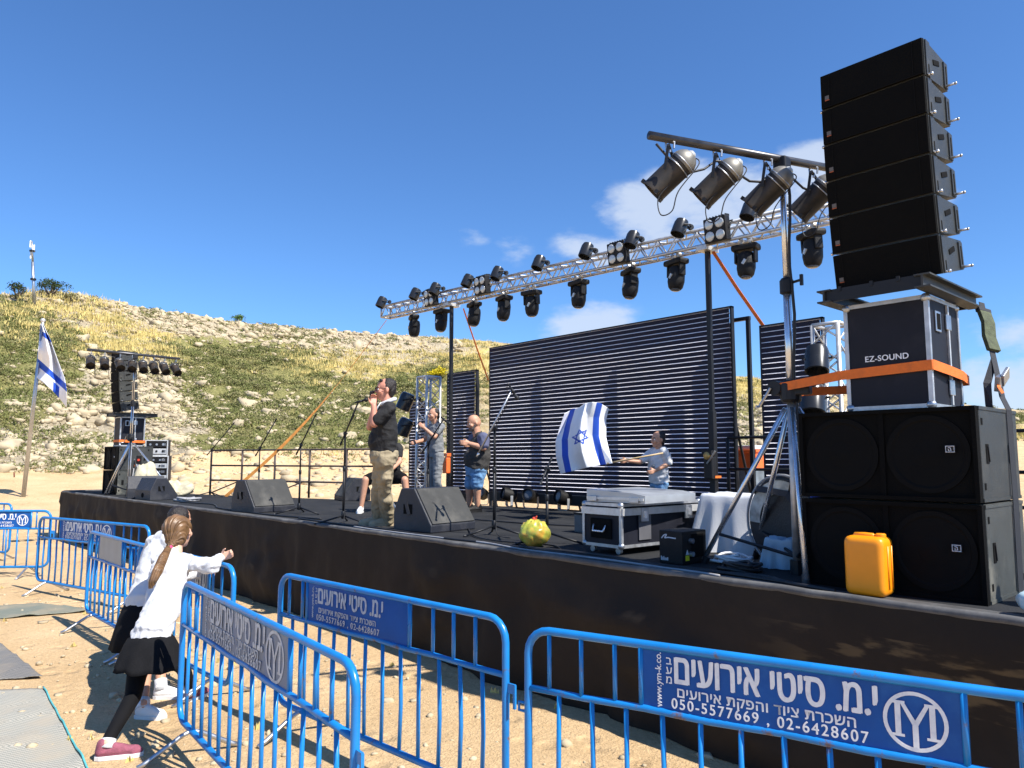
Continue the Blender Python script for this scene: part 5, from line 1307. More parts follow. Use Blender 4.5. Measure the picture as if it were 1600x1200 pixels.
# --- the girl in front, leaning on the barrier -------------------------------------------------
def girl_front():
    fg = Fig('girl in a white long-sleeved top and black skirt leaning on the barrier, long brown ponytail', PZ(200, 1175, 0))
    f = Vector((-.42, .91, 0)).normalized(); r = Vector((f.y, -f.x, 0)); fh = Vector((-.78, .62, -.02))
    hip = PY(236, 1000, 1.76); waist = PY(250, 958, 1.84); chest = PY(262, 908, 1.95); sh = PY(268, 874, 2.02); neck = PY(276, 862, 2.06); hd = PY(279, 832, 2.10)
    k = 1.20; spine_up = (hd-neck).normalized()
    shR, shL = sh+r*.150-UPV*.012, sh-r*.150-UPV*.02
    elR = PY(332, 884, 2.22); wrR = PY(344, 872, 2.34); elL = shL+f*.20-UPV*.17-r*.04; wrL = elL+f*.20+UPV*.02+r*.12
    hipL, hipR = hip-r*.085-UPV*.04, hip+r*.085-UPV*.04
    knL = PY(208, 1088, 1.62); anL = PY(172, 1158, 1.44); knR = PY(285, 1040, 2.06); anR = PY(296, 1076, 2.08)
    hl, tl = PZ(148, 1188, 0), PZ(224, 1180, 0); hr, tr = PZ(290, 1098, 0), PZ(306, 1082, 0)
    anL = Vector((hl.x, hl.y, 0))+(tl-hl)*.22+UPV*.10; tr = hr+Vector((f.x, f.y, 0))*.24; anR = hr+(tr-hr)*.22+UPV*.10
    knR = (hipR+anR)/2+f*.06
    def body(b):
        P = head_prims(b, hd, fh, spine_up, k)
        b.capsule(neck-spine_up*.07, hd-spine_up*.04-f*.015, .050, .047)
        loft(b, [(hip-UPV*.04, .12, .09), (waist, .09, .065), (chest, .09, .06), (sh-UPV*.04, .08, .045), (neck-UPV*.02, .042, .042)], r)
        chain(b, [shR, elR, wrR], [.040, .036, .026]); chain(b, [shL, elL, wrL], [.040, .036, .026])
        hand(b, wrR, PY(354, 868, 2.38)-wrR, UPV, .95, .75); hand(b, wrL, r+f*.3, UPV, .95, .5)
        chain(b, [hipL, knL, anL], [.075, .050, .034]); chain(b, [hipR, knR, anR], [.075, .050, .034])
    fg.fuse('body', body, SKINP, .007, 4)
    P = head_prims(MB(), hd, fh, spine_up, k); fg.face(P, k, HAIRBR)
    HAIRM = mat('light_brown_hair', (.155, .085, .038), .38, var=.4, scale=16, bump=.0, sheen=.0)
    tie = PY(263, 857, 1.99)
    def hair(b):
        fn = fh.normalized(); un = (spine_up-fn*spine_up.dot(fn)).normalized(); M = Matrix((fn.cross(un), fn, un)).transposed()
        b.ball(P(0, -.030, .034), (.088*k, .090*k, .092*k), 20, 14, M); b.ball(P(0, -.060, -.020), (.074*k, .060*k, .080*k), 16, 12, M)
        for s in (-1, 1): b.ball(P(s*.060, -.012, .030), (.030*k, .068*k, .058*k), 12, 9, M)
        b.capsule(P(0, -.085, -.055), tie, .050, .024)
    h = fg.fuse('hair', hair, HAIRM, .006, 6)
    # strand relief combed toward the tie
    me = h.data
    for v in me.vertices:
        q = v.co+fg.o-tie; d_ = q.normalized(); a = math.atan2(d_.dot(r), d_.dot(spine_up)); bb = d_.dot(f)
        v.co += v.normal*(.0035*math.sin(a*34+5*bb)+.0025*math.sin(a*61+2)+.004*mnoise.noise(Vector((a*6, bb*4, 1))))
    def tail(b):
        pts = [tie, PY(255, 872, 1.87), PY(246, 893, 1.80), PY(239, 909, 1.765), PY(236, 919, 1.755)]
        rad = [.022, .033, .035, .024, .006]
        chain(b, pts, rad)
        for s in (-.018, .012): chain(b, [p+r*s+UPV*s*.3 for p in pts], [q*.7 for q in rad])
    tl_ = fg.fuse('ponytail', tail, HAIRM, .005, 3)
    for v in tl_.data.vertices:
        q = v.co+fg.o; v.co += v.normal*.004*math.sin(q.dot(r)*420+q.z*14)
    fg.part('hair_tie', lambda b: b.tube([tie+Vector((math.cos(a)*.027, math.sin(a)*.02, math.sin(a)*.02)) for a in np.linspace(0, 5.6, 9)], .013, 8, True), PINK)
    def shirt(b):
        loft(b, [(hip-UPV*.02, .172, .138), (hip+UPV*.05, .162, .130), (waist+UPV*.0, .148, .118), (chest-UPV*.03, .156, .125), (chest+UPV*.02, .158, .125), (sh-UPV*.045, .158, .112), (sh-UPV*.005, .135, .098), (sh+UPV*.025, .095, .080), (neck+UPV*.002, .060, .060)], r)
        chain(b, [sh+r*.09, shR, elR, wrR-(wrR-elR)*.06], [.058, .068, .060, .040]); chain(b, [sh-r*.09, shL, elL, wrL-(wrL-elL)*.06], [.058, .066, .056, .040])
        b.capsule(elR, elR+Vector((.01, .01, -.02)), .056, .045)
        b.capsule(shR.lerp(elR, .25)-UPV*.012, elR-UPV*.012, .066, .058)
    fg.fuse('long_sleeved_top', shirt, CLOTHW, .009, 4, .020, 8)
    def skirt(b):
        secs = []
        for u, a_, b_ in ((0, .140, .112), (.15, .180, .145), (.35, .205, .165), (.6, .225, .185), (.85, .243, .20), (1, .25, .21)):
            secs.append((hip+UPV*.045+(PY(233, 1042, 1.72)-hip-UPV*.045)*u, a_, b_))
        n = 40; rs = []
        for i, (c, a_, b_) in enumerate(secs):
            u = i/(len(secs)-1)
            rs.append([c+r*a_*math.cos(2*math.pi*j/n)*(1+.07*u*math.sin(9*2*math.pi*j/n+1))+f*b_*math.sin(2*math.pi*j/n)*(1+.07*u*math.sin(9*2*math.pi*j/n+1))+UPV*.008*u*math.sin(j*1.3) for j in range(n)])
        b.rings(rs)
    fg.part('skirt', skirt, CLOTHBK)
    def tights(b):
        chain(b, [hipL, knL, anL+(knL-anL)*.06], [.088, .058, .040]); chain(b, [hipR, knR, anR+(knR-anR)*.06], [.088, .058, .040]); b.capsule(hipL, hipR, .09, .09)
        b.capsule(knL.lerp(anL, .12), knL.lerp(anL, .5), .056, .044); b.capsule(knR.lerp(anR, .12), knR.lerp(anR, .5), .056, .044)
    fg.fuse('leggings', tights, TIGHTS, .009, 5)
    for a_, kk in ((anL, knL), (anR, knR)): fg.part('sock', lambda b: b.cyl(a_-UPV*.035, a_+(kk-a_).normalized()*.035, .050, .047, 14), CLOTHW)
    add_shoe(fg, hl, tl, SHOEP, k=1.05); add_shoe(fg, hr, tr, SHOEP, k=1.0)
girl_front()

# --- the second girl, hidden behind the first ---------------------------------------------------
def girl_back():
    fg = Fig('dark-haired girl in white short sleeves and black skirt, half hidden behind the ponytailed girl', PZ(235, 1112, 0))
    f = Vector((-.15, 1, 0)).normalized(); r = Vector((f.y, -f.x, 0))
    hip = PY(222, 958, 2.0); waist = PY(230, 918, 2.05); chest = PY(243, 872, 2.14); sh = PY(252, 846, 2.2); neck = PY(264, 834, 2.24); hd = PY(281, 813, 2.34); k = 1.04
    up = (hd-neck).normalized()*.6+UPV*.4
    shR, shL = sh+r*.15, sh-r*.155-UPV*.015
    elL = PY(222, 893, 2.20); wrL = elL+f*.13+r*.16; elR = shR+f*.10-UPV*.22; wrR = elR+f*.08-r*.18
    hipL, hipR = hip-r*.08-UPV*.05, hip+r*.08-UPV*.05
    hl, hr = PZ(212, 1122, 0), PZ(240, 1092, 0); tl, tr = hl+(r*.8+f*.5).normalized()*.25, hr+(r*.7+f*.7).normalized()*.25
    anL, anR = hl+(tl-hl)*.22+UPV*.10, hr+(tr-hr)*.22+UPV*.10
    knL, knR = (hipL+anL)/2+f*.05, (hipR+anR)/2+f*.05
    def body(b):
        head_prims(b, hd, f+Vector((0, 0, -.25)), up, k); b.capsule(neck-up*.06, hd-f*.02, .05, .047)
        loft(b, [(hip, .12, .09), (waist, .09, .07), (chest, .09, .06), (sh-UPV*.03, .08, .045), (neck-UPV*.01, .045, .045)], r)
        chain(b, [shR, elR, wrR], [.042, .038, .027]); chain(b, [shL, elL, wrL], [.042, .040, .028])
        hand(b, wrL, f+r*.6, UPV, .95); hand(b, wrR, f-r*.4, UPV, .95)
        chain(b, [hipL, knL, anL], [.08, .055, .036]); chain(b, [hipR, knR, anR], [.08, .055, .036])
    fg.fuse('body', body, SKIN, .008, 4)
    P = head_prims(MB(), hd, f+Vector((0, 0, -.25)), up, k); fg.face(P, k)
    def hair(b):
        f2 = (f+Vector((0, 0, -.25))).normalized(); u2 = (up-f2*up.dot(f2)).normalized(); M = Matrix((r, f2, u2)).transposed()
        b.ball(P(0, -.022, .036), (.090*k, .096*k, .092*k), 18, 12, M); b.ball(P(0, -.055, -.03), (.078*k, .064*k, .09*k), 14, 10, M); b.capsule(P(0, -.07, -.06), P(0, -.10, -.13), .05, .035)
    fg.fuse('hair', hair, HAIRD, .007, 5, .004, 30)
    def shirt(b):
        loft(b, [(hip+UPV*.045, .175, .145), (hip+UPV*.10, .170, .140), (waist, .150, .125), (chest, .152, .118), (sh-UPV*.02, .15, .095), (sh+UPV*.025, .10, .07), (neck, .056, .055)], r)
        chain(b, [sh-r*.08, shL, shL.lerp(elL, .78)], [.06, .072, .062]); chain(b, [sh+r*.08, shR, shR.lerp(elR, .7)], [.06, .07, .06])
    fg.fuse('shirt', shirt, CLOTHW, .010, 5, .012, 8)
    def skirt(b):
        n = 36; rs = []
        for u, a_, b_ in ((0, .150, .120), (.2, .175, .15), (.6, .195, .175), (1, .21, .19)):
            c = hip+UPV*.11+(PY(210, 1012, 1.93)-hip-UPV*.11)*u
            rs.append([c+r*a_*math.cos(2*math.pi*j/n)*(1+.05*u*math.sin(8*2*math.pi*j/n))+f*b_*math.sin(2*math.pi*j/n)*(1+.05*u*math.sin(8*2*math.pi*j/n)) for j in range(n)])
        b.rings(rs)
    fg.part('skirt', skirt, CLOTHBK)
    for a_, kk in ((anL, knL), (anR, knR)): fg.part('sock', lambda b: b.cyl(a_-UPV*.035, a_+(kk-a_).normalized()*.06, .052, .048, 14), CLOTHW)
    add_shoe(fg, hl, tl, SHOEW, k=1.1); add_shoe(fg, hr, tr, SHOEW, k=1.1)
girl_back()

# --- the man at the microphone ------------------------------------------------------------------
def man_mic():
    D = 8.72; J = lambda x, y, o=0: PD(x, y, D+o)
    fg = Fig('man in black t-shirt, khaki cargo trousers and glasses, hand raised to his mouth on stage', PZ(598, 826))
    f = (-RT*.96-HD*.28).normalized(); r = Vector((f.y, -f.x, 0))      # he faces the left of the view; r is his right
    k = 1.14
    hd = J(602, 609); up = (UPV*.97-f*.10).normalized(); neck = J(606, 630); sh = J(605, 640); chest = J(602, 665); belly = J(600, 690); hip = J(600, 712); 
    L_, R_ = -r, r
    shL, shR = sh+L_*.185, sh+R_*.175
    elL = J(585, 662, -.24); wrL = J(584, 634, -.20); elR = sh+R_*.16-UPV*.20+f*.18; wrR = J(586, 634, .02)
    hipL, hipR = hip+L_*.10-UPV*.05, hip+R_*.10-UPV*.05
    anL = PZ(607, 822)+UPV*.10; anR = PZ(592, 822)+R_*.10+UPV*.10
    knL, knR = (hipL+anL)/2+f*.03, (hipR+anR)/2+f*.03
    def body(b):
        head_prims(b, hd, f, up, k, 1.05); b.capsule(neck-up*.05, hd-up*.05-f*.01, .066, .060)
        loft(b, [(hip, .15, .12), (belly, .15, .13), (chest, .15, .11), (sh, .14, .08)], r)
        chain(b, [shL, elL, wrL], [.055, .048, .033]); chain(b, [shR, elR, wrR], [.055, .048, .033])
        b.capsule(elL.lerp(wrL, .1), elL.lerp(wrL, .5), .048, .042)
        hand(b, wrL, J(583, 618, -.12)-wrL, f+UPV*.2, 1.05, .8); hand(b, wrR, J(584, 617, .02)-wrR, f, 1.05, .8)
        chain(b, [hipL, knL, anL], [.08, .06, .042]); chain(b, [hipR, knR, anR], [.08, .06, .042])
    fg.fuse('body', body, SKINR, .008, 4)
    P = head_prims(MB(), hd, f, up, k, 1.05); fg.face(P, k)
    def hair(b):
        M = Matrix((-r*-1, f, up)).transposed()
        b.ball(P(0, -.030, .048), (.083*k, .088*k, .078*k), 18, 12, M); b.ball(P(0, -.062, .0), (.075*k, .052*k, .085*k), 14, 10, M)
        for s in (-1, 1): b.ball(P(s*.068, -.028, .030), (.018*k, .045*k, .045*k), 10, 8, M)
        b.capsule(P(-.04, .048, .090), P(.04, .048, .090), .020*k, .020*k)
    fg.fuse('hair', hair, HAIRD, .007, 4, .004, 40)
    def glasses(b):
        for s in (-1, 1):
            b.tube([P(s*.032+.024*math.cos(a), .098, .002+.018*math.sin(a)) for a in np.linspace(0, 2*math.pi, 13)[:-1]], .0028*k, 6, True)
            b.tube([P(s*.056, .096, .006), P(s*.074, .06, .008), P(s*.083, .0, .004)], .0028*k, 6)
        b.tube([P(-.010, .100, .004), P(0, .104, .007), P(.010, .100, .004)], .0028*k, 6)
    fg.part('glasses', glasses, DKSTEEL)
    def shirt(b):
        loft(b, [(hip+UPV*.03, .185, .155), (belly, .185, .160, 0), (chest-UPV*.02, .190, .15), (chest+UPV*.09, .195, .135), (sh-UPV*.02, .185, .105), (sh+UPV*.035, .10, .085), (neck+UPV*.01, .075, .075)], r)
        chain(b, [sh+L_*.10, shL, shL.lerp(elL, .72)], [.08, .088, .080]); chain(b, [sh+R_*.10, shR, shR.lerp(elR, .72)], [.08, .088, .080])
        b.ball(belly+f*.04, (.15, .15, .17), 14, 10)
    fg.fuse('tshirt', shirt, TSHIRTB, .011, 5, .018, 6)
    fg.part('collar', lambda b: b.tube([neck+Vector((math.cos(a), math.sin(a), 0))*.085+UPV*(.018-.035*Vector((math.cos(a), math.sin(a), 0)).dot(f)) for a in np.linspace(0, 2*math.pi, 17)[:-1]], .024, 8, True), CLOTHW)
    fg.part('scarf_end', lambda b: b.ribbon([neck+f*.09+L_*.05, neck+f*.125+L_*.06-UPV*.05, neck+f*.15+L_*.06-UPV*.12], r, .05, .012), CLOTHW)
    def trousers(b):
        loft(b, [(hip-UPV*.10, .19, .15), (hip, .195, .17), (hip+UPV*.06, .185, .165)], r)
        for h_, k_, a_ in ((hipL, knL, anL), (hipR, knR, anR)):
            chain(b, [h_, h_.lerp(k_, .5), k_, k_.lerp(a_, .5), a_+UPV*.0], [.118, .104, .090, .088, .082]); b.capsule(a_+UPV*.04, a_-UPV*.03, .090, .080)
        b.ball(knL.lerp(hipL, .45)+L_*.10, (.08, .07, .10), 10, 8); b.ball(knL.lerp(anL, .35)+L_*.07, (.07, .07, .08), 10, 8)
    fg.fuse('cargo_trousers', trousers, KHAKI, .012, 4, .020, 7)
    for a_ in (anL, anR):
        h_ = Vector((a_.x, a_.y, S))-f*.07; add_shoe(fg, h_, h_+f*.31+r*.02, SHOET, SHOET, 1.25)
    fg.part('phone', lambda b: b.box(J(581, 617, -.06), (.018, .075, .10), rot=(.2, .3, .4), bev=.008), DKSTEEL)
man_mic()

# --- the bald man with his hands together -------------------------------------------------------
def man_bald():
    D = 11.5; J = lambda x, y, o=0: PD(x, y, D+o)
    fg = Fig('bald bearded man in charcoal t-shirt and light blue denim shorts standing before the screens', PD(742, 797, D))
    base = PD(742, 797, D); base.z = S; fg.t.location = base; fg.o = base
    f = (-RT*.90-HD*.42).normalized(); r = Vector((f.y, -f.x, 0)); L_, R_ = -r, r; k = 1.10
    hd = J(740, 661); up = (UPV*.93+f*.30).normalized(); neck = J(746, 675); sh = J(748, 685); chest = J(748, 702); hip = J(744, 733)
    shL, shR = sh+L_*.19, sh+R_*.19
    elL = J(757, 695, -.25); wrL = J(733, 693, -.22); elL = J(756, 700, -.24); elR = sh+R_*.2-UPV*.24+f*.06; wrR = J(737, 695, -.02)
    hipL, hipR = hip+L_*.10, hip+R_*.10
    anL, anR = base+L_*.11+UPV*.1+Vector((0, 0, 0)), base+R_*.12+f*.05+UPV*.1
    knL, knR = (hipL+anL)/2+f*.02, (hipR+anR)/2+f*.03
    def body(b):
        head_prims(b, hd, f-UPV*.25, up, k, 1.04); b.capsule(neck-UPV*.06, hd-f*.02, .068, .062); b.ball(hd-f*.03+up*.01, (.08*k, .085*k, .085*k), 14, 10)
        loft(b, [(hip, .16, .13), (chest, .16, .13), (sh, .14, .08)], r)
        chain(b, [shL, elL, wrL], [.055, .050, .034]); chain(b, [shR, elR, wrR], [.055, .050, .034]); b.capsule(elL, elL.lerp(wrL, .5), .05, .044)
        hand(b, wrL, f+UPV*.1, UPV, 1.1, .7); hand(b, wrR, f+L_*.4, UPV, 1.1, .7)
        chain(b, [hipL, knL, anL], [.09, .065, .042]); chain(b, [hipR, knR, anR], [.09, .065, .042]); b.capsule(knL.lerp(anL, .15), knL.lerp(anL, .5), .066, .052); b.capsule(knR.lerp(anR, .15), knR.lerp(anR, .5), .066, .052)
    fg.fuse('body', body, SKIN, .009, 4)
    P = head_prims(MB(), hd, f-UPV*.25, up, k, 1.04); fg.face(P, k)
    def beard(b):
        b.ball(P(0, .045, -.075), (.052*k, .045*k, .045*k), 12, 9)
        for s in (-1, 1): b.capsule(P(s*.062, .012, -.03), P(s*.04, .05, -.075), .018*k, .02*k)
    fg.fuse('beard', beard, mat('greying_beard', (.13, .10, .085), .8, var=.4, scale=40), .008, 4)
    def shirt(b):
        loft(b, [(hip+UPV*.03, .225, .200), (chest-UPV*.10, .215, .20), (chest, .205, .17), (sh-UPV*.04, .205, .13), (sh+UPV*.03, .11, .085), (neck, .075, .075)], r)
        b.ball(chest-UPV*.14+f*.09, (.16, .16, .17), 14, 10)
    fg.fuse('tshirt', shirt, TSHIRTG, .012, 5, .016, 6)
    def sleeves(b):
        chain(b, [sh+L_*.13, shL, shL.lerp(elL, .75)], [.085, .098, .085])
    fg.fuse('sleeve', sleeves, NAVYCL, .010, 4, .010, 8)
    fg.fuse('sleeve', lambda b: chain(b, [sh+R_*.13, shR, shR.lerp(elR, .7)], [.085, .098, .085]), NAVYCL, .010, 4, .010, 8)
    def shorts(b):
        loft(b, [(hip-UPV*.10, .19, .16), (hip+UPV*.05, .20, .18)], r)
        for h_, k_ in ((hipL, knL), (hipR, knR)): chain(b, [h_, h_.lerp(k_, .82)], [.125, .105])
    fg.fuse('denim_shorts', shorts, DENIM, .012, 4, .015, 8)
    for a_ in (anL, anR):
        h_ = Vector((a_.x, a_.y, S))-f*.07; add_shoe(fg, h_, h_+f*.29, BLK, BLK, 1.15)
man_bald()

# --- the boy waving the flag --------------------------------------------------------------------
def boy_flag():
    D = 9.95; J = lambda x, y, o=0: PD(x, y, D+o)
    base = PD(1030, 812, D); base.z = S
    fg = Fig('boy in white polo shirt and jeans waving a blue and white flag', base)
    f = (-RT*.92-HD*.38).normalized(); r = Vector((f.y, -f.x, 0)); L_, R_ = -r, r; k = .98
    hd = J(1028, 687); up = UPV; neck = J(1030, 700); sh = J(1029, 706); chest = J(1028, 722); hip = J(1030, 752)
    shL, shR = sh+L_*.135, sh+R_*.135
    elL = J(1046, 724, -.12); wrL = J(1024, 735, -.22); elR = J(1000, 722, -.02); wrR = J(981, 720, -.05)
    hipL, hipR = hip+L_*.075, hip+R_*.075; anL, anR = base+L_*.09+UPV*.08, base+R_*.09+UPV*.08; knL, knR = (hipL+anL)/2+f*.02, (hipR+anR)/2+f*.02
    def body(b):
        head_prims(b, hd, f, up, k); b.capsule(neck-up*.05, hd-up*.04, .048, .046)
        loft(b, [(hip, .12, .10), (chest, .12, .10), (sh, .11, .065)], r)
        chain(b, [shL, elL, wrL], [.036, .033, .024]); chain(b, [shR, elR, wrR], [.036, .033, .024])
        hand(b, wrL, f+L_*.1-UPV*.3, UPV, .85, .5); hand(b, wrR, J(970, 721, -.06)-wrR, UPV, .85, .9)
        chain(b, [hipL, knL, anL], [.065, .05, .034]); chain(b, [hipR, knR, anR], [.065, .05, .034])
    fg.fuse('body', body, SKIN, .008, 4)
    P = head_prims(MB(), hd, f, up, k); fg.face(P, k)
    def hair(b):
        M = Matrix((r, f, up)).transposed()
        b.ball(P(0, -.030, .044), (.083*k, .088*k, .076*k), 16, 11, M); b.ball(P(0, -.06, .0), (.076*k, .05*k, .08*k), 12, 9, M)
        for s in (-1, 1): b.ball(P(s*.070, -.02, .02), (.016*k, .035*k, .045*k), 9, 7, M)
    fg.fuse('hair', hair, HAIRD, .008, 4, .006, 30)
    def shirt(b):
        loft(b, [(hip-UPV*.01, .165, .135), (chest-UPV*.08, .160, .130), (chest, .150, .120), (sh-UPV*.02, .145, .085), (sh+UPV*.03, .075, .06), (neck, .056, .056)], r)
        chain(b, [sh+L_*.08, shL, shL.lerp(elL, .85)], [.058, .068, .064]); chain(b, [sh+R_*.08, shR, shR.lerp(elR, .8)], [.058, .066, .060])
    fg.fuse('polo_shirt', shirt, CLOTHW, .010, 4, .014, 8)
    fg.part('shirt_print', lambda b: b.ball(chest-UPV*.06+f*.112+L_*.055, (.030, .030, .034), 10, 8), GREYCL)
    def jeans(b):
        loft(b, [(hip-UPV*.08, .14, .12), (hip+UPV*.03, .142, .125)], r)
        for h_, k_, a_ in ((hipL, knL, anL), (hipR, knR, anR)): chain(b, [h_, k_, a_+UPV*.01], [.092, .075, .062])
    fg.fuse('jeans', jeans, DENIM, .012, 4, .014, 9)
    for a_ in (anL, anR):
        h_ = Vector((a_.x, a_.y, S))-f*.06; add_shoe(fg, h_, h_+f*.23, BLK, SHOEW, .95)
    # the flag on its stick: a thing of its own, held in the boy's hand
    D2 = D-.06; K = lambda x, y, o=0: PD(x, y, D2+o)
    t = thing('hand_flag', 'white flag with two blue stripes and a blue star waved by the boy', 'flag', K(958, 722)); o = Vector(t.location)
    MB().cyl(K(949, 724, .02)-o, K(1036, 708, -.32)-o, .011, n=8).build('stick', WOODST, t, True)
    # cloth: u runs along the hoist edge (stick side), v down the fly
    ctr = {(0, 0): (925, 628), (.5, 0): (952, 660), (1, 0): (957, 724)}
    # corner outline of the cloth as seen, with its own depth so that it billows
    top = [(882, 646, .25), (893, 640, .20), (905, 637, .0), (915, 630, -.15), (926, 628, -.1), (938, 630, .05), (951, 638, .2)]
    bot = [(876, 741, .22), (886, 738, .10), (900, 735, -.05), (916, 731, -.12), (930, 728, -.08), (945, 726, .0), (957, 724, .05)]
    lef = [(882, 646), (873, 672), (868, 690), (869, 715), (876, 741)]
    rig = [(951, 638), (947, 656), (947, 684), (952, 705), (957, 724)]
    nu, nv = 84, 84; vs = []
    ti = lambda tab, i, u: float(np.interp(u, np.linspace(0, 1, len(tab)), [q[i] for q in tab]))
    for a in range(nv+1):
        v = a/nv
        for b_ in range(nu+1):
            u = b_/nu
            # Coons patch of the four edges
            x = (1-v)*ti(top, 0, u)+v*ti(bot, 0, u)+(1-u)*ti(lef, 0, v)+u*ti(rig, 0, v)-((1-u)*(1-v)*882+u*(1-v)*951+(1-u)*v*876+u*v*957)
            y = (1-v)*ti(top, 1, u)+v*ti(bot, 1, u)+(1-u)*ti(lef, 1, v)+u*ti(rig, 1, v)-((1-u)*(1-v)*646+u*(1-v)*638+(1-u)*v*741+u*v*724)
            x += 3.0*math.sin(math.pi*v)*math.sin(4.6*u+1.5*v)*u*(1-u)*3
            dz = (1-v)*ti(top, 2, u)+v*ti(bot, 2, u)+.10*math.sin(u*7+v*3)+.045*math.sin(u*15-v*4)
            vs.append(tuple(K(x, y, dz)-o))
    fs = []; mi = []
    tri = lambda c, s, sg: [(c[0]+s*math.cos(R(90*sg+120*q)), c[1]+s*math.sin(R(90*sg+120*q))) for q in range(3)]
    def on_star(u, v):
        p = Vector(((u-.50)*1.0, (v-.52)*1.42))
        q = Matrix.Rotation(R(14), 2) @ p
        for sg in (1, -1):
            n_ = [Vector((math.cos(R(90*sg+60+120*j)), math.sin(R(90*sg+60+120*j)))) for j in range(3)]
            m_ = max(q.dot(w) for w in n_)
            if .066 < m_ < .094: return True
        return False
    for a in range(nv):
        for b_ in range(nu):
            u, v = (b_+.5)/nu, (a+.5)/nv; w = nu+1
            fs.append((a*w+b_, a*w+b_+1, (a+1)*w+b_+1, (a+1)*w+b_))
            mi.append(1 if (.13 < u < .245 or .755 < u < .87 or on_star(u, v)) else 0)
    mb = MB(); mb.v = vs; mb.f = fs; mb.mi = mi; c = mb.build('flag_cloth', [FLAGW, FLAGB], t, True)
    md = c.modifiers.new('th', 'SOLIDIFY'); md.thickness = .003
boy_flag()

# --- two people mostly hidden at the back -------------------------------------------------------
def simple_person(label, base, f, k, shirt_m, leg_m, pose, arms=True, skin=SKIN, hair_m=HAIRD, shorts=False, shoe_m=SHOEW):
    fg = Fig(label, base); f = Vector(f).normalized(); r = Vector((f.y, -f.x, 0)); B = Vector(base)
    g = lambda x, y, z: B+r*x*k+f*y*k+UPV*z*k
    J = {n: g(*p) for n, p in pose.items()}
    up = (J['hd']-J['neck']).normalized()
    def body(b):
        head_prims(b, J['hd'], f, up, k*1.05); b.capsule(J['neck']-up*.05*k, J['hd'], .052*k, .05*k)
        loft(b, [(J['hip'], .15*k, .12*k), (J['chest'], .14*k, .11*k), (J['sh'], .13*k, .075*k)], r)
        for s in 'LR':
            chain(b, [J['sh'+s], J['el'+s], J['wr'+s]], [.046*k, .040*k, .029*k]); hand(b, J['wr'+s], J['wr'+s]-J['el'+s], UPV+r*.2, k, .6)
            chain(b, [J['hi'+s], J['kn'+s], J['an'+s]], [.085*k, .058*k, .038*k])
    fg.fuse('body', body, skin, .010, 4)
    P = head_prims(MB(), J['hd'], f, up, k*1.05); fg.face(P, k*1.05)
    M = Matrix((r, f, up)).transposed()
    fg.fuse('hair', lambda b: (b.ball(P(0, -.030, .044), (.086*k, .088*k, .078*k), 14, 10, M), b.ball(P(0, -.06, 0), (.076*k, .05*k, .08*k), 12, 9, M)), hair_m, .010, 4, .005, 30)
    def shirt(b):
        loft(b, [(J['hip']+UPV*.02, .18*k, .145*k), (J['chest'], .18*k, .14*k), (J['sh']-UPV*.02*k, .18*k, .10*k), (J['sh']+UPV*.04*k, .09*k, .07*k), (J['neck'], .06*k, .06*k)], r)
        for s in 'LR': chain(b, [J['sh'], J['sh'+s], J['sh'+s].lerp(J['el'+s], .6)], [.07*k, .072*k, .064*k])
    fg.fuse('shirt', shirt, shirt_m, .012, 4, .012, 8)
    def legs(b):
        loft(b, [(J['hip']-UPV*.07*k, .16*k, .13*k), (J['hip']+UPV*.04*k, .165*k, .14*k)], r)
        for s in 'LR':
            if shorts: chain(b, [J['hi'+s], J['hi'+s].lerp(J['kn'+s], .85)], [.11*k, .09*k])
            else: chain(b, [J['hi'+s], J['kn'+s], J['an'+s]], [.105*k, .08*k, .065*k])
    fg.fuse('shorts' if shorts else 'trousers', legs, leg_m, .012, 4, .012, 8)
    for s in 'LR':
        h_ = Vector((J['an'+s].x, J['an'+s].y, B.z))-f*.06*k; add_shoe(fg, h_, h_+f*.27*k, shoe_m, SHOEW, k*1.1)
    return fg, J
bq = PD(680, 784, 13.0); bq.z = S
simple_person('man in grey clothes behind the left tower truss, hand raised to his face', bq, -RT*.8-HD*.6, 1.0, GREYCL, GREYCL,
    dict(hip=(0, 0, .92), chest=(0, .02, 1.2), sh=(0, 0, 1.40), neck=(0, .02, 1.47), hd=(0, .05, 1.60), shL=(-.18, 0, 1.39), shR=(.18, 0, 1.39), elL=(-.22, .16, 1.20), wrL=(-.10, .30, 1.36), elR=(.22, .1, 1.16), wrR=(.14, .3, 1.12),
         hiL=(-.09, 0, .88), hiR=(.09, 0, .88), knL=(-.10, .03, .48), knR=(.10, .03, .48), anL=(-.11, 0, .09), anR=(.11, 0, .09)))
bq = PD(607, 792, 11.6); bq.z = S
st_ = thing('drum_stool', 'low black round stool at the back of the stage behind the singer', 'stool', bq+Vector((HD*.12)))
MB().lathe((0, 0, .42), (0, 0, 1), [(0, .14), (.01, .17), (.06, .17), (.07, .15)], 18).build('seat', BLK, st_, True, auto=40)
MB().cyl((0, 0, .12), (0, 0, .42), .022, n=10).build('column', CHROME, st_)
for k in range(3): MB().cyl((0, 0, .22), (math.cos(k*2.09)*.22, math.sin(k*2.09)*.22, .01), .012, n=8).build('leg', CHROME, st_)
simple_person('seated person in black top and dark shorts behind the man in khaki', bq, -HD, 1.0, TSHIRTB, CLOTHBK,
    dict(hip=(0, -.06, .58), chest=(0, .02, .84), sh=(0, .06, 1.02), neck=(0, .10, 1.08), hd=(0, .16, 1.18), shL=(-.15, .05, 1.0), shR=(.15, .05, 1.0), elL=(-.19, .14, .78), wrL=(-.10, .36, .66), elR=(.19, .14, .78), wrR=(.10, .36, .66),
         hiL=(-.10, 0, .56), hiR=(.10, 0, .56), knL=(-.30, .36, .50), knR=(.30, .36, .50), anL=(-.36, .36, .09), anR=(.36, .36, .09)), shorts=True)
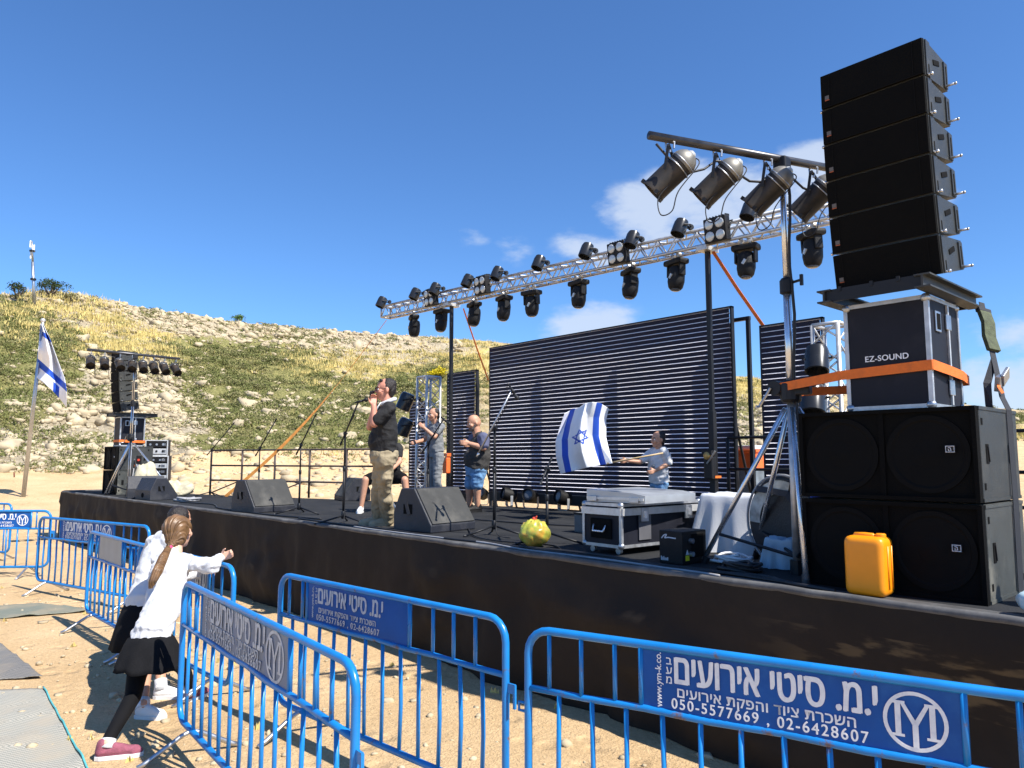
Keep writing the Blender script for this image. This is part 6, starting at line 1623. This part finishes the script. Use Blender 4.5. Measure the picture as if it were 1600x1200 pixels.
# ------------------------------------------------------------------ microphones, bags, cables, flags and other small things
def mic_stand(label, base, joint, tip, tail=None, mic=None, mic_len=.13, nlegs=3, a0=.4):
    base = Vector(base); o = base; t = thing('microphone_stand', label, 'microphone stand', base, 0, 'microphone stands')
    j, e = Vector(joint)-o, Vector(tip)-o; j.x = j.y = 0
    for k in range(nlegs):
        a = a0+k*2*math.pi/nlegs; f = Vector((math.cos(a)*.36, math.sin(a)*.36, .012))
        lg = MB().cyl((0, 0, .10), f, .011, n=8).build('leg', DKSTEEL, t, True); MB().capsule(f, f*1.04, .014, .012, 8).build('rubber_foot', CABLEB, lg, True)
    MB().lathe((0, 0, .06), (0, 0, 1), [(0, .018), (.01, .028), (.09, .026), (.10, .016)], 12).build('hub', DKSTEEL, t, True)
    MB().cyl((0, 0, .06), (0, 0, j.z*.62), .015, n=10).build('lower_pole', DKSTEEL, t, True)
    MB().cyl((0, 0, j.z*.6), j, .011, n=10).build('upper_pole', DKSTEEL, t, True)
    MB().lathe((0, 0, j.z*.60), (0, 0, 1), [(-.03, .014), (-.02, .021), (.03, .021), (.04, .012)], 10).build('height_clutch', DKSTEEL, t, True)
    mb = MB(); mb.box(j, (.035, .035, .055), bev=.008); mb.cyl(j+Vector((-.03, 0, 0)), j+Vector((.045, 0, 0)), .014, n=8); mb.build('boom_clamp', DKSTEEL, t)
    d = (e-j).normalized(); b0 = (Vector(tail)-o) if tail else j-d*.14
    MB().cyl(b0, e, .0105, n=8).build('boom', DKSTEEL if not tail else STEEL, t, True)
    MB().cyl(b0-d*.0, b0-d*.05, .013, n=8).build('counterweight', DKSTEEL if not tail else CHROME, t, True)
    if mic is not None:
        m = Vector(mic)-o; q = (m-e).normalized()
        c = MB().cyl(e-q*.02, e+q*.05, .016, n=10).build('mic_clip', DKSTEEL, t, True)
        mb = MB(); mb.lathe(e, q, [(-.05, .010), (0, .012), (mic_len*.62, .016), (mic_len*.68, .024), (mic_len*.85, .026), (mic_len*.96, .018), (mic_len, .006)], 12); mb.build('microphone', DKSTEEL, t, True)
        mb = MB(); mb.tube(spl([e-q*.05, e-q*.10-UPV*.03, j.lerp(e, .7)-UPV*.035, j.lerp(e, .3)-UPV*.02, j+Vector((.02, 0, -.05)), Vector((.02, .01, j.z*.55)), Vector((.03, 0, .15)), Vector((.12, -.05, .012)), Vector((.4, -.12, .010))], 4), .0045, 6); mb.build('cable', CABLEB, t, True)
    else:
        mb = MB(); mb.lathe(e, d, [(-.01, .009), (.0, .012), (.05, .012), (.06, .006)], 10); mb.build('mic_clip', DKSTEEL, t, True)
    return t
def ms(label, b, j, tp, **kw):
    q = PZ(*b); dpt = (q-CAMP).dot(FW); kw2 = {}
    if 'tail' in kw: kw2['tail'] = PD(*kw['tail'], dpt-.05)
    if 'mic' in kw: kw2['mic'] = PD(*kw['mic'], dpt-.12)
    J = PD(*j, dpt); J.x, J.y = q.x, q.y
    return mic_stand(label, q, J, PD(*tp, dpt-.10), **kw2)
ms('thin black microphone stand farthest left, in front of the railing end', (328, 776), (338, 702), (364, 663))
ms('thin black microphone stand crossed by the orange strap', (403, 789), (410, 700), (430, 658))
ms('black microphone stand in the middle of the railing, boom up to the right, no microphone', (467, 803), (473, 695), (492, 651))
ms('black microphone stand right before the singer, microphone lying level', (536, 818), (540, 677), (560, 628), mic=(575, 624))
ms('tall microphone stand with a silver boom reaching up in front of the big screen', (772, 836), (775, 668), (800, 609), tail=(748, 708), mic=(814, 632))
ms('short black microphone stand left of the grey case, boom folded down', (855, 848), (854, 733), (846, 752))
ms('microphone stand behind the middle wedge monitor with its microphone pointing down', (668, 806), (672, 692), (693, 655), mic=(717, 674))

# cable tangles and runs on the deck
def cable(name, pts, r, m, label, cat='cable', wob=0.02, kind=None, group=None):
    P_ = [Vector(p) for p in pts]; out = []
    for i in range(len(P_)-1):
        n = max(2, int((P_[i+1]-P_[i]).length/.08))
        for k in range(n):
            u = k/n; p0, p1, p2, p3 = P_[max(0, i-1)], P_[i], P_[i+1], P_[min(len(P_)-1, i+2)]
            q = .5*((2*p1)+(p2-p0)*u+(2*p0-5*p1+4*p2-p3)*u*u+(-p0+3*p1-3*p2+p3)*u**3)
            out.append(q+Vector((wob*mnoise.noise(q*1.9), wob*mnoise.noise(q*2.3+Vector((5, 0, 0))), 0)))
    out.append(P_[-1]); o = Vector(out[0])
    ob = MB().tube([p-o for p in out], r, 6).build(name, m, None, True, o); return tag(ob, label, cat, group)
zc_ = S+.014
cable('stage_cable', [(-9.5, 4.62, zc_), (-8.2, 4.60, zc_), (-7.4, 4.66, zc_), (-6.3, 4.58, zc_), (-5.2, 4.62, zc_), (-4.3, 4.59, zc_), (-3.2, 4.66, zc_), (-2.4, 4.60, zc_)], .012, CABLEB, 'black cable running along the front edge of the deck')
cable('stage_cable', [(-7.9, 4.54, zc_), (-6.8, 4.53, zc_), (-5.7, 4.60, zc_), (-4.8, 4.52, zc_), (-3.8, 4.56, zc_), (-2.9, 4.52, zc_)], .010, CABLEG, 'light grey cable along the front edge below the monitors')
cable('stage_cable', [(-5.0, 4.58, zc_+.01), (-4.4, 4.72, zc_), (-3.9, 4.70, zc_), (-3.3, 4.55, zc_), (-2.7, 4.72, zc_), (-2.45, 4.6, zc_), (-2.1, 4.52, zc_)], .014, CABLEB, 'thick black cable winding past the flight case and the stand foot')
cable('stage_cable', [(-6.9, 5.5, zc_), (-6.2, 5.0, zc_), (-5.6, 4.8, zc_), (-5.0, 4.95, zc_), (-4.6, 4.7, zc_)], .008, CABLEB, 'thin black cable from the wedge monitor to the yellow bag')
cable('stage_cable', [(-9.6, 6.6, zc_), (-8.2, 6.3, zc_), (-6.8, 6.4, zc_), (-5.4, 6.9, zc_), (-4.6, 7.2, zc_)], .010, CABLEB, 'black cable crossing the middle of the deck')
cable('stage_cable', [(-14.6, 4.7, zc_), (-13.5, 4.9, zc_), (-12.4, 4.62, zc_), (-11.6, 4.6, zc_), (-10.4, 4.6, zc_), (-9.2, 4.8, zc_)], .012, CABLEB, 'black cable on the left part of the deck front')
def coil(label, c, r, m, n=6, tr=.010):
    pts = []
    for k in range(n*16):
        a = k*2*math.pi/16; rr = r*(.75+.25*math.sin(k*.21)); pts.append((rr*math.cos(a)+.02*math.sin(k*.37), rr*.8*math.sin(a)+.02*math.cos(k*.29), .012+.05*k/(n*16)+.012*math.sin(k*.7)))
    return tag(MB().tube(pts, tr, 6).build('cable_coil', m, None, True, c), label, 'cable')
coil('coil of white cable on the deck between the white cloth and the black round bag', (-3.22, 5.20, S), .17, CABLEW, 7, .011)
coil('heap of black cable by the foot of the right winch stand', (-2.95, 4.88, S), .16, CABLEB, 6, .013)
coil('grey cable heap at the far left beside the fleece cloth', (-15.1, 5.0, S), .28, CABLEG, 6, .02)
q = PZ(445, 795); coil('small white cable heap behind the left middle wedge monitor', (q.x, q.y, S), .14, CABLEW, 5, .014)

# orange jerry can
jc = thing('jerry_can', 'bright orange plastic jerry can standing before the right bass speakers', 'jerry can', (-1.93, 4.62, S), .05)
mb = MB(); bm_ = bmesh.new(); bmesh.ops.create_cube(bm_, size=1)
for v in bm_.verts: v.co = Vector((v.co.x*.235, v.co.y*.19, v.co.z*.35+.178))
bmesh.ops.bevel(bm_, geom=[e for e in bm_.edges], offset=.052, segments=5, affect='EDGES', profile=.6); bm_.verts.index_update()
mb.add([v.co.copy() for v in bm_.verts], [tuple(v.index for v in f.verts) for f in bm_.faces]); bm_.free(); mb.build('body', JERRY, jc, True, auto=35)
for s in (-1, 1):
    MB().tube([(s*.119, -.03, .05), (s*.120, -.03, .30)], .006, 6).build('rib', JERRY, jc, True); MB().tube([(s*.119, .03, .05), (s*.120, .03, .30)], .006, 6).build('rib', JERRY, jc, True)
MB().tube([(-.118, 0, .05), (-.120, 0, .17), (-.118, 0, .30)], .005, 6).build('rib', JERRY, jc, True)
MB().tube([(-.075, 0, .34), (-.07, 0, .354), (-.02, 0, .356), (.03, 0, .354), (.035, 0, .345)], .016, 10).build('handle', JERRY, jc, True)
MB().lathe((.075, 0, .34), (0, 0, 1), [(0, .030), (.025, .030), (.03, .024)], 16).build('cap', JERRY, jc, True, auto=40)

# yellow-green knotted plastic bag
def bag(label, c, r, m, seed, h=1.0, knot=None):
    t = thing('plastic_bag', label, 'bag', c); mb = MB(); mb.ball((0, 0, r*.86*h), (r, r*.9, r*.9*h), 40, 28); o = mb.build('bag', m, t, True)
    for v in o.data.vertices:
        n_ = v.co-Vector((0, 0, r*.8)); d = n_.normalized(); a = math.atan2(d.y, d.x)
        w = max(0, d.z); crease = abs(math.sin(a*6+seed+2*mnoise.noise(d*2)))
        v.co -= n_*(.26*w*crease*(1-.5*w)+.16*mnoise.noise(d*2.4+Vector((seed, 0, 0)))+.05*abs(mnoise.noise(d*6+Vector((0, seed, 0)))))
        if v.co.z < .004: v.co.z = .004+.002*random.random()
    if knot: 
        mb = MB(); mb.ball((0, 0, r*1.72*h), (r*.16, r*.16, r*.15), 12, 8); mb.capsule((0, 0, r*1.7*h), (.03, 0, r*1.9*h), r*.10, r*.05); mb.build('knot', knot, t, True)
    return t
YBAG = mat('yellow_green_plastic_film', (.40, .41, .06), .35, var=.5, scale=9, dust=(.62, .30, .05), damt=.95, dscale=7, dlo=.45, dhi=.62)
bag('crumpled yellow green plastic bag with a red knot on the front of the deck', (-5.06, 4.82, S), .155, YBAG, 1.0, .95, REDPL)
CBAG = mat('pale_blue_plastic_film', (.50, .66, .70), .22, var=.2, scale=8)
b_ = bag('pale translucent plastic bag at the deck edge in the lower right corner', (-1.06, 4.62, S), .115, CBAG, 4.0, .8)
t = thing('water_jug', 'blue plastic bottle standing behind the bass speakers at the right edge', 'bottle', (-.98, 5.02, S))
mb = MB(); mb.lathe((0, 0, 0), (0, 0, 1), [(0, .09), (.02, .11), (.10, .105), (.13, .11), (.24, .105), (.27, .11), (.33, .10), (.42, .05), (.46, .04)], 20); mb.build('bottle', mat('blue_bottle_plastic', (.03, .16, .70), .2, var=.15), t, True, auto=40); MB().cyl((0, 0, .46), (0, 0, .50), .045, n=14).build('cap', WHITE, t)

# white cloth thrown over a box, black round bag, blue cloth
def draped(label, c, rz, w, d, h, m, name='cloth_cover'):
    t = thing(name, label, 'cloth', c, rz); n = 34; vs = []
    for i in range(n+1):
        for j in range(n+1):
            u, v = i/n*2-1, j/n*2-1; q = max(abs(u), abs(v)); edge = max(0, q-.5)/.5
            a = math.atan2(v, u); fold = 1+.13*edge*math.sin(a*9+1.5*math.sin(a*3))
            sx = u*(w/2)/(max(q, .5))*.5*(1+.0) if q > .5 else u*w/2
            sx, sy = (u/q*.5*w*(1+.35*edge)*fold*.98, v/q*.5*d*(1+.35*edge)*fold*.98) if q > .5 else (u*w, v*d)
            z = h*(1-edge**1.05)+.02*fbm(u*3, v*3, 2)*(1 if q < .5 else .6)
            vs.append((sx, sy, max(.006, z)))
    w_ = n+1; fs = [(i*w_+j, (i+1)*w_+j, (i+1)*w_+j+1, i*w_+j+1) for i in range(n) for j in range(n)]
    mb = MB(); mb.add(vs, fs); mb.build('cloth', m, t, True); return t
draped('white cloth thrown over a box right of the long flight case', (-3.62, 5.95, S), .2, .52, .40, .50, CLOTHW)
t = thing('drum_bag', 'round black padded drum bag with pale trim standing on edge beside the winch stand', 'bag', (-3.02, 5.62, S), 0, None, (0, .42, -.25))
mb = MB(); mb.lathe((0, -.16, .36), (0, 1, 0), [(0, .02), (.0, .33), (.03, .36), (.29, .36), (.32, .33), (.32, .02)], 36); mb.build('bag', mat('black_nylon', (.016, .016, .019), .45, var=.25, bump=.3, bscale=60), t, True, auto=40)
for y in (-.15, .15): MB().tube([(.362*math.cos(a), y, .36+.362*math.sin(a)) for a in np.linspace(0, 2*math.pi, 41)[:-1]], .010, 6, True).build('piping', CABLEG, t, True)
MB().ribbon([(-.37, -.10, .36), (-.30, -.19, .5), (0, -.2, .60), (.30, -.19, .5), (.37, -.1, .36)], (0, .3, 1), .05, .006).build('strap', DARKWEB, t)
mb = MB(); mb.prism([(.32*math.cos(R(a)), .32*math.sin(R(a))) for a in range(95, 215, 8)]+[(.32*math.cos(R(a))*.78+.04, .32*math.sin(R(a))*.74) for a in range(207, 95, -8)], (0, -.166, .36), (1, 0, 0), (0, 0, 1), (0, -1, 0), .006); mb.build('clear_window', mat('grey_film', (.36, .38, .36), .2, var=.4, scale=14), t)
draped('blue cloth bundle between the stand mast and the right bass speakers', (-2.58, 5.42, S), .5, .16, .14, .62, BLUEPL)
draped('pale grey blue sheet lying low between the drum bag and the stand', (-2.84, 5.26, S), .3, .20, .16, .22, mat('pale_blue_cloth', (.30, .42, .52), .7, var=.1), 'folded_sheet')
# beige fleece cloths at the far left
def lump(name, label, c, r, m, seed):
    mb = MB(); mb.ball((0, 0, r[2]*.9), r, 36, 24); o = mb.build(name, m, None, True, c)
    for v in o.data.vertices:
        d = v.co.normalized(); v.co *= 1+.45*fbm(d.x*1.5+seed, d.y*1.5, d.z*1.5)-.22*abs(mnoise.noise(d*3.2+Vector((seed, 0, 0))))-.10*abs(mnoise.noise(d*7))
        if v.co.z < .004: v.co.z = .004+.002*random.random()
    return tag(o, label, 'cloth')
q = PZ(206, 775); lump('fleece_cloth', 'crumpled beige fleece cloth heaped behind the far left wedge monitor', (q.x+.35, q.y+.15, S), (.34, .26, .32), CLOTHBG, 1)
q = PZ(258, 778); lump('fleece_cloth', 'beige fleece cloth spread in front of the amplifier rack', (q.x, q.y+.1, S), (.60, .42, .17), CLOTHBG, 5)

# low lamps on the deck in front of the big screen
fl = thing('floor_lamp_can', 'x', 'stage light')
mb = MB(); mb.lathe((0, .06, .17), (0, -1, .25), [(-.08, .06), (-.06, .09), (.14, .10), (.145, .085), (.10, .08)], 16); mb.build('can', BLK, fl, True, auto=35)
mb = MB(); mb.ribbon([(-.12, .03, .17), (-.12, .03, .03), (-.10, .03, .006), (.10, .03, .006), (.12, .03, .03), (.12, .03, .17)], (0, 1, 0), .04, .006); mb.build('floor_yoke', ALUD, fl)
mb = MB(); mb.lathe((0, -.05, .20), (0, -1, .25), [(0, .078), (.01, .05)], 14); mb.build('lens', DLENS, fl)
for i, (px, py, rz, lab) in enumerate([(768, 788, .5, 'low black lamp on the deck by the left end of the big screen'), (826, 790, -.4, 'low black lamp on the deck under the big screen, left one of the middle pair'), (868, 792, .3, 'low black lamp on the deck under the big screen, right one of the middle pair'), (893, 797, -.2, 'low black lamp on the deck partly behind the grey tray lid')]):
    p = PZ(px, py); o = fl if i == 0 else dup(fl); o.location = (p.x, min(p.y, 8.5), S); o.rotation_euler = (0, 0, rz); o.scale = (1.15, 1.15, 1.15); tag(o, lab, group='low lamps along the screen')

# orange crate on a dark stand behind the stage
q = PY(1166, 740, 10.2)
t = thing('orange_crate', 'big orange plastic crate on a grey wrapped pallet behind the stage railing', 'crate', (q.x, 10.2, 0))
zt = PY(1166, 703, 10.2).z; zb_ = PY(1166, 733, 10.2).z
mb = MB(); mb.box((0, 0, (zt+zb_)/2), (.62, .5, zt-zb_), bev=.02); c = mb.build('crate', ORCRATE, t)
MB().box((0, -.0, zt-.02), (.66, .54, .04), bev=.01).build('rim', ORCRATE, c); MB().box((0, 0, zt+.035), (.58, .46, .06), bev=.01).build('white_lid', CLOTHW, t)
mb = MB(); mb.box((0, 0, zb_/2), (.60, .48, zb_-.01), bev=.02); mb.build('wrapped_stack', mat('grey_blue_wrap', (.16, .20, .24), .35, var=.5, scale=5), t)

# ------------------------------------------------------------------ flag pole, mast, mats, stick
q = PZ(35, 795, 0.0); D = (q-CAMP).dot(FW)
top = PD(67, 503, D*.985)
fp = thing('flag_pole', 'tall leaning silver pole at the left edge carrying a blue and white flag', 'flag pole', (q.x, q.y, terrain(x_of_az(math.atan2(q.x, q.y)), math.hypot(q.x, q.y))[0]-.1)); o = Vector(fp.location)
MB().cyl((0, 0, 0), top-o, .085, .055, 12).build('pole', STEEL, fp, True)
MB().ball(top-o+UPV*.06, .09, 10, 8).build('finial', ALU, fp, True)
FD = (top-CAMP).dot(FW)
t = thing('pole_flag', 'white flag with blue stripes hanging limp from the leaning pole', 'flag', PD(66, 508, FD-.1)); o = Vector(t.location)
nu, nv = 40, 60; vs = []; fs = []; mi = []
L_ = [(63, 508), (60, 560), (56, 590)]; 
lf = [(63, 506), (60, 545), (57, 590)]; rt_ = [(67, 506), (80, 535), (92, 568), (101, 592), (104, 612), (104, 637)]
ti = lambda tab, i, u: float(np.interp(u, np.linspace(0, 1, len(tab)), [w[i] for w in tab]))
for a in range(nv+1):
    v = a/nv
    for b2 in range(nu+1):
        u = b2/nu
        x = ti(lf, 0, v)*(1-u)+ti(rt_, 0, v)*u; y = ti(lf, 1, v)*(1-u)+ti(rt_, 1, v)*u
        if v > .72: y -= (v-.72)*30*(u*(1-u))*4*.5
        vs.append(tuple(PD(x, y, FD-.1+.45*math.sin(u*9+v*2)*(.2+u*.8)+.2*math.sin(u*4+v*9))-o))
for a in range(nv):
    for b2 in range(nu):
        u, v = (b2+.5)/nu, (a+.5)/nv; w = nu+1; fs.append((a*w+b2, a*w+b2+1, (a+1)*w+b2+1, (a+1)*w+b2))
        mi.append(1 if (.12 < v < .20 or .66 < v < .80 or (v > .84 and .55 < u < .75)) else 0)
mb = MB(); mb.v = vs; mb.f = fs; mb.mi = mi; c = mb.build('flag_cloth', [FLAGW, FLAGB], t, True); md = c.modifiers.new('th', 'SOLIDIFY'); md.thickness = .01
# radio mast on the crest
zz, gx, gy = terrain(38, 100); base = Vector((gx, gy, zz-.3)); D = (base-CAMP).dot(FW)
tp = PD(50, 377, D)
ma = thing('radio_mast', 'tall thin grey mast standing on the crest of the hill at the left', 'mast', base)
MB().cyl((0, 0, 0), (tp-base)*.70, .19, .15, 10).build('lower_pole', STEEL, ma, True); MB().cyl((tp-base)*.69, tp-base, .12, .08, 10).build('upper_pole', STEEL, ma, True)
for u, h_ in ((.45, .25), (.86, .22)): MB().cyl((tp-base)*u-UPV*h_*.4, (tp-base)*u+UPV*h_*.4, .30, n=10).build('collar', DKSTEEL, ma)
for u, s in ((.80, -1), (.90, 1), (.96, -1)): MB().box((tp-base)*u+RT*s*.2, (.14, .14, .8)).build('antenna', WHITE, ma)
# far thin pole at the right
zz, gx, gy = terrain(1583, 130); p = thing('thin_pole', 'thin far pole on the plain at the right edge', 'pole', (gx, gy, zz-.2)); MB().cyl((0, 0, 0), (0, 0, 3.2), .05, n=8).build('pole', STEEL, p); MB().box((0, 0, 3.0), (.5, .06, .06)).build('cross_arm', STEEL, p)
# dark red stick near the left edge
q = PZ(20, 783, 0); D = (q-CAMP).dot(FW); zz = terrain(x_of_az(math.atan2(q.x, q.y)), math.hypot(q.x, q.y))[0]
o_ = Vector((q.x, q.y, zz-.1)); tag(MB().cyl((0, 0, 0), PD(22, 738, D)-o_, .03, n=8).build('marker_stake', mat('rusty_red_stake', (.16, .05, .03), .8), None, True, o_), 'thin rusty red stake in the sand at the left edge', 'stake')

def mat_sheet(label, poly, m, th=.012, seed=0, name='ground_mat', edge=None):
    """woven plastic mat lying on the sand, its edges a little curled"""
    o = Vector(PZ(*poly[0], 0)); P4 = [PZ(*p, 0)-o for p in poly]; nu, nv = 60, 40; vs = []
    t = thing(name, label, 'mat', o)
    for i in range(nv+1):
        for j in range(nu+1):
            u, v = j/nu, i/nv; p = (P4[0]*(1-u)+P4[1]*u)*(1-v)+(P4[3]*(1-u)+P4[2]*u)*v
            e = min(u, v, 1-u, 1-v); z = .012+.018*max(0, fbm(p.x*2+seed, p.y*2, seed))+.03*max(0, .06-e)/.06*max(0, fbm(p.x*3, p.y*3, seed+4))
            vs.append((p.x+.03*fbm(v*6, u*2, seed)*(u > .9), p.y+.03*fbm(u*6, seed)*(v > .9), z))
    w = nu+1; mb = MB(); mb.add(vs, [(i*w+j, i*w+j+1, (i+1)*w+j+1, (i+1)*w+j) for i in range(nv) for j in range(nu)])
    c = mb.build('mat_sheet', m, t, True); md = c.modifiers.new('th', 'SOLIDIFY'); md.thickness = .006
    if edge: MB().tube([Vector(vs[i*w+nu])+Vector((-.02, 0, .008)) for i in range(nv+1)], .007, 6).build('edge_cord', edge, t, True)
    return t
def weave(name, c0, c1, s, c2=None):
    m = bpy.data.materials.new(name); m.use_nodes = True; nt = m.node_tree; N = nt.nodes; L = nt.links; b = N['Principled BSDF']; b.inputs['Roughness'].default_value = .6
    tc = N.new('ShaderNodeTexCoord'); mp = N.new('ShaderNodeMapping'); mp.inputs['Rotation'].default_value = (0, 0, .35); L.new(tc.outputs['Object'], mp.inputs[0])
    ck = N.new('ShaderNodeTexChecker'); ck.inputs['Scale'].default_value = s; ck.inputs[1].default_value = (*c0, 1); ck.inputs[2].default_value = (*c1, 1); L.new(mp.outputs[0], ck.inputs[0])
    nz = N.new('ShaderNodeTexNoise'); nz.inputs['Scale'].default_value = 3; nz.inputs['Detail'].default_value = 8; L.new(tc.outputs['Object'], nz.inputs['Vector'])
    mr = N.new('ShaderNodeMapRange'); mr.inputs['From Min'].default_value = .45; mr.inputs['From Max'].default_value = .7; mr.inputs['To Max'].default_value = .75; L.new(nz.outputs[0], mr.inputs['Value'])
    mx = N.new('ShaderNodeMix'); mx.data_type = 'RGBA'; L.new(mr.outputs[0], mx.inputs[0]); L.new(ck.outputs[0], mx.inputs[6]); mx.inputs[7].default_value = (*(c2 or (.42, .31, .18)), 1); L.new(mx.outputs[2], b.inputs['Base Color'])
    bp = N.new('ShaderNodeBump'); bp.inputs['Strength'].default_value = .6; bp.inputs['Distance'].default_value = .01; L.new(ck.outputs[1], bp.inputs['Height']); L.new(bp.outputs[0], b.inputs['Normal'])
    return m
MATA = weave('pale_woven_plastic', (.44, .41, .34), (.24, .24, .20), 60, (.40, .34, .25)); MATB = weave('grey_woven_plastic', (.22, .205, .18), (.13, .125, .115), 45, (.30, .25, .18)); MATC = weave('grey_green_mat', (.21, .22, .17), (.15, .16, .12), 40, (.34, .28, .18))
mat_sheet('pale woven plastic mat with a turquoise edge cord in the lower left corner', [(-190, 1090), (68, 1078), (142, 1215), (-240, 1300)], MATA, seed=1, edge=mat('turquoise_cord', (.10, .42, .42), .6))
mat_sheet('grey woven mat on the sand at the left edge above the pale mat', [(-230, 1010), (-5, 1003), (66, 1060), (-200, 1078)], MATB, seed=5)
mat_sheet('grey green mat on the sand under the left barriers', [(-160, 960), (60, 944), (152, 955), (-60, 974)], MATC, seed=9)
# single stones one can tell apart
def stone(label, px, py, s):
    p = PZ(px, py, 0); V = rock_verts((0, 0, 0), s, .6, True); o = mass('stone', [V], [ICOF], ROCKM); o.location = (p.x, p.y, -.01); return tag(o, label, 'stone', 'stones on the sand')
for (px, py, s, lab) in [(62, 1120, .045, 'pale stone lying on the pale woven mat'), (242, 1165, .042, 'flat pale stone beside the toe of the mauve shoe'), (92, 1086, .03, 'small stone between the two woven mats'), (605, 1096, .05, 'dark flat stone behind the middle blue barrier'), (180, 1088, .05, 'rounded stone in the shadow of the leaning girl'),
                         (1100, 1182, .06, 'large stone under the stage skirt behind the nearest barrier'), (250, 1062, .04, 'small stone by the white shoe')]: stone(lab, px, py, s)
